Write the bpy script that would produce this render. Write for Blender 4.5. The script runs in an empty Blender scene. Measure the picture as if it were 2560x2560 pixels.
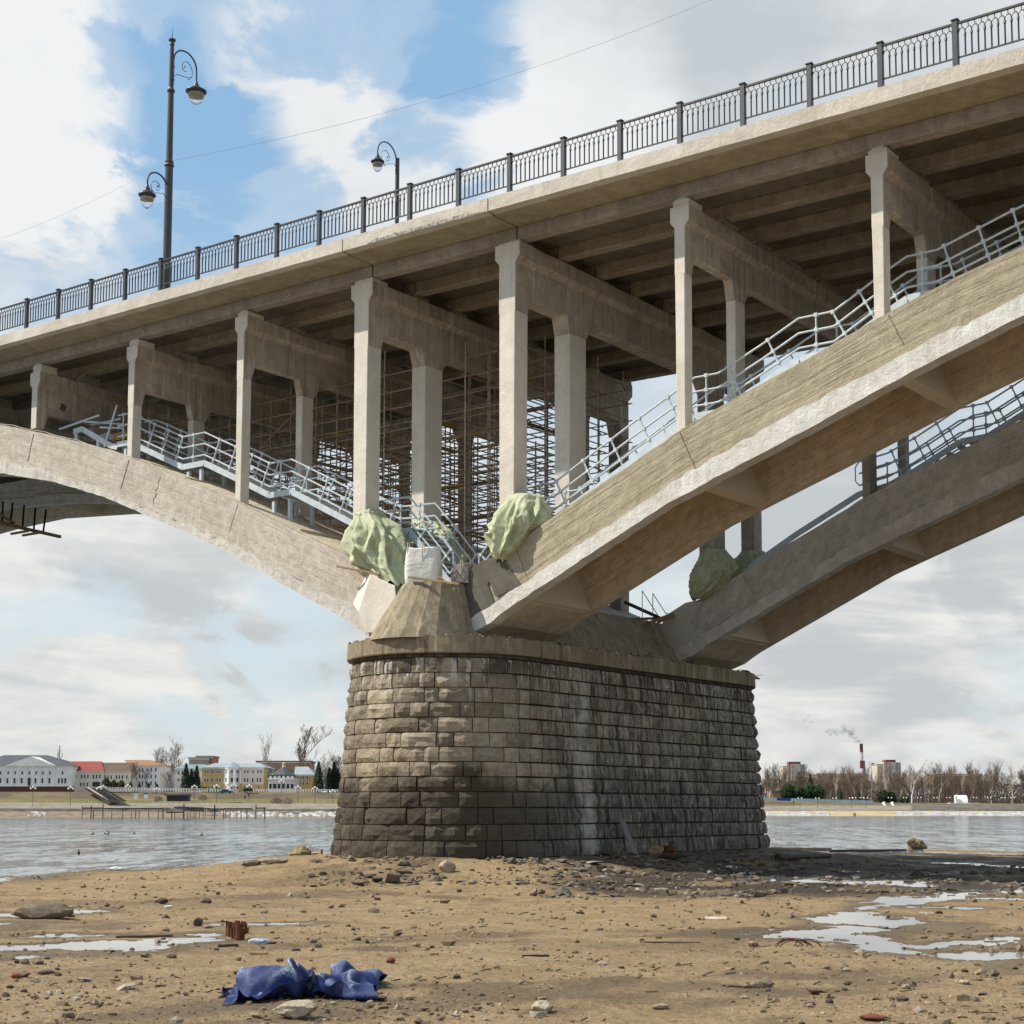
import bpy, bmesh, math, random
from mathutils import Vector, Matrix, noise as MN
random.seed(7)
C = bpy.context.scene.collection
SC = bpy.context.scene
R_ = math.radians
# ------------------------------------------------------------------ camera
FOC, CX, CY = 3868.7, 1355.9, 1663.9          # focal length / principal point for a 2560 px wide picture
F = Vector((-0.58969628, 0.80219691, 0.09347951)); RT = Vector((0.80572502, 0.59228979, 0.0)); U = Vector((0.05536696, -0.07531878, 0.9956212))
cd = bpy.data.cameras.new('camera'); cam = bpy.data.objects.new('camera', cd); C.objects.link(cam)
cam.matrix_world = Matrix(((RT.x, U.x, -F.x, 0), (RT.y, U.y, -F.y, 0), (RT.z, U.z, -F.z, 0), (0, 0, 0, 1)))
cd.sensor_width = 36; cd.lens = FOC/2560*36; cd.shift_x = -(CX-1280)/2560; cd.shift_y = (CY-1280)/2560
cd.clip_start = 0.1; cd.clip_end = 20000
SC.camera = cam
def ray(px, py): return F + RT*((px-CX)/FOC) - U*((py-CY)/FOC)
def onX(px, py, X): d = ray(px, py); return d*(X/d.x)
def onY(px, py, Y): d = ray(px, py); return d*(Y/d.y)
def onZ(px, py, Z): d = ray(px, py); return d*(Z/d.z)
FH = Vector((F.x, F.y, 0)).normalized()
def far(px, py, w):                             # the point seen at (px,py) at w metres in front of the camera
    d = ray(px, py); return d*(w/d.dot(FH))
# ------------------------------------------------------------------ sun, sky
SUND = Vector((1.25, 1.0, -1.72)).normalized()   # direction the light travels
sl = bpy.data.lights.new('sun', 'SUN'); sl.energy = 5.0; sl.angle = R_(0.55); sl.color = (1.0, 0.92, 0.78)
so = bpy.data.objects.new('sun', sl); C.objects.link(so)
so.rotation_euler = SUND.to_track_quat('-Z', 'Y').to_euler()
W = bpy.data.worlds.new('World'); SC.world = W; W.use_nodes = True
nt = W.node_tree; nt.nodes.clear()
def N(nt, typ, **kw):
    n = nt.nodes.new(typ)
    for k, v in kw.items():
        if k.startswith('i_'):
            key = k[2:]; key = int(key) if key.isdigit() else key
            n.inputs[key].default_value = v
        else: setattr(n, k, v)
    return n
def math_(nt, op, a, b=None, clamp=False):
    n = nt.nodes.new('ShaderNodeMath'); n.operation = op; n.use_clamp = clamp
    for i, x in enumerate((a, b)):
        if x is None: continue
        if isinstance(x, (int, float)): n.inputs[i].default_value = x
        else: nt.links.new(x, n.inputs[i])
    return n.outputs[0]
def mixc(nt, fac, a, b, typ='MIX'):
    n = nt.nodes.new('ShaderNodeMix'); n.data_type = 'RGBA'; n.blend_type = typ
    for i, x in ((0, fac), (6, a), (7, b)):
        if isinstance(x, (int, float)): n.inputs[i].default_value = x
        elif isinstance(x, (tuple, list)): n.inputs[i].default_value = tuple(x)[:3]+(1,)
        else: nt.links.new(x, n.inputs[i])
    return n.outputs[2]
def ramp(nt, x, lo, hi, t=(0, 1)):
    n = nt.nodes.new('ShaderNodeMapRange'); n.inputs[1].default_value = lo; n.inputs[2].default_value = hi
    n.inputs[3].default_value = t[0]; n.inputs[4].default_value = t[1]; n.interpolation_type = 'SMOOTHSTEP'
    nt.links.new(x, n.inputs[0]); return n.outputs[0]
sky = N(nt, 'ShaderNodeTexSky', sky_type='NISHITA', sun_disc=False)
sky.sun_elevation = math.asin(-SUND.z); sky.sun_rotation = math.atan2(-SUND.x, -SUND.y) % (2*math.pi)
sky.air_density = 1.15; sky.dust_density = 0.6; sky.ozone_density = 1.6
tc = N(nt, 'ShaderNodeTexCoord')
DIR = tc.outputs['Generated']
def dotw(v):
    n = nt.nodes.new('ShaderNodeVectorMath'); n.operation = 'DOT_PRODUCT'; n.inputs[1].default_value = v
    nt.links.new(DIR, n.inputs[0]); return n.outputs['Value']
def blob(px, py, rad_px, wgt, warp=None):       # a soft round region of the sky round one direction
    d = ray(px, py).normalized(); c = dotw(d)
    if warp is not None: c = math_(nt, 'ADD', c, warp)
    th = rad_px/FOC*0.97
    g = ramp(nt, c, math.cos(th*1.35), math.cos(th*0.35)); return math_(nt, 'MULTIPLY', g, wgt)
mp = N(nt, 'ShaderNodeMapping'); mp.inputs['Scale'].default_value = (1, 1, 1.7); nt.links.new(DIR, mp.inputs[0])
def cloudn(scale, detail, dist, off, rough=0.55):
    m = N(nt, 'ShaderNodeMapping'); m.inputs['Location'].default_value = off; nt.links.new(mp.outputs[0], m.inputs[0])
    n = N(nt, 'ShaderNodeTexNoise', i_Scale=scale, i_Detail=detail, i_Roughness=rough, i_Distortion=dist)
    nt.links.new(m.outputs[0], n.inputs['Vector']); return n.outputs['Fac']
n1 = cloudn(9.0, 9, 0.35, (3.1, 1.2, 0.4), 0.58); n2 = cloudn(3.6, 6, 0.2, (0.3, 5.2, 2.0)); n3 = cloudn(14, 7, 0.8, (7.7, 0.1, 3.3), 0.6)
warp = math_(nt, 'MULTIPLY', math_(nt, 'SUBTRACT', n1, 0.5), 0.010)
dens = math_(nt, 'ADD', math_(nt, 'MULTIPLY', n1, 1.5), math_(nt, 'MULTIPLY', n2, 0.5))     # about 1.0 on average
dens = math_(nt, 'ADD', dens, math_(nt, 'MULTIPLY', math_(nt, 'SUBTRACT', n3, 0.5), 0.35))
P = 2560/1932
for (x, y, r, wg) in ((40, 190, 215, .75), (130, 330, 130, .5), (20, 520, 120, .22), (500, 110, 120, .42), (620, 230, 130, .45), (720, 330, 150, .42),
                      (1000, 230, 190, .6), (1150, 120, 260, .6), (1500, 60, 330, .7), (1800, 100, 250, .8), (1050, 340, 160, .6), (600, 340, 80, .3), (200, 480, 110, .25),
                      (300, 160, 110, -.75), (400, 330, 130, -.8), (350, 460, 120, -.7), (480, 290, 100, -.55), (830, 60, 130, -.85), (860, 190, 90, -.55),
                      (330, 30, 90, -.2), (650, 60, 80, -.25), (560, 430, 90, -.35), (90, 440, 80, -.35), (330, 560, 100, -.2), (880, 290, 60, -.25), (940, 10, 120, -.4),
                      (210, 1040, 230, .95), (420, 1080, 130, .55), (40, 960, 150, .6), (600, 1130, 130, .3), (330, 1200, 280, -.85), (500, 1240, 130, -.5), (120, 1220, 150, -.4), (300, 1390, 170, .8), (120, 1400, 170, .7), (500, 1370, 150, .9), (620, 1340, 90, .6),
                      (1600, 1200, 260, .6), (1800, 1050, 240, .5), (1850, 1270, 90, -.75), (1760, 1130, 90, -.35), (1650, 1430, 110, -.3), (1550, 1400, 200, .35), (1800, 1400, 220, .4), (1500, 960, 200, .3)):
    dens = math_(nt, 'ADD', dens, blob(x*P, y*P, r*P, wg, warp))
sepd = N(nt, 'ShaderNodeSeparateXYZ'); nt.links.new(DIR, sepd.inputs[0]); EL = sepd.outputs[2]
lowband = ramp(nt, EL, 0.30, 0.02, (0, 0.30)); dens = math_(nt, 'ADD', dens, lowband)
mr = N(nt, 'ShaderNodeMapping'); mr.inputs['Scale'].default_value = (7, 7, 30); mr.inputs['Location'].default_value = (3, 1, 2); nt.links.new(DIR, mr.inputs[0])
n5 = N(nt, 'ShaderNodeTexNoise', i_Scale=1.0, i_Detail=6, i_Roughness=.6, i_Distortion=.5); nt.links.new(mr.outputs[0], n5.inputs['Vector'])
dens = math_(nt, 'ADD', dens, math_(nt, 'MULTIPLY', math_(nt, 'SUBTRACT', n5.outputs['Fac'], .5), ramp(nt, EL, .35, .12, (0, 1.6))))
alpha = ramp(nt, dens, 0.52, 1.72)
thin = ramp(nt, dens, 0.3, 1.1, (0.0, 0.36))
alpha = math_(nt, 'MAXIMUM', alpha, thin)
mq = N(nt, 'ShaderNodeMapping'); mq.inputs['Scale'].default_value = (5, 5, 26); nt.links.new(DIR, mq.inputs[0])
n4 = N(nt, 'ShaderNodeTexNoise', i_Scale=1.0, i_Detail=7, i_Roughness=.6, i_Distortion=.6); nt.links.new(mq.outputs[0], n4.inputs['Vector']); n4 = n4.outputs['Fac']
# cloud colour: bright tops, grey bases
shade = math_(nt, 'ADD', math_(nt, 'MULTIPLY', n2, 0.8), math_(nt, 'MULTIPLY', n3, 0.35))
shade = math_(nt, 'ADD', shade, math_(nt, 'MULTIPLY', math_(nt, 'SUBTRACT', n4, .5), ramp(nt, EL, .40, .15, (.3, 1.9))))
for (x, y, r, wg) in ((260, 1040, 130, .22), (330, 1000, 100, .10), (1560, 930, 260, .3), (1850, 990, 160, .4), (1600, 1330, 200, .25), (1250, 60, 260, .2), (470, 1380, 90, .2), (1750, 1480, 160, .2), (1650, 120, 300, .24), (1450, 1180, 160, .05), (1800, 1200, 180, .08)):
    shade = math_(nt, 'ADD', shade, blob(x*P, y*P, r*P, wg, warp))
for (x, y, r, wg) in ((60, 200, 220, -.3), (1050, 200, 200, -.25), (250, 1350, 120, -.2)):
    shade = math_(nt, 'ADD', shade, blob(x*P, y*P, r*P, wg, warp))
cs = ramp(nt, shade, 0.40, 1.05)
ccol = mixc(nt, cs, (9.6, 9.8, 9.9), (6.1, 6.6, 7.0))
warm = ramp(nt, EL, 0.36, 0.08)
ccol = mixc(nt, warm, ccol, mixc(nt, cs, (9.4, 9.35, 9.0), (6.2, 6.5, 6.7)))
blue = mixc(nt, ramp(nt, EL, 0.42, 0.10), mixc(nt, 0.72, sky.outputs[0], (3.7, 6.5, 9.7)), mixc(nt, 0.85, sky.outputs[0], (7.6, 8.9, 9.7)))
col = mixc(nt, alpha, blue, ccol)
bg = N(nt, 'ShaderNodeBackground'); bg.inputs[1].default_value = 0.078; nt.links.new(col, bg.inputs[0])
wo = N(nt, 'ShaderNodeOutputWorld'); nt.links.new(bg.outputs[0], wo.inputs[0])
SC.view_settings.view_transform = 'Standard'; SC.view_settings.look = 'None'; SC.view_settings.gamma = 1
SC.view_settings.exposure = 0.22; SC.view_settings.use_curve_mapping = False
SC.render.engine = 'CYCLES'

# ------------------------------------------------------------------ mesh helpers
class MB:
    def __init__(s): s.v = []; s.f = []; s.uv = None
    def add(s, vs, fs):
        o = len(s.v); s.v += [tuple(v) for v in vs]; s.f += [tuple(i+o for i in f) for f in fs]; return s
    def box(s, x0, x1, y0, y1, z0, z1):
        return s.add([(x0,y0,z0),(x1,y0,z0),(x1,y1,z0),(x0,y1,z0),(x0,y0,z1),(x1,y0,z1),(x1,y1,z1),(x0,y1,z1)],
                     [(3,2,1,0),(4,5,6,7),(0,1,5,4),(1,2,6,5),(2,3,7,6),(3,0,4,7)])
    def beam(s, a, b, w, h, up=(0,0,1)):        # rectangular bar from a to b
        a = Vector(a); b = Vector(b); d = (b-a).normalized(); up = Vector(up)
        if abs(d.dot(up)) > .98: up = Vector((0,1,0))
        x = d.cross(up).normalized()*w/2; y = x.cross(d).normalized()*h/2
        vs = [p+sx*x+sy*y for p in (a, b) for sx, sy in ((-1,-1),(1,-1),(1,1),(-1,1))]
        return s.add(vs, [(0,1,2,3),(7,6,5,4),(1,0,4,5),(2,1,5,6),(3,2,6,7),(0,3,7,4)])
    def tube(s, pts, r, n=6, cap=True):
        pts = [Vector(p) for p in pts]; m = len(pts); rr = r if isinstance(r, (list, tuple)) else [r]*m
        vs = []; ref = None
        for i, p in enumerate(pts):
            d = (pts[min(i+1, m-1)]-pts[max(i-1, 0)])
            d = d.normalized() if d.length > 1e-9 else Vector((0,0,1))
            if ref is None: ref = d.orthogonal().normalized()
            ref = (ref-d*ref.dot(d)); ref = ref.normalized() if ref.length > 1e-6 else d.orthogonal().normalized()
            q = d.cross(ref)
            for k in range(n):
                a = 2*math.pi*k/n; vs.append(p+(ref*math.cos(a)+q*math.sin(a))*rr[i])
        fs = [(i*n+k, i*n+(k+1)%n, (i+1)*n+(k+1)%n, (i+1)*n+k) for i in range(m-1) for k in range(n)]
        if cap: fs += [tuple(range(n))[::-1], tuple((m-1)*n+k for k in range(n))]
        return s.add(vs, fs)
    def lathe(s, prof, c=(0,0,0), n=16):
        vs = []; m = len(prof)
        for r, z in prof:
            for k in range(n):
                a = 2*math.pi*k/n; vs.append((c[0]+r*math.cos(a), c[1]+r*math.sin(a), c[2]+z))
        fs = [(i*n+k, i*n+(k+1)%n, (i+1)*n+(k+1)%n, (i+1)*n+k) for i in range(m-1) for k in range(n)]
        fs += [tuple(range(n))[::-1], tuple((m-1)*n+k for k in range(n))]
        return s.add(vs, fs)
    def prismY(s, poly, y0, y1):                # polygon in XZ, extruded along Y
        n = len(poly)
        area = sum(poly[i][0]*poly[(i+1)%n][1]-poly[(i+1)%n][0]*poly[i][1] for i in range(n))
        if area < 0: poly = poly[::-1]
        vs = [(x, y0, z) for x, z in poly]+[(x, y1, z) for x, z in poly]
        return s.add(vs, [tuple(range(n)), tuple(range(n, 2*n))[::-1]]+[((i+1)%n, i, n+i, n+(i+1)%n) for i in range(n)])
    def prismX(s, poly, x0, x1):                # polygon in YZ, extruded along X
        n = len(poly)
        area = sum(poly[i][0]*poly[(i+1)%n][1]-poly[(i+1)%n][0]*poly[i][1] for i in range(n))
        if area < 0: poly = poly[::-1]
        vs = [(x1, y, z) for y, z in poly]+[(x0, y, z) for y, z in poly]
        return s.add(vs, [tuple(range(n)), tuple(range(n, 2*n))[::-1]]+[((i+1)%n, i, n+i, n+(i+1)%n) for i in range(n)])
    def ico(s, c, r, sub=1, sq=(1,1,1), rough=0.25, seed=0.0, rot=0.0):
        vs, fs = ICO[sub]; out = []; cr, sr = math.cos(rot), math.sin(rot)
        for v in vs:
            k = 1+rough*MN.noise(Vector(v)*1.3+Vector((seed, seed*1.7, -seed)))*2
            x, y, z = v[0]*k*sq[0]*r, v[1]*k*sq[1]*r, v[2]*k*sq[2]*r
            out.append((c[0]+x*cr-y*sr, c[1]+x*sr+y*cr, c[2]+z))
        return s.add(out, fs)
def mkico(sub):
    bm = bmesh.new(); bmesh.ops.create_icosphere(bm, subdivisions=sub+1, radius=1)
    r = ([tuple(v.co) for v in bm.verts], [tuple(v.index for v in f.verts) for f in bm.faces]); bm.free(); return r
ICO = {0: mkico(0), 1: mkico(1), 2: mkico(2), 3: mkico(3)}
def meta(o, label=None, cat=None, group=None, kind=None):
    if label: o['label'] = label
    if cat: o['category'] = cat
    if group: o['group'] = group
    if kind: o['kind'] = kind
    return o
def mesh_of(name, mb, mat, smooth=False, fixn=True):
    me = bpy.data.meshes.new(name); me.from_pydata(mb.v, [], mb.f)
    if mb.uv: 
        ul = me.uv_layers.new(name='UVMap')
        for i, l in enumerate(me.loops): ul.data[i].uv = mb.uv[l.vertex_index]
    for m in (mat if isinstance(mat, list) else [mat]): me.materials.append(m)
    if fixn and not mb.uv:
        bm = bmesh.new(); bm.from_mesh(me); bmesh.ops.recalc_face_normals(bm, faces=bm.faces); bm.to_mesh(me); bm.free()
    if smooth: me.polygons.foreach_set('use_smooth', [True]*len(me.polygons))
    return me
def put(name, mb, mat, parent=None, label=None, cat=None, group=None, kind=None, smooth=False, bevel=0, base=True):
    """One mesh object. World coordinates in; a top-level thing gets its origin at its base."""
    if parent is None and base and mb.v and kind != 'structure':
        xs = [v[0] for v in mb.v]; ys = [v[1] for v in mb.v]; zs = [v[2] for v in mb.v]
        loc = Vector(((min(xs)+max(xs))/2, (min(ys)+max(ys))/2, min(zs)))
        mb.v = [(v[0]-loc.x, v[1]-loc.y, v[2]-loc.z) for v in mb.v]
    else: loc = Vector((0,0,0))
    o = bpy.data.objects.new(name, mesh_of(name, mb, mat, smooth, kind != 'structure')); C.objects.link(o); o.location = loc
    if parent is not None: link_parent(o, parent)
    if bevel:
        b = o.modifiers.new('bevel', 'BEVEL'); b.width = bevel; b.segments = 1; b.limit_method = 'ANGLE'; b.angle_limit = R_(40)
    return meta(o, label, cat, group, kind)
def link_parent(o, parent):
    o.parent = parent; L = Vector((0,0,0)); q = parent
    while q is not None: L += q.location; q = q.parent
    # every parent is only translated, so world coordinates stay valid under an inverse translation
    if parent.parent is None: o.matrix_parent_inverse = Matrix.Translation(-parent.location)
    else: o.matrix_parent_inverse = Matrix.Identity(4)
def thing(name, label, cat, loc=(0,0,0), group=None):
    o = bpy.data.objects.new(name, None); o.empty_display_size = 0.3; C.objects.link(o); o.location = loc
    return meta(o, label, cat, group)
def copy_thing(o, dloc, label=None, rot=None, scale=None):
    def rec(a, par):
        c = a.copy(); C.objects.link(c)
        if par is not None: c.parent = par
        for ch in a.children: rec(ch, c)
        return c
    c = rec(o, None); c.location = Vector(dloc)
    if rot is not None: c.rotation_euler.z = rot
    if scale is not None: c.scale = scale if isinstance(scale, tuple) else (scale,)*3
    if label: c['label'] = label
    return c
def fbm(x, y, z=0, o=4, s=1.0):
    a = 0; k = 1; 
    for i in range(o): a += k*MN.noise(Vector((x*s, y*s, z*s))); s *= 2.03; k *= .5
    return a
def ss(a, b, x): t = max(0, min(1, (x-a)/(b-a))); return t*t*(3-2*t)
def interp(pts):
    pts = sorted(pts)
    def f(x):
        if x <= pts[0][0]:
            (a, b), (c, d) = pts[0], pts[1]; return b+(d-b)/(c-a)*(x-a)
        for (a, b), (c, d) in zip(pts, pts[1:]):
            if x <= c: return b+(d-b)*(x-a)/(c-a)
        (a, b), (c, d) = pts[-2], pts[-1]; return d+(d-b)/(c-a)*(x-c)
    return f
# ------------------------------------------------------------------ a crumpled sheet: cloth dropped on a plane, its settled shape kept
NSHEET = 50
def drop_sheet(n, wd, ht):
    me = bpy.data.meshes.new('sheet'); me.from_pydata([(wd*(i/(n-1)-.5), ht*(j/(n-1)-.5), .5) for j in range(n) for i in range(n)], [], [(j*n+i, j*n+i+1, (j+1)*n+i+1, (j+1)*n+i) for j in range(n-1) for i in range(n-1)])
    o = bpy.data.objects.new('sheet', me); C.objects.link(o); o.shape_key_add(name='Basis'); k = o.shape_key_add(name='crumpled'); k.value = 1
    for i, v in enumerate(me.vertices):
        x, y = v.co.x, v.co.y; r = math.hypot((x+.15)/1.2, y/1.2)
        cx = .56+.14*MN.noise(Vector((x*.7, y*.7, 9))); cy = .62
        dx = .20*MN.noise(Vector((x*1.3, y*1.3, 5))); dy = .20*MN.noise(Vector((x*1.3, y*1.3, 15)))
        z = .22+.30*MN.noise(Vector((x*1.5, y*1.1, 1)))+.17*MN.noise(Vector((x*3.2, y*2.9, 2)))+.42*math.exp(-(r*1.6)**2)
        k.data[i].co = (x*cx+dx, y*cy+dy, max(.03, z))
    g = bpy.data.meshes.new('floor'); g.from_pydata([(-9,-9,0),(9,-9,0),(9,9,0),(-9,9,0)], [], [(0,1,2,3)]); go = bpy.data.objects.new('floor', g); C.objects.link(go); go.modifiers.new('collide', 'COLLISION')
    go.collision.thickness_outer = .01; go.collision.cloth_friction = 60
    m = o.modifiers.new('cloth', 'CLOTH'); q = m.settings; q.quality = 7; q.mass = .25; q.tension_stiffness = 25; q.compression_stiffness = 25; q.shear_stiffness = 10; q.bending_stiffness = 2.5; q.air_damping = 3
    q.rest_shape_key = me.shape_keys.key_blocks['Basis']
    c = m.collision_settings; c.use_self_collision = True; c.self_distance_min = .008; c.distance_min = .008
    m.point_cache.frame_start = 1; m.point_cache.frame_end = 60
    for f in range(1, 46): SC.frame_set(f)
    e = o.evaluated_get(bpy.context.evaluated_depsgraph_get()).to_mesh(); out = [tuple(v.co) for v in e.vertices]
    SC.frame_set(1); bpy.data.objects.remove(o); bpy.data.objects.remove(go); return out
SHEET = drop_sheet(NSHEET, 3.0, 2.7)
xs_ = [v[0] for v in SHEET]; ys_ = [v[1] for v in SHEET]; mx_, my_ = (min(xs_)+max(xs_))/2, (min(ys_)+max(ys_))/2
SHEET = [((x-mx_)*1.52/(max(xs_)-min(xs_)), (y-my_)*1.9/(max(ys_)-min(ys_)), z) for x, y, z in SHEET]
print('sheet height', max(v[2] for v in SHEET))
# ------------------------------------------------------------------ materials
def newmat(name, rough=0.85, metal=0.0, spec=0.3):
    m = bpy.data.materials.new(name); m.use_nodes = True; t = m.node_tree; b = t.nodes['Principled BSDF']
    b.inputs['Roughness'].default_value = rough; b.inputs['Metallic'].default_value = metal; b.inputs['Specular IOR Level'].default_value = spec
    return m, t, b
def coords(t, kind='world', scale=(1,1,1), rot=(0,0,0)):
    if kind == 'world': o = N(t, 'ShaderNodeNewGeometry').outputs['Position']
    elif kind == 'uv': o = N(t, 'ShaderNodeTexCoord').outputs['UV']
    else: o = N(t, 'ShaderNodeTexCoord').outputs['Object']
    m = N(t, 'ShaderNodeMapping'); m.inputs['Scale'].default_value = scale; m.inputs['Rotation'].default_value = rot
    t.links.new(o, m.inputs[0]); return m.outputs[0]
def noi(t, vec, scale, detail=5, rough=.55, dist=0):
    n = N(t, 'ShaderNodeTexNoise', i_Scale=scale, i_Detail=detail, i_Roughness=rough, i_Distortion=dist); t.links.new(vec, n.inputs['Vector']); return n.outputs['Fac']
def bump(t, b, h, strength=.4, dist=.02):
    n = N(t, 'ShaderNodeBump'); n.inputs['Strength'].default_value = strength; n.inputs['Distance'].default_value = dist
    t.links.new(h, n.inputs['Height']); 
    if b.inputs['Normal'].links: t.links.new(b.inputs['Normal'].links[0].from_socket, n.inputs['Normal'])
    t.links.new(n.outputs[0], b.inputs['Normal'])
def vary(t, col, amt=.25):                       # per-object brightness change
    oi = N(t, 'ShaderNodeObjectInfo'); h = N(t, 'ShaderNodeHueSaturation')
    t.links.new(ramp(t, oi.outputs['Random'], 0, 1, (1-amt, 1+amt)), h.inputs['Value']); t.links.new(col, h.inputs['Color']); return h.outputs[0]
def concrete(name, a, b, boards=0.0, kind='world', streak=.35, bumpk=.5, wet=None, pits=0.25, patch=.4):
    a = tuple(min(.74, x*1.22) for x in a); b = tuple(min(.80, x*1.22) for x in b)
    m, t, bs = newmat(name, .9, spec=.2)
    v = coords(t, kind)
    n_big = noi(t, v, .55, 8, .66, .8); n_mid = noi(t, v, 2.6, 8, .7, .4); n_fine = noi(t, v, 18, 6, .75)
    col = mixc(t, ramp(t, n_big, .35, .66), a, b)
    col = mixc(t, ramp(t, n_mid, .44, .58, (0, patch)), col, tuple(x*.62 for x in a))
    col = mixc(t, ramp(t, noi(t, v, 1.3, 6, .7, 1.5), .56, .60, (0, patch*.8)), col, tuple(min(.8, x*1.22) for x in b))
    vs_ = coords(t, kind, (3.2, 3.2, .16)) if kind != 'uv' else coords(t, kind, (3, .3, 1))
    st = noi(t, vs_, 1.5, 5, .6)
    col = mixc(t, ramp(t, st, .52, .72, (0, streak)), col, tuple(x*.55 for x in a))
    col = mixc(t, ramp(t, st, .47, .28, (0, streak*.8)), col, tuple(min(.70, x*1.45) for x in b))
    col = mixc(t, ramp(t, n_fine, .3, .75, (.0, .55)), col, tuple(x*.7 for x in a))
    h = math_(t, 'ADD', math_(t, 'MULTIPLY', n_fine, .35), math_(t, 'MULTIPLY', n_mid, .9))
    if pits:
        vo = N(t, 'ShaderNodeTexVoronoi', i_Scale=6.0); t.links.new(v, vo.inputs['Vector'])
        pt = ramp(t, vo.outputs['Distance'], .02, .10); pm = ramp(t, n_mid, .45, .6)
        pit = math_(t, 'MULTIPLY', math_(t, 'SUBTRACT', 1.0, pt), pm)
        col = mixc(t, math_(t, 'MULTIPLY', pit, pits*2), col, tuple(x*.3 for x in a)); h = math_(t, 'SUBTRACT', h, math_(t, 'MULTIPLY', pit, 1.2))
    t.links.new(col, bs.inputs['Base Color']); bump(t, bs, h, min(1, bumpk*1.3), .07)
    if boards:
        if kind == 'uv': bv = coords(t, 'uv', (.22, 5.2, 1))
        else: bv = coords(t, kind, (.25, .25, 6))
        bn = noi(t, bv, 1.0, 3, .5, .25); bn2 = noi(t, coords(t, 'uv', (.8, 26, 1)) if kind == 'uv' else coords(t, kind, (1, 1, 26)), 1.0, 2)
        hb = math_(t, 'ADD', ramp(t, bn, .40, .56), math_(t, 'MULTIPLY', bn2, .12))
        bump(t, bs, hb, boards, .06)
        l = bs.inputs['Base Color'].links[0].from_socket
        wv = N(t, 'ShaderNodeTexWave', wave_type='BANDS', bands_direction='Y' if kind == 'uv' else 'Z', i_Scale=2.1, i_Distortion=.9); wv.inputs['Detail'].default_value = 3; wv.inputs['Detail Scale'].default_value = 1.6
        t.links.new(coords(t, kind, (.18, 1, 1) if kind == 'uv' else (.18, .18, 1)), wv.inputs['Vector'])
        ln = ramp(t, wv.outputs['Fac'], .16, .0); gate = ramp(t, n_mid, .44, .58)
        ln = math_(t, 'MULTIPLY', ln, gate)
        c2 = mixc(t, math_(t, 'MULTIPLY', ln, .5*min(1, boards*1.3)), l, tuple(x*.35 for x in a)); t.links.new(c2, bs.inputs['Base Color'])
        bump(t, bs, math_(t, 'SUBTRACT', 1.0, ln), boards*.8, .03)
    return m
def simple(name, a, b=None, rough=.7, metal=0, scale=8, bumpk=.1, spec=.3, amt=0, kind='obj', stretch=(1,1,1)):
    m, t, bs = newmat(name, rough, metal, spec); v = coords(t, kind, stretch); n = noi(t, v, scale, 5, .6)
    col = mixc(t, ramp(t, n, .35, .68), a, b or tuple(x*.7 for x in a))
    if amt: col = vary(t, col, amt)
    t.links.new(col, bs.inputs['Base Color'])
    if bumpk: bump(t, bs, n, bumpk, .02)
    return m
MT = {}
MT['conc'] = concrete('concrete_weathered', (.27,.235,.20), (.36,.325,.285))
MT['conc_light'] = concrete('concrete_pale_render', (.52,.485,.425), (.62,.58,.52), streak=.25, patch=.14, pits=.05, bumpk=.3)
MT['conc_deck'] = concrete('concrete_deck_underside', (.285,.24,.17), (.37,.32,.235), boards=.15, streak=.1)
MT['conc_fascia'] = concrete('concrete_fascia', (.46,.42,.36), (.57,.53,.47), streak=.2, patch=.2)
MT['conc_beam'] = concrete('concrete_cap_beam', (.35,.30,.245), (.47,.42,.355), streak=.9)
MT['conc_dark'] = concrete('shade_dark_deck_slab', (.135,.115,.09), (.20,.17,.135), boards=.12, streak=.1)  # inner slab darkened in colour to suggest shade under the deck
MT['conc_girder'] = concrete('concrete_girder', (.25,.21,.16), (.34,.295,.23), streak=.3)
MT['rib_brown'] = concrete('concrete_rib_board_marked', (.30,.265,.19), (.375,.335,.25), boards=.26, kind='uv', streak=.1, bumpk=.7, patch=.3)
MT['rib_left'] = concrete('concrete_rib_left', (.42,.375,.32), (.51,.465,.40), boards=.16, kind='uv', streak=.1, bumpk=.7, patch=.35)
MT['rib_far'] = concrete('concrete_rib_far', (.38,.35,.31), (.47,.44,.395), boards=.35, kind='uv', streak=.2, pits=.4)
MT['rib_soffit'] = concrete('concrete_rib_soffit', (.47,.395,.30), (.57,.49,.38), boards=.25, kind='uv', streak=.05, pits=.1)
MT['rib_white'] = concrete('concrete_whitewashed_edge', (.56,.54,.50), (.70,.68,.64), kind='world', streak=.1, bumpk=1.0, patch=.35, pits=.2)
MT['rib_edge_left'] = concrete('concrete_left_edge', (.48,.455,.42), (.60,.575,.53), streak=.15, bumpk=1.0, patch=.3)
MT['rib_edge_far'] = concrete('concrete_far_edge', (.46,.42,.38), (.56,.53,.49), streak=.25, bumpk=.6)
MT['cone'] = concrete('concrete_springing', (.225,.19,.135), (.32,.275,.205), streak=.9, bumpk=.6, pits=.5)
MT['coping'] = concrete('concrete_coping', (.19,.155,.105), (.29,.245,.17), streak=1.2, bumpk=.6)
MT['dark_conc'] = simple('dark_patch_and_shade', (.10,.095,.075), (.14,.13,.11), .95, kind='world', scale=3, bumpk=.3)
MT['bitumen'] = simple('joint_black', (.012,.012,.013), rough=.9)
MT['iron'] = simple('railing_black_iron', (.018,.021,.026), (.03,.034,.04), .42, .0, spec=.6, bumpk=.05)
MT['galv'] = simple('galvanised_steel', (.42,.49,.55), (.52,.59,.64), .55, .0, scale=5, bumpk=.03, kind='world')
MT['rust'] = simple('rusty_scaffold_steel', (.30,.21,.14), (.40,.32,.25), .8, 0, scale=4, kind='world')
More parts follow.
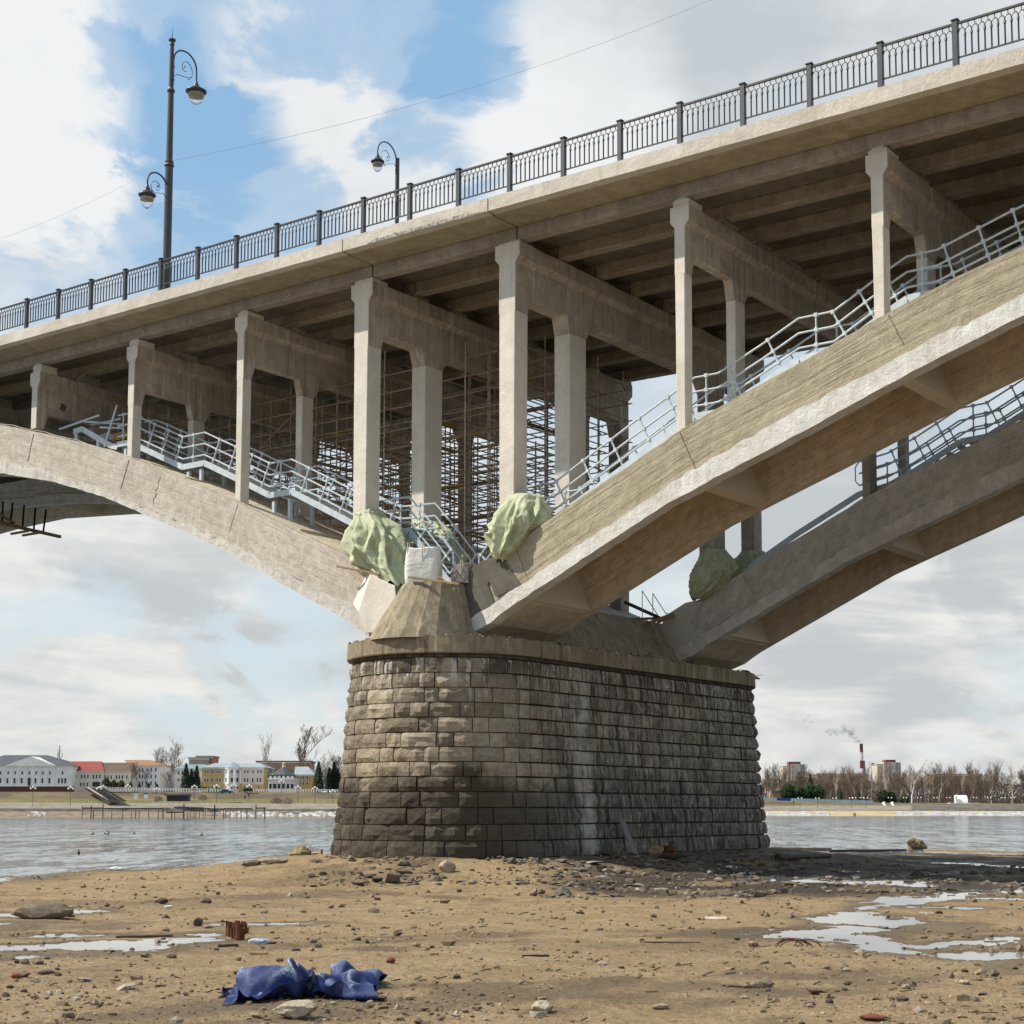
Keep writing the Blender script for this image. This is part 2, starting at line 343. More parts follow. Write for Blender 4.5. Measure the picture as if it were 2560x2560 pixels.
MT['rust2'] = simple('flaking_rust', (.15,.055,.02), (.03,.018,.014), .95, scale=9, bumpk=.6)
MT['tube_white'] = simple('painted_scaffold_tube', (.55,.53,.47), (.38,.33,.27), .6, scale=4, kind='world')
MT['wood'] = simple('weathered_timber', (.32,.22,.12), (.18,.125,.075), .85, scale=5, kind='world', stretch=(1,1,6))
MT['wood_dark'] = simple('wet_dark_timber', (.035,.027,.02), (.07,.052,.036), .7, scale=6, bumpk=.5)
MT['twig_brown'] = simple('brown_twigs', (.10,.065,.04), (.16,.11,.07), .9, scale=3, kind='world')
MT['wood_pale'] = simple('pale_strap', (.52,.46,.38), scale=4)
MT['wood_yellow'] = simple('yellow_formwork_timber', (.42,.27,.07), (.25,.16,.06), .7, scale=3, kind='world')
MT['wood_grey'] = simple('grey_violet_board', (.20,.165,.17), (.15,.125,.125), .7, scale=4)
MT['brick_red'] = simple('old_red_brick', (.20,.055,.035), (.12,.04,.03), .9, scale=12, bumpk=.4)
def cloth(name, a, b, wear=None, rough=.75):
    m, t, bs = newmat(name, rough, spec=.35); v = coords(t, 'obj'); n = noi(t, v, 1.8, 5, .6); f = noi(t, v, 60, 3); cr = noi(t, v, 7, 5, .6, .8)
    col = mixc(t, ramp(t, n, .3, .7), a, b); col = mixc(t, ramp(t, cr, .45, .75, (0, .35)), col, tuple(min(.8, x*1.5) for x in b))
    if wear:
        pt = N(t, 'ShaderNodeNewGeometry').outputs['Pointiness']; col = mixc(t, math_(t, 'MULTIPLY', ramp(t, pt, .505, .56), ramp(t, f, .3, .6)), col, wear)
    t.links.new(col, bs.inputs['Base Color']); bump(t, bs, math_(t, 'ADD', math_(t, 'MULTIPLY', cr, 2.0), math_(t, 'MULTIPLY', f, .12)), .45, .03); return m
MT['tarp_green'] = cloth('green_tarpaulin', (.34,.375,.235), (.46,.49,.335))
MT['tarp_blue'] = cloth('blue_tarpaulin', (.006,.014,.075), (.016,.034,.13), (.27,.33,.42), rough=.6)
MT['plastic'] = cloth('pale_plastic_sheet', (.30,.38,.46), (.50,.56,.60), rough=.3)
MT['bag'] = cloth('white_woven_sack', (.66,.65,.62), (.78,.77,.75))
# masonry
def mat_stone():
    m, t, bs = newmat('pier_rock_faced_stone', .88, spec=.25)
    g = N(t, 'ShaderNodeNewGeometry'); sx = N(t, 'ShaderNodeSeparateXYZ'); t.links.new(g.outputs['Position'], sx.inputs[0])
    v = coords(t, 'world'); big = noi(t, v, .8, 5, .6); mid = noi(t, v, 5, 6, .65); fine = noi(t, v, 28, 5, .7)
    col = mixc(t, ramp(t, big, .35, .65), (.27,.222,.155), (.40,.34,.255))
    col = mixc(t, ramp(t, mid, .35, .7, (0, .5)), col, (.20,.165,.125))
    col = vary(t, col, .30)
    # algae-dark foot of the pier, edge wavering with noise
    zz = math_(t, 'ADD', sx.outputs[2], math_(t, 'MULTIPLY', math_(t, 'SUBTRACT', big, .5), 3.0))
    flat = ramp(t, sx.outputs[1], 36.0, 40.0)
    col = mixc(t, math_(t, 'MULTIPLY', ramp(t, zz, 1.5, .55), .85), col, (.050,.041,.030))
    # weathered, streaked pier side; its base also lightened in colour to offset shade
    sv = coords(t, 'world', (2.5, 2.5, .22)); st = noi(t, sv, 1.6, 6, .65)
    col = mixc(t, math_(t, 'MULTIPLY', flat, .25), col, mixc(t, ramp(t, mid, .35, .65), (.56,.51,.45), (.36,.32,.28)))
    col = mixc(t, math_(t, 'MULTIPLY', math_(t, 'MULTIPLY', ramp(t, st, .47, .60), flat), .70), col, (.05,.04,.031))
    ctop = math_(t, 'MULTIPLY', ramp(t, sx.outputs[2], 3.6, 4.5), ramp(t, noi(t, coords(t, 'world', (2, 2, .5)), 1.2, 4), .42, .56))
    col = mixc(t, math_(t, 'MULTIPLY', ctop, .75), col, (.055,.043,.032))
    wv = coords(t, 'world', (6, 6, .9)); ws = noi(t, wv, 1.3, 5, .7, .3)
    wm = math_(t, 'MULTIPLY', ramp(t, ws, .50, .66), ramp(t, sx.outputs[1], 37.5, 43))
    col = mixc(t, math_(t, 'MULTIPLY', wm, .5), col, (.66,.61,.55))
    # lime wash running down under the coping
    lw = noi(t, coords(t, 'world', (5, 5, .35)), 1.5, 4, .6)
    top = ramp(t, sx.outputs[2], 2.6, 4.5)
    col = mixc(t, math_(t, 'MULTIPLY', math_(t, 'MULTIPLY', ramp(t, lw, .55, .63), top), .85), col, (.62,.60,.56))
    # one pale run of lime down the flat side
    dy = math_(t, 'ABSOLUTE', math_(t, 'SUBTRACT', math_(t, 'ADD', sx.outputs[1], math_(t, 'MULTIPLY', mid, .5)), 40.75))
    run = math_(t, 'MULTIPLY', ramp(t, dy, .62, .22), ramp(t, sx.outputs[0], -30.5, -29.0))
    col = mixc(t, math_(t, 'MULTIPLY', math_(t, 'MULTIPLY', run, ramp(t, noi(t, coords(t, 'world', (1.5, 1.5, 1.1)), 1.4, 5), .38, .58, (.25, 1))), .70), col, (.60,.575,.53))
    t.links.new(col, bs.inputs['Base Color'])
    bump(t, bs, math_(t, 'ADD', math_(t, 'ADD', math_(t, 'MULTIPLY', mid, 1.2), math_(t, 'MULTIPLY', noi(t, v, 13, 6, .7, .6), .6)), math_(t, 'MULTIPLY', fine, .25)), 1.0, .09); return m
MT['stone'] = mat_stone()
MT['mortar'] = simple('dark_joint_mortar', (.05,.04,.03), (.11,.09,.065), .95, kind='world', scale=4, bumpk=.3)
def mat_rock(name, a, b, s=6, bk=.8, amt=.25):
    m, t, bs = newmat(name, .9, spec=.2); v = coords(t, 'obj'); n = noi(t, v, s, 7, .65); f = noi(t, v, s*6, 5, .7)
    col = mixc(t, ramp(t, n, .32, .68), a, b); col = mixc(t, ramp(t, f, .3, .7, (0, .45)), col, tuple(x*.5 for x in a)); col = vary(t, col, amt)
    t.links.new(col, bs.inputs['Base Color']); bump(t, bs, math_(t, 'ADD', n, math_(t, 'MULTIPLY', f, .3)), bk, .05); return m
MT['rock'] = mat_rock('beach_rock', (.16,.125,.088), (.27,.22,.165))
MT['rock_pale'] = mat_rock('pale_beach_rock', (.30,.25,.18), (.44,.38,.29))
MT['rock_dark'] = mat_rock('dark_beach_rock', (.075,.056,.04), (.14,.11,.08))
MT['rock_mossy'] = mat_rock('brown_concrete_lump', (.19,.145,.075), (.32,.25,.15), 4)
def mat_isl(name, cols, rough=.85):              # scattered stones: each one its own tone
    m, t, bs = newmat(name, rough, spec=.25); g = N(t, 'ShaderNodeNewGeometry'); r = g.outputs['Random Per Island']
    cr = N(t, 'ShaderNodeValToRGB'); cr.color_ramp.interpolation = 'CONSTANT'
    el = cr.color_ramp.elements; el[0].color = cols[0]+(1,); el[1].position = 1/len(cols); el[1].color = cols[1]+(1,)
    for i, c in enumerate(cols[2:], 2): e = el.new(i/len(cols)); e.color = c+(1,)
    t.links.new(r, cr.inputs[0]); n = noi(t, coords(t, 'world'), 30, 4)
    col = mixc(t, ramp(t, n, .3, .7, (0, .5)), cr.outputs[0], (.10,.085,.065)); t.links.new(col, bs.inputs['Base Color']); bump(t, bs, n, .5, .01); return m
MT['pebbles'] = mat_isl('pebble_mix', [(.20,.145,.085),(.25,.18,.105),(.14,.10,.062),(.32,.26,.19),(.08,.056,.038),(.22,.16,.095),(.17,.11,.06),(.13,.10,.07),(.40,.35,.28),(.10,.075,.05),(.28,.21,.125),(.19,.15,.11)])
MT['rubble'] = mat_isl('rubble_mix', [(.12,.105,.085),(.20,.175,.145),(.08,.068,.055),(.30,.275,.24),(.05,.042,.035),(.16,.13,.10),(.24,.19,.13),(.10,.085,.065)])
# ground
def mat_ground():
    m, t, bs = newmat('sandy_river_bed', .85, spec=.25)
    v = coords(t, 'world'); g = N(t, 'ShaderNodeNewGeometry'); sx = N(t, 'ShaderNodeSeparateXYZ'); t.links.new(g.outputs['Position'], sx.inputs[0])
    big = noi(t, v, .16, 5, .6, .5); mid = noi(t, v, 1.1, 6, .65, .3); fine = noi(t, v, 9, 6, .7); grain = noi(t, v, 70, 3, .7)
    col = mixc(t, ramp(t, mid, .3, .7), (.40,.275,.150), (.53,.385,.225))
    col = mixc(t, ramp(t, big, .50, .62, (0, .6)), col, (.215,.155,.09))
    col = mixc(t, ramp(t, fine, .48, .64, (0, .5)), col, (.15,.105,.062))
    col = mixc(t, ramp(t, grain, .35, .7, (0, .3)), col, (.34,.26,.165))
    at = N(t, 'ShaderNodeAttribute', attribute_name='wet'); wf = at.outputs['Fac']
    wet = ramp(t, wf, .0, 1.0)
    col = mixc(t, math_(t, 'MULTIPLY', wet, .62), col, (.085,.062,.038))
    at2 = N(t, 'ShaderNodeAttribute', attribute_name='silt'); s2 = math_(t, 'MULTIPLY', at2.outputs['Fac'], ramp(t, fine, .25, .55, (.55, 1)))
    col = mixc(t, s2, col, (.050,.042,.036))  # ground colour darkened where the bridge shade lies
    t.links.new(col, bs.inputs['Base Color'])
    t.links.new(ramp(t, wf, .3, 1.0, (.88, .45)), bs.inputs['Roughness'])
    h = math_(t, 'ADD', math_(t, 'ADD', math_(t, 'MULTIPLY', fine, 1.0), math_(t, 'MULTIPLY', mid, .8)), math_(t, 'MULTIPLY', grain, .22)); bump(t, bs, h, 1.0, .16); return m
MT['ground'] = mat_ground()
def mat_water(name, amp, col, rough):
    m, t, bs = newmat(name, rough, spec=.5); bs.inputs['Base Color'].default_value = col+(1,); bs.inputs['IOR'].default_value = 1.33
    if not amp: bs.inputs['IOR'].default_value = 1.55
    if amp:
        tot = None
        for sc, k, off in (((1.6, .34, 1), .9, 0), ((.42, .07, 1), .8, 7), ((5.0, 1.3, 1), .5, 3)):
            v = coords(t, 'world', sc, (0, 0, -R_(36.3))) if False else None
            g = N(t, 'ShaderNodeNewGeometry').outputs['Position']; r = N(t, 'ShaderNodeMapping'); r.inputs['Rotation'].default_value = (0, 0, -R_(36.3)); r.inputs['Location'].default_value = (off, off, 0); t.links.new(g, r.inputs[0])
            q = N(t, 'ShaderNodeMapping'); q.inputs['Scale'].default_value = sc; t.links.new(r.outputs[0], q.inputs[0])
            n = N(t, 'ShaderNodeTexNoise', i_Scale=1.0, i_Detail=3, i_Roughness=.6); t.links.new(q.outputs[0], n.inputs['Vector'])
            a = N(t, 'ShaderNodeVectorMath', operation='SUBTRACT'); t.links.new(n.outputs['Color'], a.inputs[0]); a.inputs[1].default_value = (.5, .5, .5)
            b = N(t, 'ShaderNodeVectorMath', operation='MULTIPLY'); t.links.new(a.outputs[0], b.inputs[0]); b.inputs[1].default_value = (k*amp, k*amp, 0)
            if tot is None: tot = b.outputs[0]
            else: c = N(t, 'ShaderNodeVectorMath', operation='ADD'); t.links.new(tot, c.inputs[0]); t.links.new(b.outputs[0], c.inputs[1]); tot = c.outputs[0]
        c = N(t, 'ShaderNodeVectorMath', operation='ADD'); t.links.new(tot, c.inputs[0]); c.inputs[1].default_value = (0, 0, 1)
        d = N(t, 'ShaderNodeVectorMath', operation='NORMALIZE'); t.links.new(c.outputs[0], d.inputs[0]); t.links.new(d.outputs[0], bs.inputs['Normal'])
    return m
MT['river'] = mat_water('river_water', .30, (.10,.13,.15), .10)
MT['puddle'] = mat_water('puddle_water', 0, (.22,.215,.20), .02)
MT['snow'] = simple('old_ice', (.48,.48,.47), (.24,.23,.21), .8, scale=.35, kind='world')
# ================================================================== THE BRIDGE
BX = [-64.7, -58.7, -52.62, -46.6, -40.6, -34.75, -28.6, -22.35, -16.28, -10.2]    # bent centre lines
def zd(X): return -0.0125*(X+34.3)
# ---- deck
deck = thing('bridge_deck', 'long concrete bridge deck with overhanging footway slab and girders underneath', 'bridge deck', (-34, 45, 17.7))
XL, XR = -150.0, 8.0
seg = [XL, -34.36, -28.30, XR]
for a, b in zip(seg, seg[1:]):
    a2, b2 = a+.025, b-.025
    n = max(2, int((b2-a2)/.35)) if b2-a2 < 60 else int((b2-a2)/.5)
    xs = [a2+(b2-a2)*i/n for i in range(n+1)]
    # edge beam (fascia), lower edge slightly chipped
    mb = MB(); vs = []; 
    for x in xs:
        q = .018*MN.noise(Vector((x*2.1, 3, 1)))+(.03 if MN.noise(Vector((x*.9, 9, 4))) > .28 else 0)*MN.noise(Vector((x*6, 2, 8)))
        z = zd(x); vs += [(x, 35.70, 18.64+z), (x, 35.70+.004*MN.noise(Vector((x*3,0,0))), 18.22+z+abs(q)), (x, 36.0, 18.20+z), (x, 36.0, 18.64+z)]
    fs = []
    for i in range(n):
        o = 4*i
        for k in range(4): fs.append((o+k, o+(k+1)%4, o+4+(k+1)%4, o+4+k))
    fs += [(3,2,1,0), (4*n, 4*n+1, 4*n+2, 4*n+3)]
    put('edge_beam', MB().add(vs, fs), MT['conc_fascia'], deck)
    def bar(y0, y1, z0, z1, nm, mat, bev=.015):
        mb = MB(); mb.add([(a2,y0,z0+zd(a2)),(b2,y0,z0+zd(b2)),(b2,y1,z0+zd(b2)),(a2,y1,z0+zd(a2)),(a2,y0,z1+zd(a2)),(b2,y0,z1+zd(b2)),(b2,y1,z1+zd(b2)),(a2,y1,z1+zd(a2))],
                     [(3,2,1,0),(4,5,6,7),(0,1,5,4),(1,2,6,5),(2,3,7,6),(3,0,4,7)])
        put(nm, mb, mat, deck, bevel=bev)
    bar(36.003, 37.35, 18.17, 18.60, 'footway_slab', MT['conc_deck'])
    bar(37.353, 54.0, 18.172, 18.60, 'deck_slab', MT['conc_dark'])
    bar(54.003, 54.3, 18.20, 18.64, 'edge_beam', MT['conc_fascia'])
    for i in range(8):
        y = 37.15 + (i*2.13 if i < 7 else 15.35)
        bar(y, y+.42, 17.76, 18.172, 'girder', MT['conc_girder'] if i else MT['conc'], .02)
for X in (-34.36, -28.30):
    put('expansion_joint', MB().box(X-.024, X+.024, 35.8, 54.2, 18.21+zd(X), 18.58+zd(X)), MT['bitumen'], deck)
for i, X in enumerate(BX):                         # cross ribs between girders at the joints
    if X in (-34.75, -28.6):
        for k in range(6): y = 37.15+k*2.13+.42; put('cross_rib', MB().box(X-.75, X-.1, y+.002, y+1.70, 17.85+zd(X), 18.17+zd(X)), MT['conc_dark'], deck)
sp = MB(); n = 90
for i in range(n+1):
    x = -33.3+4.9*i/n; z0 = 18.235+zd(x); h = (.10+.09*MN.noise(Vector((x*1.4, 2, 2)))+.05*MN.noise(Vector((x*9, 1, 1))))*ss(0, .08, i/n)*ss(1, .85, i/n)
    for q in range(4): sp.v.append((x, 35.696-.012*abs(MN.noise(Vector((x*11, q*2.1, 5)))), z0+h*q/3+.01*MN.noise(Vector((x*13, q, 7)))))
sp.f = [(i*4+q, (i+1)*4+q, (i+1)*4+q+1, i*4+q+1) for i in range(n) for q in range(3)]
MT['spall'] = simple('broken_concrete', (.16,.15,.14), (.50,.47,.43), .95, scale=9, kind='world', bumpk=1)
put('spalled_edge', sp, MT['spall'], deck)
# ---- bents
lab = {-64.7: 'short concrete portal support at the far left edge under the deck', -58.7: 'very short concrete portal support at the crown of the left arch',
       -52.62: 'short concrete portal support with a dark spot on its beam, leftmost full frame', -46.6: 'concrete portal support where the metal stair passes, second frame from left',
       -40.6: 'concrete portal support in front of scaffolding, third frame from left', -34.75: 'tall concrete portal support left of the gap, its foot wrapped in green sheet',
       -28.6: 'tallest concrete portal support right of the gap, foot wrapped in green sheet', -22.35: 'slender concrete portal support standing on the middle of the right arch rib',
       -16.28: 'slender concrete portal support near the right edge of the picture', -10.2: 'concrete portal support out at the right end of the arch rib'}
ribR_top = interp([(-30.23,7.30),(-29.43,7.62),(-28.78,7.78),(-28.0,8.17),(-25.4,9.36),(-22.86,10.47),(-22.48,10.68),(-20.91,11.25),(-19.28,11.78),(-18.3,12.1),(-16.37,12.80),(-15.88,12.95),(-14.03,13.50),(-12.39,13.90),(-9,14.62),(-5,15.2),(0,15.6),(8,15.8)])
ribR_band = interp([(-29.83,5.9),(-28.92,6.36),(-28,6.75),(-22.87,9.12),(-22.07,9.46),(-19.87,10.26),(-17.9,10.95),(-15.9,11.58),(-14.5,12.07),(-12.43,12.63),(-8,13.45),(-4,13.9),(8,14.3)])
ribR_bot = interp([(-29.83,5.47),(-29.12,5.70),(-28.56,6.05),(-22.88,8.61),(-21.23,9.18),(-19.03,9.92),(-15.69,11.10),(-14.92,11.36),(-12.44,12.14),(-8,13.0),(-4,13.45),(8,13.8)])
ribL_top = interp([(-34.3,7.78),(-35.45,8.52),(-38.37,9.84),(-40.64,10.92),(-44.57,12.52),(-46.51,13.27),(-50.4,14.55),(-52.46,15.15),(-54.74,15.76),(-58,16.6),(-62,17.15),(-67,17.5),(-73,17.6),(-80,17.4),(-90,15.8),(-100,12.6)])
ribL_band = interp([(-34.0,6.3),(-34.88,6.76),(-35.68,7.0),(-38.34,8.29),(-41.66,9.74),(-44.73,10.95),(-48.57,12.30),(-52.26,13.60),(-54.65,14.22),(-58,15.1),(-62,15.8),(-67,16.4),(-73,16.7),(-80,16.4),(-90,14.8),(-100,11.5)])
ribL_bot = interp([(-34.1,5.62),(-34.36,5.78),(-35.34,6.38),(-36.6,6.95),(-38.33,7.80),(-41.17,9.22),(-44.19,10.45),(-47.88,11.91),(-50.91,12.87),(-54.62,13.72),(-58,14.62),(-62,15.3),(-66,15.82),(-72,16.25),(-76,16.15),(-80,15.9),(-90,14.2),(-100,10.8)])
def bent(X):
    tp = 17.60 if X < -25 else 17.32
    zr = ribR_top if X > -31 else ribL_top
    base = zr(X)
    side = 'tall' if X in (-34.75, -28.6) else 'slim'
    h = .31 if side == 'tall' else .165            # half thickness of columns at mid height
    hb = .285 if side == 'tall' else .165
    t = thing('deck_support', lab[X], 'bridge support', (X, 45, base), 'concrete supports carrying the bridge deck')
    Ys = 37.1; MIR = lambda y: 90.02-y
    zb = 15.98 if side == 'tall' else 15.92
    if X < -56: zb = max(zb, base+.12)
    hz_ = .55 if side == 'tall' else .60
    # columns: outer and inner pair, mirrored
    for my in (False, True):
        for (y0, y1) in ((37.1, 37.72 if side == 'tall' else 37.46), (39.98, 40.92 if side == 'tall' else 40.58)):
            if my: y0, y1 = MIR(y1), MIR(y0)
            zfoot = base-.12-(0.0)
            top = zb-hz_+.01 if X not in (-64.7, -58.7) else max(zb-.7, base+.35)
            if top-zfoot < .3: continue
            mb = MB(); n = 10; rings = []
            for i in range(n+1):
                z = zfoot+(top-zfoot)*i/n; j = .006*MN.noise(Vector((X, y0, z*2)))
                ht = hb+(h-hb)*i/n+(0.0 if side == 'tall' else -.02*(1-i/n))
                yf = y0 if y0 != 37.1 else 37.052
                rings += [(X-ht+j, yf, z), (X+ht+j, yf, z), (X+ht+j, y1, z), (X-ht+j, y1, z)]
            fs = [(4*i+k, 4*i+(k+1)%4, 4*i+4+(k+1)%4, 4*i+4+k) for i in range(n) for k in range(4)]+[(3,2,1,0), (4*n,4*n+1,4*n+2,4*n+3)]
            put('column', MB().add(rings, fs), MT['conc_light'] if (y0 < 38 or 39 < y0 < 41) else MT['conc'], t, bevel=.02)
    # beam with haunched openings: polygon in YZ
    cw = .62 if side == 'tall' else .36; c2 = (39.98, 40.92 if side == 'tall' else 40.58)
    hz = .55 if side == 'tall' else .60
    if X < -56: hz = .2
    pts = [(37.1, zb-hz-.0), (37.1+cw, zb-hz), (37.1+cw+.19, zb), (c2[0]-.16, zb), (c2[0], zb-hz), (c2[1], zb-hz*1.0), (c2[1]+.36, zb-.08), (c2[1]+.40, zb)]
    pts2 = [(MIR(y), z) for y, z in pts][::-1]
    low = pts+pts2
    zt0, zt1 = tp-.46, tp
    poly = low+[(52.92, zt0), (37.1, zt0)]
    # split into simple convex-ish pieces: use one n-gon, Blender triangulates concave faces properly
    put('cap_beam', MB().prismX(poly, X-h+.004, X+h-.004), MT['conc_beam'], t, bevel=.02)
    ov = .16 if side == 'tall' else .14             # projecting ledge along the top
    led = [(X-h, zt0-.16), (X-h-ov, zt0), (X-h-ov, zt1), (X+h+ov, zt1), (X+h+ov, zt0), (X+h, zt0-.16)]
    n = 40; vs = []
    for i in range(n+1):
        y = 37.06+(52.95-37.06)*i/n
        for k, (x, z) in enumerate(led):
            r = .018*MN.noise(Vector((x*5+k, y*2.3, z)))*(1 if 0 < i < n else .3)
            if X in (-46.6, -40.6, -52.62) and k in (2, 3) and 38.5 < y: r -= abs(.13*MN.noise(Vector((k+X, y*.8, 7))))
            vs.append((x, y, z+r))
    m = len(led)
    fs = [(i*m+k, i*m+(k+1)%m, (i+1)*m+(k+1)%m, (i+1)*m+k) for i in range(n) for k in range(m)]+[tuple(range(m))[::-1], tuple(n*m+k for k in range(m))]
    put('ledge', MB().add(vs, fs), [MT['conc_beam']], t)
    put('column_head', MB().prismY([(X-h-ov-.006, zt0+.02), (X-h-.004, zt0-.16), (X-h-.004, zb-hz-.02), (X+h+.004, zb-hz-.02), (X+h+.004, zt0-.16), (X+h+ov+.006, zt0+.02), (X+h+ov+.006, zt1+.006), (X-h-ov-.006, zt1+.006)], 37.05, 37.097), MT['conc_light'], t, bevel=.006)
    for i in range(8):
        y = 37.15+(i*2.13 if i < 7 else 15.1); y -= .02
        w = h+(.09 if side == 'tall' else .10)
        zt = 17.76+zd(X)-(.0 if side == 'tall' else .06)
        p = put('bearing_block', MB().box(X-w, X+w, y, y+.78, tp-.03, zt-.004), MT['conc_light'] if i == 0 else MT['conc'], t, bevel=.01)
        if side == 'slim':
            put('bearing_plate', MB().box(X-w*.8, X+w*.5, y+.02, y+.5, zt-.002, zt+.03).box(X-w*.6, X+w*.7, y+.03, y+.45, zt+.031, zt+.058), MT['galv'], p)
    if X == -52.62:
        vs = [(X+h+.004, 38.3+.15*math.cos(q*.524)*(1+.3*math.sin(q*2)), 16.4+.17*math.sin(q*.524)) for q in range(12)]
        put('drain_stain', MB().add(vs+[(X+h+.012, v[1], v[2]) for v in vs], [tuple(range(12, 24))]+[(q, (q+1)%12, 12+(q+1)%12, 12+q) for q in range(12)]), MT['dark_conc'], t)
for X in BX: bent(X)
# ---- arch ribs (hollow underneath: two walls, top slab, cross diaphragms)
def strip(f_top, f_bot, xa, xb, y0, y1, step=.35, jit=0.0, side_uv=True, ftj=0, seed=0, jy=0):
    n = max(2, int(abs(xb-xa)/step)); mb = MB(); uv = []; L = 0; px_ = None
    for i in range(n+1):
        x = xa+(xb-xa)*i/n
        zt, zb_ = f_top(x), f_bot(x)
        if px_ is not None: L += math.hypot(x-px_[0], zt-px_[1])
        px_ = (x, zt)
        zt += ftj*MN.noise(Vector((x*2.7, seed, 1.3))); zb_ += jit*MN.noise(Vector((x*2.9, seed+5, .3)))
        ja, jb = jy*MN.noise(Vector((x*3.7, seed, 8))), jy*MN.noise(Vector((x*3.3, seed, 18)))
        mb.v += [(x, y0+ja, zt), (x, y0+jb, zb_), (x, y1, zb_), (x, y1, zt)]
        uv += [(L, 0), (L, -(zt-zb_)), (L, -(zt-zb_)-(y1-y0)), (L, (y1-y0))]
    for i in range(n):
        o = 4*i
        for k in range(4):
            q = (o+k, o+(k+1)%4, o+4+(k+1)%4, o+4+k)
            mb.f.append(q if xb > xa else q[::-1])
    e0, e1 = (3,2,1,0), (4*n, 4*n+1, 4*n+2, 4*n+3)
    mb.f += [e0, e1] if xb > xa else [e0[::-1], e1[::-1]]
    mb.uv = uv; return mb
def rib(name_lab, ftop, fband, fbot, xa, xb, y0, y1, matw, matb, mats, group, diaph, solid_to, cap_x):
    t = thing('arch_rib', name_lab, 'arch rib', (xa, (y0+y1)/2, fbot(xa)), group)
    mid = lambda x: fband(x)
    put('outer_wall', strip(ftop, lambda x: mid(x)-.02, xa, xb, y0, y0+.30, jit=0, ftj=.03, seed=y0), matw, t)
    put('bottom_edge', strip(lambda x: mid(x)+.0, fbot, xa, xb, y0-.055, y0+.42, .12, jit=.025, ftj=.09, seed=y0+2, jy=.03), matb, t)
    put('inner_wall', strip(ftop, fbot, xa, xb, y1-.35, y1), mats, t)
    put('top_slab', strip(lambda x: ftop(x)-.003, lambda x: ftop(x)-.28, xa, xb, y0+.30, y1-.35), mats, t)
    sg = 1 if xb > xa else -1
    # closed bottom plate at the springing
    put('bottom_plate', strip(lambda x: fbot(x)+.30, lambda x: fbot(x)+.004, xa, solid_to, y0+.42, y1-.35), mats, t)
    for X in diaph:
        w = .16; xx = X
        mb = MB(); a, b = y0+.30, y1-.35
        zb_, zt = fbot(xx)+.02, ftop(xx)-.28
        dx = .75*sg                               # the cross wall leans with the rib
        poly = [(xx-w, fbot(xx-w)+.02), (xx+w, fbot(xx+w)+.02), (xx+w-dx*.9, zt), (xx-w-dx*.9, zt)]
        put('diaphragm', MB().prismY(poly, a, b), mats, t)
    return t
TR = rib('near right concrete arch rib with board marks, its lower edge whitewashed', ribR_top, ribR_band, ribR_bot, -29.85, 8, 36.95, 40.85, MT['rib_brown'], MT['rib_white'], MT['rib_soffit'], 'arch ribs', [-28.0, -21.65, -15.68, -9.7, -3.5], -28.0, 0)
TF = rib('far right grey concrete arch rib behind the near one', ribR_top, ribR_band, ribR_bot, -29.85, 8, 49.02, 52.95, MT['rib_far'], MT['rib_edge_far'], MT['rib_soffit'], 'arch ribs', [-28.0, -21.65, -15.68, -9.7, -3.5], -28.0, 0)
TL = rib('near left sunlit concrete arch rib with cracks and spalled lower edge', ribL_top, ribL_band, ribL_bot, -34.1, -100, 36.95, 40.85, MT['rib_left'], MT['rib_edge_left'], MT['rib_soffit'], 'arch ribs', [-38.5, -44.5, -50.5, -56.5, -62.5, -68.5], -36.5, 0)
TG = rib('far left dark arch rib seen under the near one at the left edge', ribL_top, ribL_band, ribL_bot, -34.1, -100, 49.02, 52.95, MT['rib_far'], MT['rib_edge_far'], MT['rib_soffit'], 'arch ribs', [-38.5, -44.5, -50.5, -56.5, -62.5, -68.5], -36.5, 0)
# joints and cracks as sunk dark seams set just proud of the wall
def crack(parent, pts, w, y):
    mb = MB()
    for (a, b) in zip(pts, pts[1:]):
        A = Vector((a[0], y, a[1])); B = Vector((b[0], y, b[1])); n_ = Vector((B.z-A.z, 0, -(B.x-A.x))).normalized()*w/2*(.45+.6*abs(MN.noise(Vector((a[0]*9, a[1]*5, 1)))))
        k = len(mb.v); mb.v += [tuple(A-n_), tuple(B-n_), tuple(B+n_), tuple(A+n_)]
        mb.f.append((k, k+1, k+2, k+3)); 
    o = put('crack', mb, MT['dark_conc'], parent)
    s = o.modifiers.new('solid', 'SOLIDIFY'); s.thickness = .006
def wig(x0, z0, x1, z1, n, a, sd):
    return [(x0+(x1-x0)*i/n+a*MN.noise(Vector((i*.7, sd, 0)))*(0 < i < n), z0+(z1-z0)*i/n) for i in range(n+1)]
r1 = lambda a, b: (a*900/1932, 600+b*900/1932)
for (a, b, w, k) in (((180,1040),(148,1190),.05,0), ((692,1180),(648,1335),.055,0), ((860,1270),(820,1420),.03,1), ((1275,1420),(1225,1580),.02,0)):
    A = onY(*r1(*a), 36.944); B = onY(*r1(*b), 36.944)
    crack(TL, wig(A.x, A.z, B.x, B.z, 10, .16 if k else .03, a[0]), w, 36.944)
for X, t2, w in ((-22.35, 1.25, .035), (-16.0, .95, .03), (-28.2, 1.3, .02)):
    crack(TR, wig(X+.02, ribR_top(X)-.06, X+t2*.45, ribR_top(X)-t2, 8, .03, X), w, 36.944)
crack(TF, wig(-27.0, ribR_top(-27)-.15, -26.6, ribR_top(-27)-.85, 6, .02, 3), .03, 49.012)
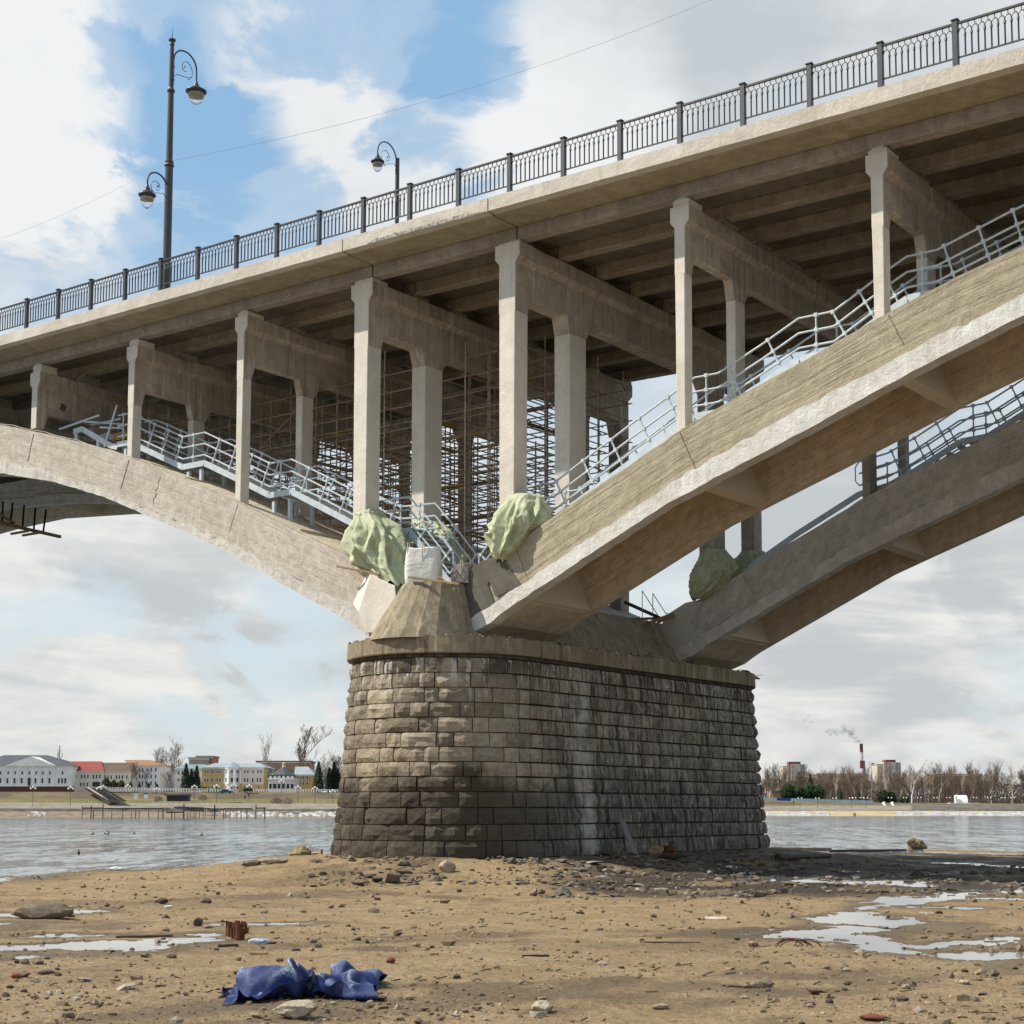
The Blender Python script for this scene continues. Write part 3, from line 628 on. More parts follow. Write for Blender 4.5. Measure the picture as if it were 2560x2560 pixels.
# end blocks at the springing
E_ = lambda a, b: (800+a*500/1932, 1200+b*500/1932)
for y0, y1, T_, sgn in ((36.93, 40.86, TR, 0), (49.0, 52.96, TF, 1)):
    poly = [(-29.83,5.47), (-30.52,6.88), (-30.23,7.30), (-29.43,7.68), (-28.85,7.74), (-28.72,7.68), (-29.2,6.9), (-28.95,6.33), (-29.1,5.76)]
    put('end_block', MB().prismY(poly, y0-.03, y1+.02), MT['dark_conc'] if not sgn else MT['rib_far'], T_, bevel=.02)  # near block coloured dark to stand for the shadow on it
# asphalt-like coating patch on the near rib end
A = [onY(*E_(*q), 36.90) for q in ((1575,820),(1760,760),(1940,1010),(1700,1130))]
put('coating_patch', MB().prismY([(v.x, v.z) for v in A], 36.885, 36.899), MT['dark_conc'], TR)
# pale chamfered block at the foot of the left rib
E2 = lambda a, b, Y: onY(800+a*500/1932, 1200+b*500/1932, Y)
fr_ = [E2(a, b, 36.40) for a, b in ((490,908),(725,1030),(760,1480),(445,1478),(372,1272))]
bk_ = [E2(a, b, 36.93) for a, b in ((452,900),(725,1000),(760,1440),(400,1400),(318,1190))]
bk2 = [v+Vector((0, 3.9, 0)) for v in bk_]
vs = fr_+bk_+bk2; n = 5
put('springing_block', MB().add(vs, [tuple(range(n)), tuple(range(2*n, 3*n))[::-1]]+[((i+1)%n+o, i+o, n+i+o, n+(i+1)%n+o) for o in (0, n) for i in range(n)]), MT['conc_light'], TL, bevel=.02)
put('springing_block', MB().prismY([(-35.85,6.72),(-35.05,8.35),(-33.25,7.55),(-33.9,5.75),(-35.3,6.36)], 48.9, 53.1), MT['conc'], TG)
# ================================================================== THE PIER
PX, PY0, PY1 = -31.6, 38.1, 51.3
def path(s, off):
    """s runs along the nominal outline (radius 3.3): nose arc, straight side, far arc. returns x, y, nx, ny"""
    a0 = R_(192); La = 3.3*(2*math.pi-a0)
    r = 3.3+off
    if s < La: a = a0+s/3.3; return PX+r*math.cos(a), PY0+r*math.sin(a), math.cos(a), math.sin(a)
    s -= La
    if s < PY1-PY0: return PX+r, PY0+s, 1.0, 0.0
    s -= PY1-PY0; a = s/3.3; return PX+r*math.cos(a), PY1+r*math.sin(a), math.cos(a), math.sin(a)
STOT = 3.3*(2*math.pi-R_(192))+(PY1-PY0)+3.3*R_(115)
pier = thing('bridge_pier', 'massive rock-faced stone bridge pier with a rounded nose and concrete coping', 'bridge pier', (PX, 44.7, -1.6))
ZC = [4.60, 4.14, 3.69, 3.24, 2.79, 2.34, 1.90, 1.46, 1.02, .57, .10, -.40, -.88, -1.40, -1.95]
def off(z): return -.13+(4.6-z)*.083+(.10*max(0, (.6-z))*.4)
core = MB(); m = 0
ring = []
for z in (4.75, 1.0, -2.6):
    rr = []
    for i in range(64):
        a = 2*math.pi*i/64; r = 3.3+off(z)-.10
        x = PX+r*math.cos(a); y = (PY1 if math.sin(a) > 0 else PY0)+r*math.sin(a); rr.append((x, y, z))
    ring += rr
core.add(ring, [(j*64+(i+1)%64, j*64+i, (j+1)*64+i, (j+1)*64+(i+1)%64) for j in range(2) for i in range(64)]+[tuple(range(64))])
put('masonry_core', core, MT['mortar'], pier)
def stone_geo(mb, s0, s1, z0, z1, seed):
    nu, nv = (4 if s1-s0 > .6 else 3), 3; g = .014 if s0 < 8.5 else .026
    rnd = random.Random(seed); prow = rnd.uniform(-.015, .04)+(.02 if s0 > 9 else 0); tilt = rnd.uniform(-.02, .02); tv = rnd.uniform(-.02, .03)
    base = len(mb.v); 
    def P(s, z, o): x, y, nx, ny = path(s, off(z)+o); return (x, y, z)
    for j in range(nv+1):
        for i in range(nu+1):
            u, v = i/nu, j/nv; s = s0+g+(s1-s0-2*g)*u; z = z0+g+(z1-z0-2*g)*v
            e = min(u, 1-u)*(s1-s0); f = min(v, 1-v)*(z1-z0)
            edge = min(1, e/.055)*min(1, f/.05)
            nz = MN.noise(Vector((s*3.1+seed, z*3.7, seed*.37)))*.11+MN.noise(Vector((s*9+seed, z*9, 2)))*.06
            o = prow+edge*(.038+nz*.8+tilt*(u-.5)*2+tv*(v-.5))
            if 0 < i < nu: s += .03*MN.noise(Vector((s*5, z*5, seed)))
            z += .016*MN.noise(Vector((seed*1.7, j, 3)))
            if 0 < j < nv: z += .03*MN.noise(Vector((s*5, z*5, seed+9)))
            if (i in (0, nu) and j in (0, nv)): o -= .01+.03*rnd.random()
            mb.v.append(P(s, z, o))
    W_ = nu+1
    for j in range(nv):
        for i in range(nu):
            a, b, c, d = base+j*W_+i, base+j*W_+i+1, base+(j+1)*W_+i+1, base+(j+1)*W_+i
            mb.f += [(a, b, c), (a, c, d)] if (i+j+seed) % 2 else [(a, b, d), (b, c, d)]
    per = [j*W_+0 for j in range(nv, 0, -1)]+[i for i in range(nu)]+[j*W_+nu for j in range(nv)]+[nv*W_+i for i in range(nu, 0, -1)]
    k = len(mb.v)
    for q in per:
        v = mb.v[base+q]; u = (q % W_)/nu; s = s0+g+(s1-s0-2*g)*u; x, y, nx, ny = path(s, 0); mb.v.append((v[0]-nx*.16, v[1]-ny*.16, v[2]))
    n = len(per)
    for i in range(n): mb.f.append((base+per[i], k+i, k+(i+1)%n, base+per[(i+1)%n]))
stones = []; sd = 1
for c in range(len(ZC)-1):
    z1, z0 = ZC[c], ZC[c+1]; s = -.4*(c % 2)+.1; long_ = c % 2 == 0
    while s < STOT:
        L = (random.uniform(.92, 1.12) if long_ else random.uniform(.42, .62)) if s < 10.5 else (random.uniform(.66, .92) if long_ else random.uniform(.36, .55))
        long_ = not long_ if random.random() < .86 else long_
        s0, s1 = max(0, s), min(STOT, s+L)
        if s1-s0 > .15:
            x, y, nx, ny = path((s0+s1)/2, 0); V = Vector((-x, -y)); D = V.length; vis = (nx*V.x+ny*V.y)/D*(s1-s0)*(z1-z0)/(D*D)
            stones.append((vis, s0, s1, z0, z1, sd)); sd += 1
        s += L
stones.sort(reverse=True)
rest = MB()
for i, (vis, s0, s1, z0, z1, k) in enumerate(stones):
    if i < 299 and vis > 0: mb = MB(); stone_geo(mb, s0, s1, z0, z1, k); put('stone', mb, MT['stone'], pier)
    else: stone_geo(rest, s0, s1, z0, z1, k)
put('stone_courses', rest, MT['stone'], pier, kind='stuff')
# thin levelling course + coping slabs
thin = MB(); 
s = 0
while s < STOT:
    L = random.uniform(.5, .9); a, b = s+.01, min(s+L-.01, STOT); n = 3; k = len(thin.v)
    o_ = random.uniform(-.03, .02)
    for i in range(n+1):
        q = a+(b-a)*i/n; x, y, nx, ny = path(q, -.10+o_)
        for z in (4.61, 4.74): thin.v.append((x, y, z))
        for z in (4.74, 4.61): thin.v.append((x-nx*.3, y-ny*.3, z))
    for i in range(n):
        for j in range(4): thin.f.append((k+4*i+j, k+4*i+4+j, k+4*i+4+(j+1)%4, k+4*i+(j+1)%4))
    thin.f += [(k, k+1, k+2, k+3), (k+4*n+3, k+4*n+2, k+4*n+1, k+4*n)]
    s += L
put('levelling_course', thin, MT['mortar'], pier)
cop = []
nseg = 150; cb = MB()
full = STOT
def cpt(i): 
    q = full*i/nseg; return path(q, 0)
prof = [(-.9, 4.73), (.03, 4.72), (.045, 4.75), (.03, 5.24), (-.9, 5.28)]
for i in range(nseg+1):
    x, y, nx, ny = cpt(i)
    for k, (o, z) in enumerate(prof):
        r = .022*MN.noise(Vector((x*2, y*2, k)))+(-.05*max(0, MN.noise(Vector((x*1.2, y*1.2, 8)))) if k == 3 else 0)
        cb.v.append((x+nx*(o+r*.5), y+ny*(o+r*.5), z+(r*1.6 if k in (3, 4) else r*.3)))
m = len(prof)
cb.f = [(i*m+k, (i+1)*m+k, (i+1)*m+(k+1)%m, i*m+(k+1)%m) for i in range(nseg) for k in range(m)]+[tuple(range(m)), tuple(nseg*m+k for k in range(m))[::-1]]
put('coping', cb, MT['coping'], pier)
top = MB(); top.add([(PX+2.6*math.cos(2*math.pi*i/48), (PY1 if math.sin(2*math.pi*i/48) > 0 else PY0)+2.6*math.sin(2*math.pi*i/48), 5.262) for i in range(48)], [tuple(range(48))])
put('pier_top', top, MT['coping'], pier)
# springing wall and half-cone at the nose
wall = MB(); wall.prismY([(PX-2.1, 5.2), (PX+2.1, 5.2), (PX+.98, 7.02), (PX-.98, 7.02)], 36.8, 52.2)
put('springing_wall', wall, MT['cone'], pier, bevel=.03)
cone = MB(); nn = 40; cx0, cy0, cx1, cy1 = -31.35, 36.35, -31.05, 36.55
for j in range(9):
    t_ = j/8; r = 1.72+(.96-1.72)*t_; z = 5.2+(7.0-5.2)*t_
    for i in range(nn):
        a = 2*math.pi*i/nn; q = .028*(i % 2 == 0)+.02*MN.noise(Vector((i*.6, j*.5, 1)))
        cone.v.append((cx0+(cx1-cx0)*t_+(r+q)*math.cos(a), cy0+(cy1-cy0)*t_+(r+q)*math.sin(a), z))
cone.f = [(j*nn+i, j*nn+(i+1)%nn, (j+1)*nn+(i+1)%nn, (j+1)*nn+i) for j in range(8) for i in range(nn)]+[tuple(8*nn+i for i in range(nn))]
put('springing_cone', cone, MT['cone'], pier)
# crumbs and debris on the coping edge
deb = MB()
for i in range(420):
    q = random.uniform(1.5, 24); o = random.uniform(-.75, .0); x, y, nx, ny = path(q, o); r = random.uniform(.015, .06)
    deb.ico((x, y, 5.26+r*.3), r, 0, (1, 1, .6), .35, i)
put('coping_rubble', deb, MT['pebbles'], pier, kind='stuff')
# ---- railing
rail = thing('bridge_railing', 'long black cast-iron bridge railing with arched balusters along the near deck edge', 'railing', (-34, 35.85, 18.6))
RX0 = -51.577; RP = 2.0; YR = 35.85
bal = MB(); bal.lathe([(.020,0),(.022,.01),(.022,.62),(.034,.64),(.034,.66),(.022,.67),(.040,.70),(.022,.73),(.020,.80)], n=6)
bal_me = mesh_of('baluster', bal, MT['iron'], True)
for k in range(-12, 31):
    x = RX0+RP*k; zt = 20.098-.0125*2*k; zb_ = zt-1.078
    det = -2 <= k < 20
    pm = MB().box(x-.075, x+.075, YR-.06, YR+.06, zb_-.42+.06, zt-.02).box(x-.095, x+.095, YR-.08, YR+.08, zt-.02, zt+.015)
    pm.add([(x-.095,YR-.08,zt+.016),(x+.095,YR-.08,zt+.016),(x+.095,YR+.08,zt+.016),(x-.095,YR+.08,zt+.016),(x,YR,zt+.05)], [(0,1,4),(1,2,4),(2,3,4),(3,0,4)])
    put('post', pm, MT['iron'], rail, bevel=.012 if det else 0)
    dz = -.0125*RP
    mb = MB(); a, b = x+.08, x+RP-.08
    zz = lambda q: (q-x)/RP*dz
    mb.beam((a, YR, zt-.085+zz(a)), (b, YR, zt-.085+zz(b)), .07, .05); mb.beam((a, YR, zb_+.10+zz(a)), (b, YR, zb_+.10+zz(b)), .035, .035)
    nb = 11; sp = (b-a)/(nb+.0); hz = zt-.085
    for i in range(nb+1):
        bx = a+sp*i
        if i < nb:                                  # arch between balusters, with a stub up to the handrail
            pts = [(bx+sp/2+sp/2*math.cos(t_), YR, hz-.245+zz(bx)+sp*.62*math.sin(t_)) for t_ in [math.pi*j/6 for j in range(7)]]
            if det: mb.tube(pts, .018, 4)
            mb.beam((bx+sp/2, YR, hz-.15+zz(bx)), (bx+sp/2, YR, hz-.02+zz(bx)), .02, .02)
    pn = put('railing_panel', mb, MT['iron'], rail)
    if det:
        for i in range(1, nb):
            bx = a+sp*i; o = bpy.data.objects.new('baluster', bal_me); C.objects.link(o); o.parent = pn
            o.location = (bx, YR, zb_+.11+zz(bx)); o.scale = (1, 1, (hz-.23-(zb_+.11))/.80)
    else:
        m2 = MB()
        for i in range(1, nb): bx = a+sp*i; m2.beam((bx, YR, zb_+.11+zz(bx)), (bx, YR, hz-.2+zz(bx)), .022, .022)
        put('baluster_row', m2, MT['iron'], pn, kind='stuff')
# plinth strip under the railing
# ---- street lamps on the deck
def scroll_arm(t, X, y0, ztop, sgn, span, zl, head):
    """arm in the YZ plane: rises beside the pole, arches over and hangs a lantern"""
    r = span/2; yc = y0+sgn*(.09+r); pts = []
    pts.append((X, y0+sgn*.09, zl-.45)); pts.append((X, y0+sgn*.09, ztop-r))
    for j in range(1, 13): a = math.pi*j/12; pts.append((X, yc-sgn*r*math.cos(a), ztop-r+r*math.sin(a)))
    pts.append((X, y0+sgn*(.09+span), zl+.05))
    m = MB().tube(pts, .033, 6)
    for zc in (ztop-r-.25, zl-.25): m.beam((X, y0, zc), (X, y0+sgn*.14, zc), .05, .05)
    arm = put('bracket_arm', m, MT['iron'], t, smooth=False)
    s = MB(); sp = []
    for j in range(22):                             # inner scroll
        a = -1.3+j*.30; q = r*.74*(1-j/24*.86); sp.append((X, yc+sgn*q*math.cos(a)*.9+sgn*r*.06, ztop-r-.10+q*math.sin(a)))
    s.tube(sp, .014, 4); s.tube([(X, y0+sgn*.12, zl-.1), (X, y0+sgn*.25, zl+.02), (X, yc+sgn*r*.25, ztop-r*1.75), (X, yc+sgn*r*.6, ztop-r*1.55)], .013, 4)
    s.ico((X, yc-sgn*r*.05, ztop-r-.05), .045, 0); put('scroll', s, MT['iron'], arm)
    yl = y0+sgn*(.09+span); k = head
    hd = put('lamp_hood', MB().lathe([(.03,.12),(.06,.10),(.05,.02),(.09,.0),(.11,-.03),(.10,-.06),(.30*k,-.22),(.40*k,-.27),(.40*k,-.31),(.33*k,-.36),(.05,-.37)][::-1], (X, yl, zl), 20), MT['iron'], t, smooth=True)
    put('glass_bowl', MB().lathe([(.32*k,-.36),(.31*k,-.46),(.25*k,-.62),(.15*k,-.73),(.03,-.79)][::-1], (X, yl, zl), 20), MT['glass'], hd, smooth=True)
    put('reflector', MB().lathe([(.29*k,-.371),(.26*k,-.47),(.10,-.50)][::-1], (X, yl, zl), 16), MT['reflector'], hd, smooth=True)
m_, t__, b__ = newmat('lamp_glass', .05, spec=.6); b__.inputs['Transmission Weight'].default_value = 1.0; b__.inputs['IOR'].default_value = 1.15; b__.inputs['Base Color'].default_value = (.92,.94,.95,1); MT['glass'] = m_
MT['reflector'] = simple('lamp_reflector', (.45,.40,.33), rough=.4)
lamp = thing('street_lamp', 'tall black ornamental lamp post with two scrolled arms and glass lanterns', 'street lamp', (-44.15, 36.6, 18.6))
pole = MB().lathe([(.17,0),(.17,.5),(.15,.55),(.145,5.35),(.17,5.38),(.19,5.42),(.15,5.5),(.17,5.56),(.12,5.62),(.105,8.25),(.14,8.28),(.15,8.33),(.11,8.40),(.09,8.46),(.075,10.1),(.10,10.13),(.08,10.18),(.08,10.24),(.135,10.28),(.135,10.33),(.03,10.38),(.012,10.40),(.006,10.75)], (-44.15, 36.6, 18.5), 14)
put('pole', pole, MT['iron'], lamp, smooth=False)
scroll_arm(lamp, -44.15, 36.6, 28.62, 1, 1.12, 27.55, 1.0)
scroll_arm(lamp, -44.15, 36.6, 23.45, -1, .90, 22.75, .80)
lamp2 = thing('street_lamp', 'small dark lamp post with one hooked arm behind the railing on the far footway', 'street lamp', (-47.94, 53.5, 18.6))
put('pole', MB().lathe([(.13,0),(.12,6),(.11,9.2),(.13,9.22),(.10,9.26),(.10,12.5)], (-47.94, 53.5, 18.6), 10), MT['iron'], lamp2)
scroll_arm(lamp2, -47.94, 53.5, 31.62, -1, 1.3, 30.75, .8)
# guy wire across the sky, tied to the lamp post
w1 = far(-60, 617, 62); w2 = Vector((-44.15, 36.6, 24.1)); w3 = far(1800, -10, 60)
def sag(a, b, s, n=24): return [a.lerp(b, i/n)-Vector((0,0,s*4*(i/n)*(1-i/n))) for i in range(n+1)]
put('overhead_wire', MB().tube(sag(w1, w2, .25)+sag(w2, w3, .7)[1:], .006, 4), MT['galv'], None, 'thin dark overhead wire running past the tall lamp post across the sky', 'wire')
# ================================================================== STAIRS ON THE RIBS
def stair(label, prof, y0, y1, rail_h=1.06, tread_z=0.0, dens=1.05, supports=None, ends=(True, True), near_rail=True):
    """prof: (x,z) points of the walking line; flights are the steep legs, landings the flat ones"""
    t = thing('access_stair', label, 'stair', (prof[0][0], (y0+y1)/2, min(z for _, z in prof)-.3), 'galvanised stairs on the arch ribs')
    for y in (y0, y1):
        mb = MB()
        for (a, b) in zip(prof, prof[1:]): mb.beam((a[0], y, a[1]-.10), (b[0], y, b[1]-.10), .05, .21)
        put('stringer', mb, MT['galv'], t)
        rr = MB()
        for hh in (rail_h, rail_h*.60, rail_h*.20):
            P_ = []
            for i, (x, z) in enumerate(prof):
                nx = 0; P_.append((x, y, z+hh))
            rr = MB().tube(P_, .031, 6)
            put('handrail' if hh == rail_h else 'guard_rail', rr, MT['galv'], t)
        if ends[0] or ends[1]:
            for i, e in ((0, ends[0]), (-1, ends[1])):
                if e:
                    x, z = prof[i]; sg = -1 if i == 0 else 1
                    put('end_loop', MB().tube([(x, y, z+rail_h), (x+sg*.14, y, z+rail_h-.18), (x+sg*.14, y, z+.38), (x, y, z+rail_h*.20)], .024, 6), MT['galv'], t)
        for (a, b) in zip(prof, prof[1:]):
            A = Vector((a[0], y, a[1])); B = Vector((b[0], y, b[1])); L = (B-A).length; d = (B-A).normalized()
            steep = abs(d.z) > .2
            up = Vector((-d.z, 0, d.x)) if steep else Vector((0, 0, 1))
            if up.z < 0: up = -up
            n = max(1, round(L/dens)); 
            for k in range(n):
                q = A+(B-A)*((k+.5)/n)
                if not steep and L > .5:
                    q = A+(B-A)*((.15+.7*k/max(1, n-1)) if n > 1 else .5)
                H = rail_h*(up.z if steep else 1)
                p = MB().tube([q-up*.08, q+up*H], .029, 6)
                for hh in (1.0, .6, .2):
                    c = q+up*H*hh; p.box(c.x-.052, c.x+.052, c.y-.045, c.y+.045, c.z-.052, c.z+.052)
                put('rail_post', p, MT['galv'], t)
    for (a, b) in zip(prof, prof[1:]):
        A = Vector((a[0], 0, a[1])); B = Vector((b[0], 0, b[1])); L = (B-A).length; steep = abs(b[1]-a[1]) > .3
        if steep:
            n = int(abs(b[1]-a[1])/.19)
            for k in range(n):
                q = A+(B-A)*((k+.5)/n); put('tread', MB().box(q.x-.13, q.x+.13, y0+.03, y1-.03, q.z-.05, q.z-.02), MT['galv'], t)
        else: put('landing_plate', MB().box(min(A.x, B.x)+.01, max(A.x, B.x)-.01, y0+.03, y1-.03, A.z-.04, A.z-.01), MT['galv'], t)
    for x, z, zg in (supports or []):
        for y in (y0+.1, y1-.1): put('support_leg', MB().box(x-.06, x+.06, y-.06, y+.06, zg, z-.2), MT['galv'], t)
    return t
pl = [(-48.72,14.40), (-48.05,14.38), (-47.3,14.08), (-44.85,12.98), (-43.65,12.98), (-41.9,12.17), (-40.15,11.33), (-39.05,11.33), (-37.2,10.42), (-35.2,9.42), (-34.9,9.36), (-33.5,9.30), (-32.7,8.48), (-31.75,7.42)]
stair('galvanised stair with tilted railings running down the left arch rib', pl, 38.15, 39.45, supports=[(x, z, ribL_top(x)-.05) for x, z in ((-48.3,14.3),(-44.6,12.9),(-43.9,12.9),(-40,11.2),(-39.2,11.2),(-34.4,9.2))], ends=(False, True))
pr = [(-30.4,7.15), (-29.5,8.05), (-28.6,9.03), (-27.6,9.03), (-24.55,10.55), (-22.55,11.50), (-21.75,11.50), (-20.3,12.1), (-19.17,12.62), (-18.1,12.62), (-16.5,13.45), (-15.95,13.70), (-15.1,13.70), (-13.2,14.25), (-12.4,14.45), (-11,14.45), (-9,15.1)]
stair('galvanised stair climbing the near right arch rib past the slender frames', pr, 38.15, 39.45, ends=(True, False))
pf = [(-30.0,7.6), (-28.6,8.75), (-27.7,8.95), (-25.5,10.12), (-23.0,11.30), (-21.9,11.47), (-20.9,11.86), (-19.25,12.66), (-18.3,12.70), (-16.6,13.5), (-15.9,13.75), (-15.0,13.75), (-12.4,14.5), (-11,14.5), (-9,15.1)]
ft = stair('galvanised stair on the far grey arch rib seen under the near rib', pf[4:], 50.3, 51.5, ends=(True, False))
for y in (50.3, 51.5):
    m = MB()
    for a, b in zip(pf[2:5], pf[3:5]): m.beam((a[0], y, a[1]-.10), (b[0], y, b[1]-.10), .05, .21)
    put('edge_plate', m, MT['galv'], ft)
bs_ = thing('broken_stair', 'dismantled top end of the left metal stair with loose tubes and planks', 'stair', (-50, 38.5, 14.9))
bp = [(-51.5,15.22), (-50.95,15.25), (-49.1,14.30), (-48.72,14.20)]
for y in (38.15, 39.4):
    m = MB()
    for a, b in zip(bp, bp[1:]): m.beam((a[0], y, a[1]), (b[0], y, b[1]), .05, .22)
    put('stringer', m, MT['galv'], bs_)
    for x in (-51.3, -49.9): put('support_leg', MB().box(x-.07, x+.07, y-.05, y+.05, ribL_top(x)-.1, (15.1 if x < -51 else 14.7)), MT['galv'], bs_)
for a, b in (((-52.1,37.9,15.35),(-50.2,38.4,15.75)), ((-50.9,38.2,15.55),(-49.2,39.1,15.35)), ((-50.0,38.3,15.2),(-48.9,38.5,15.05)), ((-49.45,38.1,14.3),(-49.0,38.3,15.95)), ((-51.0,38.6,15.5),(-49.5,38.9,15.6))):
    put('loose_tube', MB().beam(a, b, .07, .07), MT['galv'], bs_)
put('wooden_block', MB().box(-49.6, -48.8, 38.6, 39.2, 14.65, 14.95), MT['wood_yellow'], bs_)
gate = [(-48.7,14.35), (-48.1,14.35)]
# ================================================================== GREEN SHEETS, SACKS, PLANKS ON THE SPRINGING
def crease(v):
    d = MN.voronoi(v)[0]; return 1-min(1, (d[1]-d[0])*1.5)
def wrap(label, rows, seed, nth=150, nh=76, fold=.26):
    """rows: (z, cx, cy, rx, ry) from top to bottom; a sheet tied at the top and hanging in folds"""
    fx = [interp([(r[0], r[k]) for r in rows]) for k in range(1, 5)]
    z1, z0 = rows[0][0], rows[-1][0]; mb = MB()
    for j in range(nh+1):
        t_ = j/nh; z = z1+(z0-z1)*t_
        cx, cy, rx, ry = (f(z) for f in fx); amp = fold*min(1, .35+t_*2.2)
        for i in range(nth):
            a = 2*math.pi*i/nth
            ca, sa = math.cos(a), math.sin(a); tri = lambda q: 1-2*abs((q % 1)-.5)
            q = MN.noise(Vector((ca*1.2, sa*1.2, t_*1.9+seed)))
            wv = Vector((MN.noise(Vector((ca*2, sa*2, t_*3+seed))), MN.noise(Vector((ca*2, sa*2, t_*3-seed))), 0))*.35
            c1 = crease(Vector((ca*1.25, sa*1.25, t_*1.7+seed))+wv); c2 = crease(Vector((ca*2.9, sa*2.9, t_*2.6-seed))+wv*1.5); f1 = tri(a*2.2+t_*1.1+q*1.5+seed*.31)
            k = 1+amp*(.6*q+2.0*(c1**1.4-.4)+.45*(c2**1.5-.4)+.45*(f1**2-.33))
            # flattish facets pulled between the folds
            se = (abs(math.cos(a))**2.2+abs(math.sin(a))**2.2)**(-1/2.2)
            frx, fry = rx*.90, ry*.90
            mb.v.append((cx+frx*k*se*math.cos(a), cy+fry*k*se*math.sin(a), z+.10*MN.noise(Vector((math.cos(a)*2, math.sin(a)*2, seed+t_*3)))*(1 if j < nh else 2.2)))
    mb.f = [(j*nth+i, j*nth+(i+1)%nth, (j+1)*nth+(i+1)%nth, (j+1)*nth+i) for j in range(nh) for i in range(nth)]
    o = put('green_sheet', mb, MT['tarp_green'], None, label, 'tarpaulin', 'green sheets wrapped round column feet', smooth=True)
    zr = rows[1][0]+.02; cx, cy, rx, ry = (f(zr) for f in fx)
    put('tie_rope', MB().tube([(cx+rx*1.02*math.cos(.2618*q), cy+ry*1.02*math.sin(.2618*q), zr+.03*math.sin(q*1.3)) for q in range(25)], .018, 4), MT['wood_pale'], o)
    return o
wrap('green sheet bulging round the column foot left of the white sack', [(9.88,-34.62,37.5,.42,.45),(9.72,-34.6,37.45,.50,.55),(9.3,-34.3,37.3,.82,.72),(8.8,-34.15,37.2,.98,.8),(8.3,-34.05,37.15,.98,.8),(7.95,-33.85,37.1,.88,.7),(7.6,-33.4,37.0,.62,.5),(7.25,-33.0,36.9,.42,.35)], 3.0)
wrap('green sheet wrapped round the column foot right of the gap', [(9.66,-28.22,37.45,.50,.40),(9.50,-28.2,37.4,.66,.48),(9.1,-28.18,37.3,.80,.58),(8.6,-28.25,37.2,.86,.62),(8.2,-28.4,37.1,.70,.58),(7.85,-28.55,37.0,.42,.4),(7.6,-28.7,36.95,.16,.2)], 11.0)
wrap('shaded green sheet behind the railing of the left stair', [(9.95,-34.5,40.3,.5,.45),(9.5,-34.3,40.2,.8,.6),(8.7,-34.0,40.0,.95,.7),(8.0,-33.6,39.9,.9,.7)], 5.5)
wrap('green sheet hanging over the start of the far right rib', [(9.60,-28.35,49.4,.38,.4),(9.3,-28.3,49.25,.55,.5),(8.8,-28.25,49.1,.78,.55),(8.35,-28.35,49.0,.72,.5),(8.0,-28.6,48.95,.45,.4),(7.75,-28.85,48.95,.2,.2)], 8.2)
wrap('small green sheet on the far side of the far right rib', [(9.9,-28.3,52.2,.45,.45),(9.5,-28.2,52.0,.65,.5),(8.9,-28.4,51.9,.7,.55)], 14.0)
# white bulk bag on the cone top
def sack(label, c, w, d, h, seed, mat, rot=R_(30)):
    t = thing('bulk_bag', label, 'sack', c)
    mb = MB(); nth, nh = 56, 22
    for j in range(nh+1):
        v = j/nh
        for i in range(nth):
            a = 2*math.pi*i/nth; se = (abs(math.cos(a))**7+abs(math.sin(a))**7)**(-1/7)
            bul = 1+.07*math.sin(math.pi*min(1, v*1.25))-.05*(v > .72)*(v-.72)/.28+.03*MN.noise(Vector((math.cos(a)*2, math.sin(a)*2, v*4+seed)))
            bul -= .03*max(0, 1-abs(v-.70)/.04)+(.02*math.sin(v*60+3*math.cos(a*2)) if .45 < v < .68 else 0)
            zt = h*v+(.06*MN.noise(Vector((a*1.3, seed, 2)))+.05*math.cos(2*a))*max(0, v-.7)*3
            bx_, by_ = w/2*bul*se*math.cos(a), d/2*bul*se*math.sin(a); mb.v.append((c[0]+bx_*math.cos(rot)-by_*math.sin(rot), c[1]+bx_*math.sin(rot)+by_*math.cos(rot), c[2]+zt))
    k = len(mb.v); mb.v.append((c[0], c[1], c[2]+h*.86))
    mb.f = [(j*nth+i, j*nth+(i+1)%nth, (j+1)*nth+(i+1)%nth, (j+1)*nth+i) for j in range(nh) for i in range(nth)]+[(nh*nth+i, nh*nth+(i+1)%nth, k) for i in range(nth)]
    put('bag_body', mb, mat, t, smooth=True)
    for (ax, ay) in ((-.42,-.42),(.05,-.5),(.45,.3)):
        x, y = c[0]+ax*w*math.cos(rot)-ay*d*math.sin(rot), c[1]+ax*w*math.sin(rot)+ay*d*math.cos(rot)
        put('lifting_strap', MB().tube([(x, y-.01, c[2]+h*.45), (x, y-.03, c[2]+h*.8), (x+.01, y-.02, c[2]+h*1.13), (x+.05, y+.01, c[2]+h*1.12), (x+.06, y, c[2]+h*.85)], .016, 4), MT['wood_pale'], t)
    return t
MT['wood_pale'] = simple('pale_strap', (.52,.46,.38), scale=4)
sack('white woven bulk bag with lifting straps standing on the springing cone', (-31.28, 36.30, 7.01), 1.02, .88, 1.14, 2, MT['bag'])
lean = sack('small tattered patterned sack slumped behind the white bulk bag', (-30.25, 36.9, 7.02), .5, .5, .62, 9, simple('tattered_sack', (.50,.45,.42), (.16,.10,.09), .8, scale=14))
def plank(name, label, a, b, w, h, mat='wood', cat='plank', group=None): 
    n = 6; mb = MB().beam(a, b, w, h); return put(name, mb, MT[mat], None, label, cat, group, bevel=.006)
plank('plank', 'short brown plank under the green sheet left of the white sack', onY(843,1416,36.5), onY(950,1436,36.5), .10, .07)
plank('plank', 'long brown plank lying in front of the white bulk bag', onY(1022,1443,35.45), onY(1149,1460,35.6), .10, .07)
plank('plank', 'thin pale lath crossing the end of the long plank on the cone', onY(1098,1440,35.8), onY(1138,1474,35.6), .05, .03)
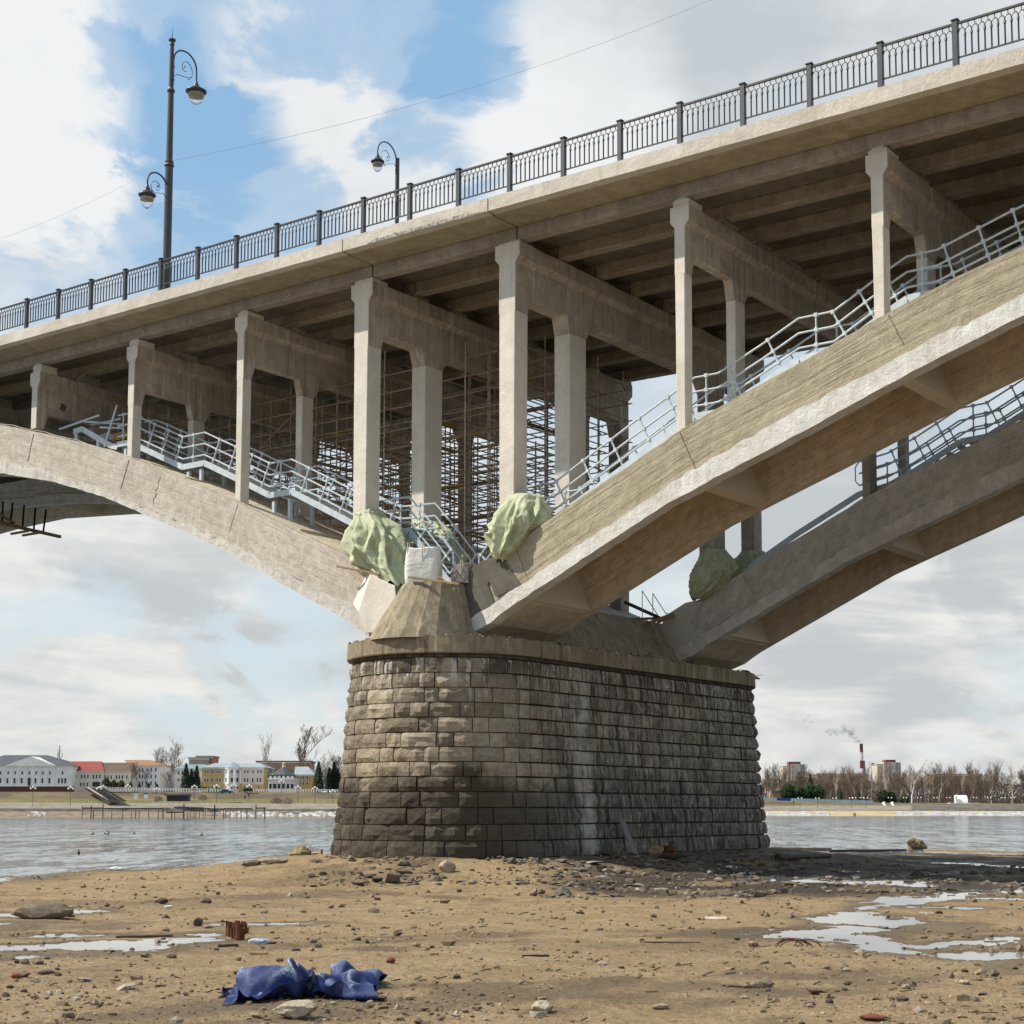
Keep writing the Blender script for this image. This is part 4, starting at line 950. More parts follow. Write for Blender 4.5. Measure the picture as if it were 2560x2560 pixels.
plank('plank', 'weathered board on the far corner of the pier coping', onX(1860,1676,-29.9), onX(1893,1697,-29.0), .25, .05)
plank('iron_bar', 'thin rusty iron bar sticking out over the far corner of the coping', onX(1888,1689,-29.2), onX(1908,1687,-29.2), .02, .02, 'rust', 'bar')
pp = thing('timber_pile', 'heap of timber poles and bent rebar between the two right ribs on the pier', 'timber pile', (-29.8, 47.5, 5.3))
rnd = random.Random(4)
R5 = lambda a, b: (1400+a*550/1932, 1450+b*550/1932)
for (a, b, X0, X1, w, m) in (((570,195),(870,330),-30.9,-30.4,.10,'wood_dark'), ((770,380),(990,300),-30.4,-29.9,.12,'wood'), ((620,345),(990,330),-31.2,-30.3,.09,'wood'), ((860,375),(985,315),-30.2,-30,.08,'wood'),
                          ((850,360),(1000,670),-30.1,-29.2,.035,'rust'), ((800,360),(950,680),-30.2,-29.2,.035,'rust'), ((300,370),(405,605),-30.6,-29.6,.035,'rust'), ((870,400),(985,665),-30.2,-29.2,.03,'rust')):
    put('pole', MB().beam(onX(*R5(*a), X0), onX(*R5(*b), X1), w, w), MT[m], pp)
for (q) in (((722,340),(722,95)), ((722,95),(860,310)), ((815,310),(815,118)), ((815,118),(940,310)), ((930,290),(955,292)), ((680,330),(700,322)), ((120,540),(122,480)), ((10,480),(45,560))):
    a, b = q; put('rebar', MB().beam(onX(*R5(*a), -30.4), onX(*R5(*b), -30.4), .022, .022), MT['rust'], pp)
for k in range(14):
    y = 45.5+rnd.random()*4.5; x = -29.9+rnd.random()*.8; an = rnd.random()*6.28; L = .2+rnd.random()*.5
    put('scrap', MB().beam((x, y, 5.32+rnd.random()*.12), (x+L*.3*math.cos(an), y+L*math.sin(an), 5.34+rnd.random()*.25), .07, .04), MT['wood_dark'], pp)
# steel box bracket on the far side of the pier
plank('steel_bracket', 'small brown steel box bracket sticking out from the left flank of the pier', Vector((-34.6,39.7,3.55)), Vector((-35.75,39.7,3.55)), .35, .42, 'rust', 'bracket')
# cable along the left rib edge
pts = [(x, 36.99, ribL_top(x)+.05+.03*math.sin(x*3)) for x in [-56+.7*i for i in range(30)]]
put('cable', MB().tube(pts, .018, 4), MT['wood_pale'], None, 'pale cable lying along the top edge of the left arch rib', 'cable')
# ================================================================== SCAFFOLDING BEHIND THE LEFT FRAMES
sc = thing('scaffolding', 'dense rusty tube scaffolding with plank decks filling the space behind the left frames', 'scaffolding', (-45, 47, 9))
rs = random.Random(11)
gx = [-57.5+1.22*i for i in range(22)]; gy = [41.9, 43.6, 45.3, 47.0, 48.7, 54.6, 56.0]
zlow = lambda x, y: max(8.2, ribL_top(x)-(.9 if x < -36 else 2.6)) if x < -36 else 8.6
std = MB().tube([(0,0,0),(0,0,1)], .026, 6)
std_me = mesh_of('standard', std, MT['rust']); std2 = mesh_of('standard', std, MT['tube_white'])
cnt = 0
for x in gx:
    for y in gy:
        if y > 50 and x > -40: continue
        zl = zlow(x, y)+.25; zt_ = 16.1+rs.random()*1.0; xx = x+rs.uniform(-.12, .12)
        o = bpy.data.objects.new('standard', std2 if rs.random() < .25 else std_me); C.objects.link(o); o.parent = sc
        o.location = (xx+45, y-47, zl-9); o.scale = (1, 1, max(.5, zt_-zl)); cnt += 1
lv = [7.0, 7.7, 8.4, 9.1, 9.8, 10.5, 11.2, 11.9, 12.6, 13.3, 14.0, 14.8, 15.5, 16.1]
for z in lv:
    for y in gy:
        xs = [x for x in gx if zlow(x, y)+.2 < z and not (y > 50 and x > -40)]
        if len(xs) < 2: continue
        o = MB().tube([(xs[0]-.3, y+.05, z+rs.uniform(-.05,.05)), (xs[-1]+.3, y+.05, z+rs.uniform(-.05,.05))], .025, 5); put('ledger', o, MT['tube_white'] if rs.random() < .2 else MT['rust'], sc)
    for x in gx:
        if zlow(x, 0)+.2 < z:
            put('transom', MB().tube([(x+.05, gy[0]-.25, z+.07+rs.uniform(-.06,.06)), (x+.05, gy[4]+.25, z+.07+rs.uniform(-.06,.06))], .025, 5), MT['rust'], sc)
knots = MB()
for x in gx:
    for y in gy[:5]:
        for z in lv:
            if zlow(x, y)+.2 < z and rs.random() < .8: knots.ico((x, y, z+.03), .05, 0, rough=0)
put('couplers', knots, MT['rust'], sc, kind='stuff')
for k in range(110):
    z = rs.choice([10.65, 9.75, 11.55, 12.45, 13.35, 14.35]); x = rs.choice(gx[:-2]); y = rs.choice(gy[:4])+.2
    if zlow(x, y) > z: continue
    if rs.random() < .5: put('plank', MB().box(x-.2, x+2.4, y, y+.25, z+.03, z+.08), MT['wood_yellow' if rs.random() < .3 else 'wood'], sc)
    else: put('plank', MB().box(x, x+.25, y-.2, y+2.2, z+.10, z+.15), MT['wood_yellow' if rs.random() < .3 else 'wood'], sc)
for k in range(10):
    x = rs.choice(gx[4:-3]); z = rs.choice(lv[5:]); y = rs.choice(gy[:4])
    if z-1.7 < zlow(x, y): continue
    put('brace', MB().tube([(x, y, z-1.6), (x+2.6, y, z)], .024, 5), MT['rust'], sc)
# hanging work platform under the left arch
hw = thing('hanging_platform', 'timber work platform hanging on dark rods under the left arch', 'work platform', (-58, 45, 12))
q0 = onX(-330, 1268, -66.5); q1 = onX(151, 1344, -66.5)
def hx(px, py): return onX(px, py, -66.5)
put('platform_beam', MB().beam(hx(-330,1232), hx(151,1342), .16, .14), MT['wood'], hw); put('platform_beam', MB().beam(hx(-330,1228)+Vector((-.5,0,-.05)), hx(120,1326)+Vector((-.5,0,-.05)), .16, .14), MT['wood'], hw)
for a, b, c, d in ((7,1268,5,1306), (31,1272,26,1314), (60,1277,56,1322), (88,1284,84,1332), (115,1288,108,1331)):
    put('hanger', MB().beam(hx(a, b)+Vector((0,0,.3)), hx(c, d), .07, .07), MT['bitumen'], hw)
put('brace', MB().beam(hx(-40,1262), hx(36,1308), .16, .10), MT['wood'], hw); put('brace', MB().beam(hx(-50,1290), hx(30,1312), .12, .10), MT['wood'], hw)
for a, b in ((55,1330), (84,1334)): put('cross_bearer', MB().beam(hx(a, b)+Vector((-.9,0,0)), hx(a, b)+Vector((.5,0,0)), .12, .1), MT['wood'], hw)
# ================================================================== GROUND, RIVER
WL = -2.10
gprof = interp([(-60,-1.6),(6,-1.60),(12,-1.64),(16,-1.72),(20,-1.80),(26,-1.90),(32,-1.95),(45,-2.0),(60,-2.0),(75,-2.05)])
shore = interp([(-12000,40),(-700,47),(0,53),(400,60),(560,66),(795,74),(900,80),(1400,88),(1928,86),(2200,80),(2560,75),(3300,70),(15000,60)])
def wl(x, y): return x*FH.x+y*FH.y, x*RT.x+y*RT.y
PUD = []   # puddles: level, outline in the world
def puddle(z, pts, jit=.5):
    P_ = [onZ(px, py, z) for px, py in pts]; PUD.append((z, [(v.x, v.y) for v in P_], jit, (min(v.x for v in P_)-1.5, max(v.x for v in P_)+1.5, min(v.y for v in P_)-1.5, max(v.y for v in P_)+1.5)))
q8 = lambda a, b: (1900+a*660/1932, 2080+b*320/937)
puddle(-1.80, [q8(*p) for p in [(-240,730),(-100,722),(50,712),(250,722),(440,722),(480,700),(640,690),(760,700),(860,716),(960,722),(900,735),(870,760),(960,795),(1050,815),(1170,830),(1280,808),(1400,795),(1560,790),(1700,770),(1932,768),(1932,800),(1780,815),(1620,832),(1500,818),(1330,842),(1150,866),(1250,890),(1500,876),(1932,868),(2100,870),(2100,925),(1700,937),(1300,930),(1050,905),(820,885),(720,862),(620,850),(830,828),(600,800),(400,796),(200,782),(40,768),(-240,765)]])
puddle(-1.86, [q8(*p) for p in [(330,630),(560,605),(640,588),(700,592),(780,588),(900,606),(1040,615),(1150,632),(1260,665),(1180,684),(1080,690),(980,700),(860,706),(740,700),(620,680),(450,670),(380,645)]])
puddle(-1.90, [q8(*p) for p in [(730,512),(800,505),(860,472),(1000,468),(1180,470),(1330,450),(1180,438),(1320,436),(1420,455),(1560,440),(1932,424),(2300,420),(2300,440),(1932,444),(1700,448),(1500,452),(1560,480),(1932,488),(2200,486),(2200,500),(1750,494),(1500,492),(1260,514),(1180,522),(1130,546),(1350,545),(1640,556),(1560,566),(1300,560),(1120,556),(900,545),(840,550),(760,578),(700,588),(640,590),(780,540),(900,527),(830,520),(740,520)]])
puddle(-1.96, [q8(*p) for p in [(-260,345),(-60,330),(80,318),(260,316),(450,322),(400,345),(560,352),(700,352),(820,360),(1000,356),(1300,362),(1200,376),(1330,398),(1150,402),(950,388),(700,382),(400,372),(200,368),(80,366),(-200,360)]])
puddle(-2.00, [q8(*p) for p in [(0,196),(200,205),(360,214),(360,228),(150,215),(0,208)]]); puddle(-2.0, [q8(*p) for p in [(970,220),(1250,222),(1540,226),(1720,244),(1932,250),(2200,255),(2200,264),(1900,262),(1700,252),(1500,236),(1200,230),(980,228)]])
q5 = lambda a, b: (a*900/1932, 1800+b*900/1932)
puddle(-1.76, [q5(*p) for p in [(-700,1205),(-200,1208),(60,1215),(280,1200),(420,1186),(700,1182),(960,1176),(1100,1172),(1160,1182),(1090,1200),(940,1212),(800,1240),(690,1252),(590,1255),(540,1238),(380,1236),(330,1224),(200,1240),(-100,1242),(-700,1240)]])
puddle(-1.77, [q5(*p) for p in [(100,1268),(160,1262),(280,1266),(420,1258),(600,1246),(560,1258),(400,1268),(260,1276),(130,1284)]])
puddle(-1.80, [q5(*p) for p in [(960,1152),(1030,1142),(1200,1138),(1250,1150),(1150,1160),(1000,1168)]])
puddle(-1.82, [q5(*p) for p in [(1100,1095),(1200,1092),(1500,1090),(1700,1088),(1730,1094),(1500,1102),(1300,1106),(1120,1104)]])
puddle(-1.80, [q5(*p) for p in [(-700,1150),(-100,1158),(60,1164),(250,1152),(420,1150),(620,1152),(560,1162),(300,1164),(100,1172),(-100,1170),(-700,1165)]])
puddle(-1.86, [q5(*p) for p in [(-300,1040),(60,1036),(420,1022),(570,1016),(560,1028),(330,1050),(200,1062),(60,1058),(-300,1060)]])
puddle(-1.84, [q5(*p) for p in [(-300,1090),(0,1086),(80,1090),(60,1100),(-100,1104),(-300,1100)]])
puddle(-1.93, [q5(*p) for p in [(-300,840),(0,838),(50,842),(40,862),(0,866),(-300,870)]])
def sdist(poly, x, y):
    ins = False; best = 1e9; n = len(poly); x1, y1 = poly[-1]
    for (x2, y2) in poly:
        if (y1 > y) != (y2 > y) and x < (x2-x1)*(y-y1)/(y2-y1)+x1: ins = not ins
        dx, dy = x2-x1, y2-y1; t_ = max(0, min(1, ((x-x1)*dx+(y-y1)*dy)/(dx*dx+dy*dy+1e-9)))
        d = (x-x1-t_*dx)**2+(y-y1-t_*dy)**2
        if d < best: best = d
        x1, y1 = x2, y2
    return math.sqrt(best)*(1 if ins else -1)
def gz(x, y, full=False):
    w, l = wl(x, y); px = CX+l/max(w, 7)*FOC
    z = gprof(w)
    n1_ = MN.noise(Vector((x*.11, y*.11, 1)))*.05+MN.noise(Vector((x*.45, y*.45, 2)))*.030
    n2_ = MN.noise(Vector((x*1.7, y*1.7, 3)))*.022+MN.noise(Vector((x*4.1, y*4.1, 4)))*.017+MN.noise(Vector((x*10, y*10, 4)))*.011
    rp = 0
    if w < 26: rp = .010*math.sin((l*1.5+w*9)+4*MN.noise(Vector((x*.8, y*.8, 6))))*ss(26, 14, w)*(.5+MN.noise(Vector((x*.5, y*.5, 9))))+MN.noise(Vector((x*14, y*14, 5)))*.005
    # mound of rubble round the pier
    dx = max(0, abs(x-PX)-3.6); dy = max(0, max(PY0-y-0, y-PY1)); d = math.hypot(dx, max(0, math.hypot(min(3.6, abs(x-PX)), dy)-3.6) if dy > 0 else 0)
    z += .60*math.exp(-(d/3.6)**2)*(1 if w > 20 else 0)
    z += n1_+n2_+rp
    rough = ss(24, 40, w)*(.06*max(0, MN.noise(Vector((x*1.1, y*1.1, 12))))+.04*MN.noise(Vector((x*3.1, y*3.1, 13))))
    z += rough
    S = shore(px)+3*MN.noise(Vector((px*.006, 3, 3)))+1.2*MN.noise(Vector((px*.03, 1, 3)))
    z += -1.2*ss(S-3, S+8, w)
    if px < 700: z -= .12*ss(S-14, S, w)
    wet = 0.0
    wob = .10*MN.noise(Vector((x*3.3, y*3.3, 20)))+.22*MN.noise(Vector((x*1.1, y*1.1, 21)))+.05*MN.noise(Vector((x*9, y*9, 22)))
    for zp, poly, jit, (xa, xb, ya, yb) in PUD:
        if xa < x < xb and ya < y < yb:
            sdv = sdist(poly, x, y)+wob*1.5
            isl = MN.noise(Vector((x*1.3, y*1.3, 77)))+.5*MN.noise(Vector((x*4.3, y*4.3, 78)))
            if isl > .36: sdv = min(sdv, .02-(isl-.36)*.8)
            if sdv > 0: z = zp-.045*min(1, sdv/.15)-.005; wet = 1
            elif sdv > -1.4: k = ss(-1.4, 0, sdv); z = z*(1-k)+max(zp+.012+.02*max(0, n2_*30)*.3, zp+.006)*k if z > zp-.3 else z; wet = max(wet, ss(-.7, 0, sdv)*.9)
    if full:
        silt = ss(1300, 1480, px)*ss(34.0, 38.5, w+1.2*MN.noise(Vector((x*.6, y*.6, 30)))+ (px-1500)*.0012)  # pier and deck shade painted into the ground as a dark tint
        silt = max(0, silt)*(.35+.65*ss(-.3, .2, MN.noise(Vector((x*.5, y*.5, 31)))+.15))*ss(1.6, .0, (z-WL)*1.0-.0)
        wet = max(wet, ss(.12, .0, z-WL), .75*ss(.10, .42, MN.noise(Vector((x*.25, y*.12, 40)))+.4*MN.noise(Vector((x*1.3, y*.9, 41)))))
        return z, wet, silt
    return z
def ground_at(px, py):
    z = -1.7
    for i in range(8): p = onZ(px, py, z); z = .5*z+.5*gz(p.x, p.y)
    p = onZ(px, py, z); g = Vector((p.x, p.y, gz(p.x, p.y)))
    if g.z < WL+.02: g = onZ(px, py, WL-.03)
    return g
rows = [-60, -30, -12, -3, 2, 5, 6.2]; o0 = 1.7*FOC
o_ = o0/7.0
while o_ > o0/112: rows.append(o0/o_); o_ -= 2.15 if o_ > 400 else 1.35 if o_ > 130 else 1.1
rows += [118, 130, 150]
colp = [-12000, -7000, -4000, -2500, -1700, -1200, -900, -700]+[-500+9*i for i in range(0, 56)]+[4+6.2*i for i in range(0, 416)]+[2590+12*i for i in range(45)]+[3200, 3500, 4200, 6000, 9000, 15000]
gv = []; wets = []; shade_tints = []
for w in rows:
    for px in colp:
        l = (px-CX)/FOC*max(w, 7.0); x, y = FH.x*w+RT.x*l, FH.y*w+RT.y*l
        z, wt, st_ = gz(x, y, True); gv.append((x, y, z)); wets.append(wt); shade_tints.append(st_)
nc = len(colp); gf = [(j*nc+i, j*nc+i+1, (j+1)*nc+i+1, (j+1)*nc+i) for j in range(len(rows)-1) for i in range(nc-1)]
gm = MB(); gm.v = gv; gm.f = gf
g_o = put('ground', gm, MT['ground'], None, 'brown sandy river bed with puddles and scattered stones', None, None, 'structure', smooth=True)
at = g_o.data.attributes.new('wet', 'FLOAT', 'POINT'); at.data.foreach_set('value', wets)
at = g_o.data.attributes.new('silt', 'FLOAT', 'POINT'); at.data.foreach_set('value', shade_tints)
put('river', MB().add([(-9000,-6000,WL),(9000,-6000,WL),(9000,9000,WL),(-9000,9000,WL)], [(0,1,2,3)]), MT['river'], None, 'wide rippled grey-blue river', None, None, 'structure')
for i, (zp, poly, jit, bb) in enumerate(PUD):
    n = len(poly); ar = sum(poly[k][0]*poly[(k+1)%n][1]-poly[(k+1)%n][0]*poly[k][1] for k in range(n)); sg = 1 if ar > 0 else -1; out = []
    for k in range(n):
        a, b, c = Vector(poly[k-1]), Vector(poly[k]), Vector(poly[(k+1)%n]); d = (c-a).normalized(); nv = Vector((d.y, -d.x))*sg*.16; out.append((b.x+nv.x, b.y+nv.y, zp))
    put('puddle', MB().add(out, [tuple(range(n))]), MT['puddle'], None, None, None, None, 'structure')
# ---- loose stones
rs = random.Random(5)
peb = MB(); rub = MB()
for i in range(30000):
    o_ = 50+rs.random()**.8*840; w = o0/o_; px = rs.uniform(-500, 3100)
    l = (px-CX)/FOC*w; x, y = FH.x*w+RT.x*l, FH.y*w+RT.y*l
    dn = MN.noise(Vector((x*.35, y*.35, 50)))+.5*MN.noise(Vector((x*1.3, y*1.3, 51)))+.35*ss(18, 36, w)
    if dn < rs.uniform(-.35, .6): continue
    r = min(.10, .0065*math.exp(rs.gauss(0, .68))*(1+w*.055))
    z = gz(x, y)
    if z < WL-.02: continue
    peb.ico((x, y, z+r*.22), r, 0, (1, rs.uniform(.6, 1.2), rs.uniform(.4, .8)), .5, i, rs.random()*6.3)
put('pebbles', peb, MT['pebbles'], None, 'small stones and pebbles scattered over the sand', None, None, 'stuff', base=False)
for i in range(6500):
    a = rs.random()
    if a < .62: px = rs.uniform(1330, 3000); w = rs.uniform(35.5, 56)
    else:
        px = rs.uniform(780, 1960); w = rs.uniform(40, 47.5)+max(0, px-1450)*.012
    l = (px-CX)/FOC*w; x, y = FH.x*w+RT.x*l, FH.y*w+RT.y*l
    if abs(x-PX) < 3.4 and y > PY0-3.4: continue
    if MN.noise(Vector((x*.4, y*.4, 60))) < rs.uniform(-.5, .5): continue
    r = .035*math.exp(rs.gauss(0, .55)); z = gz(x, y)
    if z < WL: continue
    rub.ico((x, y, z+r*.3), r, 0, (rs.uniform(.8, 2.0), rs.uniform(.8, 1.6), rs.uniform(.25, .8)), .5, i, rs.random()*6.3)
put('rubble', rub, MT['rubble'], None, 'grey rubble and debris strewn over the dark ground beside the pier', None, None, 'stuff', base=False)
twg = MB()
for i in range(1100):
    o_ = 60+rs.random()*820; w = o0/o_; px = rs.uniform(-300, 2900); l = (px-CX)/FOC*w; x, y = FH.x*w+RT.x*l, FH.y*w+RT.y*l
    if MN.noise(Vector((x*.3, y*.3, 70))) < rs.uniform(-.3, .5): continue
    z = gz(x, y); L = rs.uniform(.01, .035)*(1+w*.05); an = rs.uniform(0, 3.14)
    twg.beam((x-L*math.cos(an), y-L*math.sin(an), z+.008), (x+L*math.cos(an), y+L*math.sin(an), z+.012+rs.random()*.02), .006+w*.0005, .006+w*.0004)
put('twigs', twg, MT['twig_brown'], None, 'dark twigs and reed scraps lying on the sand', None, None, 'stuff', base=False)
# ---- single rocks
def rock(label, px, py, wpx, hpx, mat='rock', seed=1, depth=.8, cat='rock', name='rock', rough=.38, sub=2, sink=.12, group=None):
    g = ground_at(px, py); w = wl(g.x, g.y)[0]; a = wpx/2*w/FOC; h = hpx*w/FOC
    mb = MB(); vs, fs = ICO[sub]; out = []
    for v in vs:
        V = Vector(v); s = Vector((seed*1.3, seed*.7, -seed))
        k = 1+rough*MN.noise(V*.9+s)+rough*.5*MN.noise(V*2.2+s)+rough*.2*MN.noise(V*5+s)
        # chisel flat facets
        q = V*k
        for nrm in ROCKF[seed % 4]:
            d = q.dot(nrm)
            if d > .78: q -= nrm*(d-.78)*.85
        lx, ly, lz = q.x*a, q.y*a*depth, (q.z*.5+.5-sink)*h*1.05
        out.append((g.x+RT.x*lx+FH.x*ly, g.y+RT.y*lx+FH.y*ly, g.z+lz))
    mb.add(out, fs); return put(name, mb, MT[mat], None, label, cat, group)
ROCKF = [[Vector((random.gauss(0,1), random.gauss(0,1), random.gauss(0,.8))).normalized() for _ in range(7)] for _ in range(4)]
rock('long low dark grey rock slab lying on the sand at the left', 113, 2296, 172, 40, 'rock', 3, .45)
rock('pale grey rock lying in front of the blue tarpaulin', 737, 2543, 106, 46, 'rock_pale', 6, .8)
rock('rounded boulder lying at the foot of the pier nose', 1118, 2160, 50, 32, 'rock_pale', 9, .9)
rock('tall brown lump of rock standing at the water edge on the right', 2288, 2125, 50, 34, 'rock_mossy', 12, .8, rough=.7)
rock('rough brown concrete lump with bent bars beside the left side of the pier', 752, 2149, 64, 36, 'rock_mossy', 5, .9)
rock('flat rectangular concrete block on the shore left of the pier', 682, 2160, 72, 17, 'rock_pale', 8, .5, 'concrete block', 'concrete_block', .2)
rock('crumbled grey rubble lump at the left end of the concrete block', 628, 2166, 52, 18, 'rock', 14, .8)
rock('small rock heap just right of the concrete lump', 808, 2150, 34, 10, 'rock', 15, .8)
rock('flat rock half sunk in the sand, lower right of centre', 1902, 2468, 66, 22, 'rock', 16, .7)
rock('small rounded grey stone near the bottom middle', 1356, 2528, 62, 28, 'rock_pale', 17, .7)
rock('pale flat stone right of the bottom middle', 1652, 2522, 46, 15, 'rock_pale', 18, .7)
rock('pale stone near the bottom edge at right', 2026, 2518, 20, 11, 'rock_pale', 19, .8)
rock('reddish flat slab at the bottom right edge', 2180, 2548, 80, 13, 'brick_red', 21, .5)
rock('dark stone on the beach at the far left, bottom', 112, 2436, 42, 12, 'rock_dark', 22, .6)
rock('whitish chip of rock left of the upper puddle on the right', 2143, 2215, 22, 11, 'rock_pale', 24, .8)
rock('square whitish rock on the edge of the upper puddle on the right', 2221, 2210, 20, 11, 'rock_pale', 25, .8)
rock('pale rock left of the square whitish rock by the upper puddle', 2095, 2213, 18, 10, 'rock_pale', 26, .8)
rock('grey stone between the two middle puddles on the right', 2333, 2232, 20, 12, 'rock', 27, .8)
rock('red brick lump lying on the sand at the left edge', 42, 2446, 30, 14, 'brick_red', 28, .5, 'brick', 'brick', .05)
rock('dark red brick lying right of the blue tarpaulin', 977, 2408, 26, 16, 'brick_red', 29, .6, 'brick', 'brick', .05)
rock('reddish stone just behind the blue tarpaulin', 668, 2438, 32, 12, 'brick_red', 30, .6)
mids = [(515,2258,28,14,'rock_dark'),(495,2315,28,24,'rock_dark'),(405,2258,34,14,'rock_dark'),(780,2192,22,12,'rock_dark'),(915,2192,18,8,'rock_dark'),(545,2236,14,8,'rock_dark'),(338,2238,10,7,'rock'),(365,2240,10,6,'rock'),
        (145,2440,18,10,'rock_dark'),(290,2444,12,7,'rock'),(597,2402,14,12,'rock'),(700,2404,22,10,'rock_dark'),(795,2368,20,13,'rock'),(895,2350,18,8,'rock_dark'),(1148,2230,16,8,'rock_dark'),(1300,2200,14,6,'rock'),(1855,2258,12,9,'rock_dark'),(1785,2335,14,8,'rock'),
        (1915,2408,18,8,'rock'),(2118,2428,22,10,'rock_pale'),(2266,2472,24,14,'rock_pale'),(2412,2460,34,12,'rock_pale'),(2120,2462,24,10,'rock_dark'),(2075,2508,22,11,'rock_dark'),(2065,2422,24,10,'rock'),(1840,2380,16,8,'rock'),(1760,2440,16,8,'rock'),(1180,2320,14,8,'rock'),(1500,2325,20,8,'rock'),
        (60,2480,20,9,'rock_dark'),(330,2375,14,7,'rock'),(430,2395,28,10,'rock_dark'),(1240,2420,18,8,'rock'),(1080,2370,16,8,'rock_dark'),(1100,2550,18,9,'rock'),(2440,2330,12,8,'rock'),(2478,2340,16,8,'rock_pale'),(2540,2388,16,6,'rock'),(1030,2285,14,7,'rock')]
tone = {'rock': 'grey-brown', 'rock_dark': 'dark', 'rock_pale': 'pale'}
LMK = [(590,2345,'the rusty stump'),(113,2290,'the long rock slab'),(770,2470,'the blue tarpaulin'),(737,2543,'the pale rock in front of the tarpaulin'),(1118,2160,'the boulder at the pier nose'),(2003,2380,'the rusty wire tangle'),(1356,2528,'the rounded stone near the bottom middle'),(1902,2468,'the half sunk flat rock'),
       (2180,2548,'the reddish slab'),(2315,2284,'the pale curved board'),(2221,2210,'the square whitish rock'),(1790,2299,'the short pale plank'),(1652,2522,'the pale flat stone'),(2026,2518,'the pale stone near the bottom edge'),(42,2446,'the red brick lump'),(977,2408,'the dark red brick'),(1339,2392,'the thin dark stick'),(682,2160,'the concrete block'),(2525,2381,'the wet board at the right edge')]
used_lab = {}
for i, (a, b, c, d, m) in enumerate(mids):
    L = min(LMK, key=lambda q: (q[0]-a)**2+(2.2*(q[1]-b))**2); dx, dy = a-L[0], b-L[1]
    pos = ('just ' if abs(dx)+2*abs(dy) < 90 else 'well ' if abs(dx)+2*abs(dy) > 260 else '')
    side = ('right of' if dx > 0 else 'left of') if abs(dx) > 2.2*abs(dy) else ('in front of' if dy > 0 else 'behind')
    lb_ = 'small %s stone %s%s %s' % (tone[m], pos, side, L[2])
    k = used_lab.get(lb_, 0); used_lab[lb_] = k+1
    if k: lb_ = lb_.replace('small', ('another small', 'third small', 'fourth small')[k-1])
    rock(lb_, a, b, c, d, m, 40+i, .8, sub=1, group='small single stones on the beach')
# ---- planks, logs and other finds on the beach
def lying(name, label, cat, p, q, thick, height, mat, lift=0.0, group=None, taper=1.0):
    a = ground_at(*p); b = ground_at(*q); w = wl(a.x, a.y)[0]; t_ = thick*w/FOC; h_ = height*w/FOC
    n = 7; r = [h_/2*(1-(1-taper)*i/n)*(1+.25*MN.noise(Vector((i*1.3, p[0], 0)))) for i in range(n+1)]
    pts = [a.lerp(b, i/n)+Vector((0,0,h_*.35+lift+h_*.12*MN.noise(Vector((i*.9, p[0], 3))))) for i in range(n+1)]
    return put(name, MB().tube(pts, r, 7), MT[mat], None, label, cat, group)
lying('log', 'thick black waterlogged beam lying in the shade right of the pier', 'log', (1945,2150), (2075,2147), 24, 19, 'wood_dark', 0, None, .6)
lying('log', 'long dark beam on the shore right behind the black log', 'log', (1932,2126), (2078,2128), 12, 10, 'wood_dark')
lying('log', 'long crooked driftwood trunk on the shore left of the tall brown rock', 'log', (2075,2130), (2265,2128), 8, 7, 'wood_dark')
lying('log', 'long low timber along the water edge right of the tall brown rock', 'log', (2310,2128), (2575,2134), 8, 6, 'wood')
lying('log', 'rotten log lying in the puddle margin behind the rusty stump', 'log', (290,2345), (432,2342), 8, 7, 'wood_dark')
lying('plank', 'short pale plank in front of the middle puddle right of centre', 'plank', (1765,2297), (1820,2300), 10, 9, 'wood_pale')
lying('plank', 'pale curved board lying between the puddles on the right', 'plank', (2298,2283), (2335,2284), 8, 4, 'wood_pale')
lying('plank', 'small bleached board right of the curved board near the puddles', 'plank', (2358,2293), (2392,2291), 8, 4, 'wood_pale')
lying('plank', 'wet board at the right edge beside the lowest puddle', 'plank', (2500,2381), (2550,2380), 8, 6, 'wood_pale')
lying('stick', 'dark stick lying right of the centre bottom', 'stick', (1806,2466), (1900,2472), 6, 5, 'wood_dark')
lying('stick', 'thin dark stick on the sand below the pier', 'stick', (1306,2392), (1372,2391), 6, 6, 'wood_dark')
lying('stick', 'dark stick at the bottom right corner', 'stick', (2420,2532), (2495,2534), 5, 4, 'wood_dark')
lying('stick', 'long thin stick in the shade puddle right of centre', 'stick', (1600,2356), (1748,2358), 4, 4, 'wood_dark')
lying('stick', 'brown broken stick left of the blue tarpaulin', 'stick', (545,2368), (595,2366), 9, 8, 'wood_dark')
lying('stick', 'short thick piece of bark above the blue tarpaulin', 'stick', (623,2385), (668,2386), 9, 8, 'wood')
put('plank', MB().beam(onX(1588, 2136, -26.9), onX(1553, 2048, -27.62), .34, .05, (1, 0, 0)), MT['wood_grey'], None, 'violet-grey board leaning against the foot of the pier', 'plank')
put('plank', MB().beam(onX(1547, 2133, -27.0), onX(1535, 2107, -27.4), .15, .03, (1, 0, 0)), MT['wood'], None, 'small pointed board leaning left of the violet-grey board', 'plank')
rock('rusty brown dome of scrap iron at the foot of the pier', 1672, 2133, 40, 19, 'rust2', 71, .8, 'scrap iron', 'scrap_iron', .2)
rock('tuft of dry roots right of the leaning board', 1636, 2134, 34, 22, 'wood', 72, .8, 'roots', 'root_clump', .9)
rock('heap of dark brown matted roots in the shade beside the pier', 1680, 2152, 90, 16, 'wood_dark', 73, .6, 'roots', 'root_clump', .7)
rock('yellow-brown crumpled scrap lying in the shade right of the black log', 2171, 2153, 14, 12, 'wood_yellow', 74, .8, 'scrap', 'scrap', .5, 1)
rock('crumpled white plastic scrap in the shade right of the pier', 1830, 2168, 34, 6, 'bag', 75, .5, 'plastic scrap', 'plastic_scrap', .6, 1)
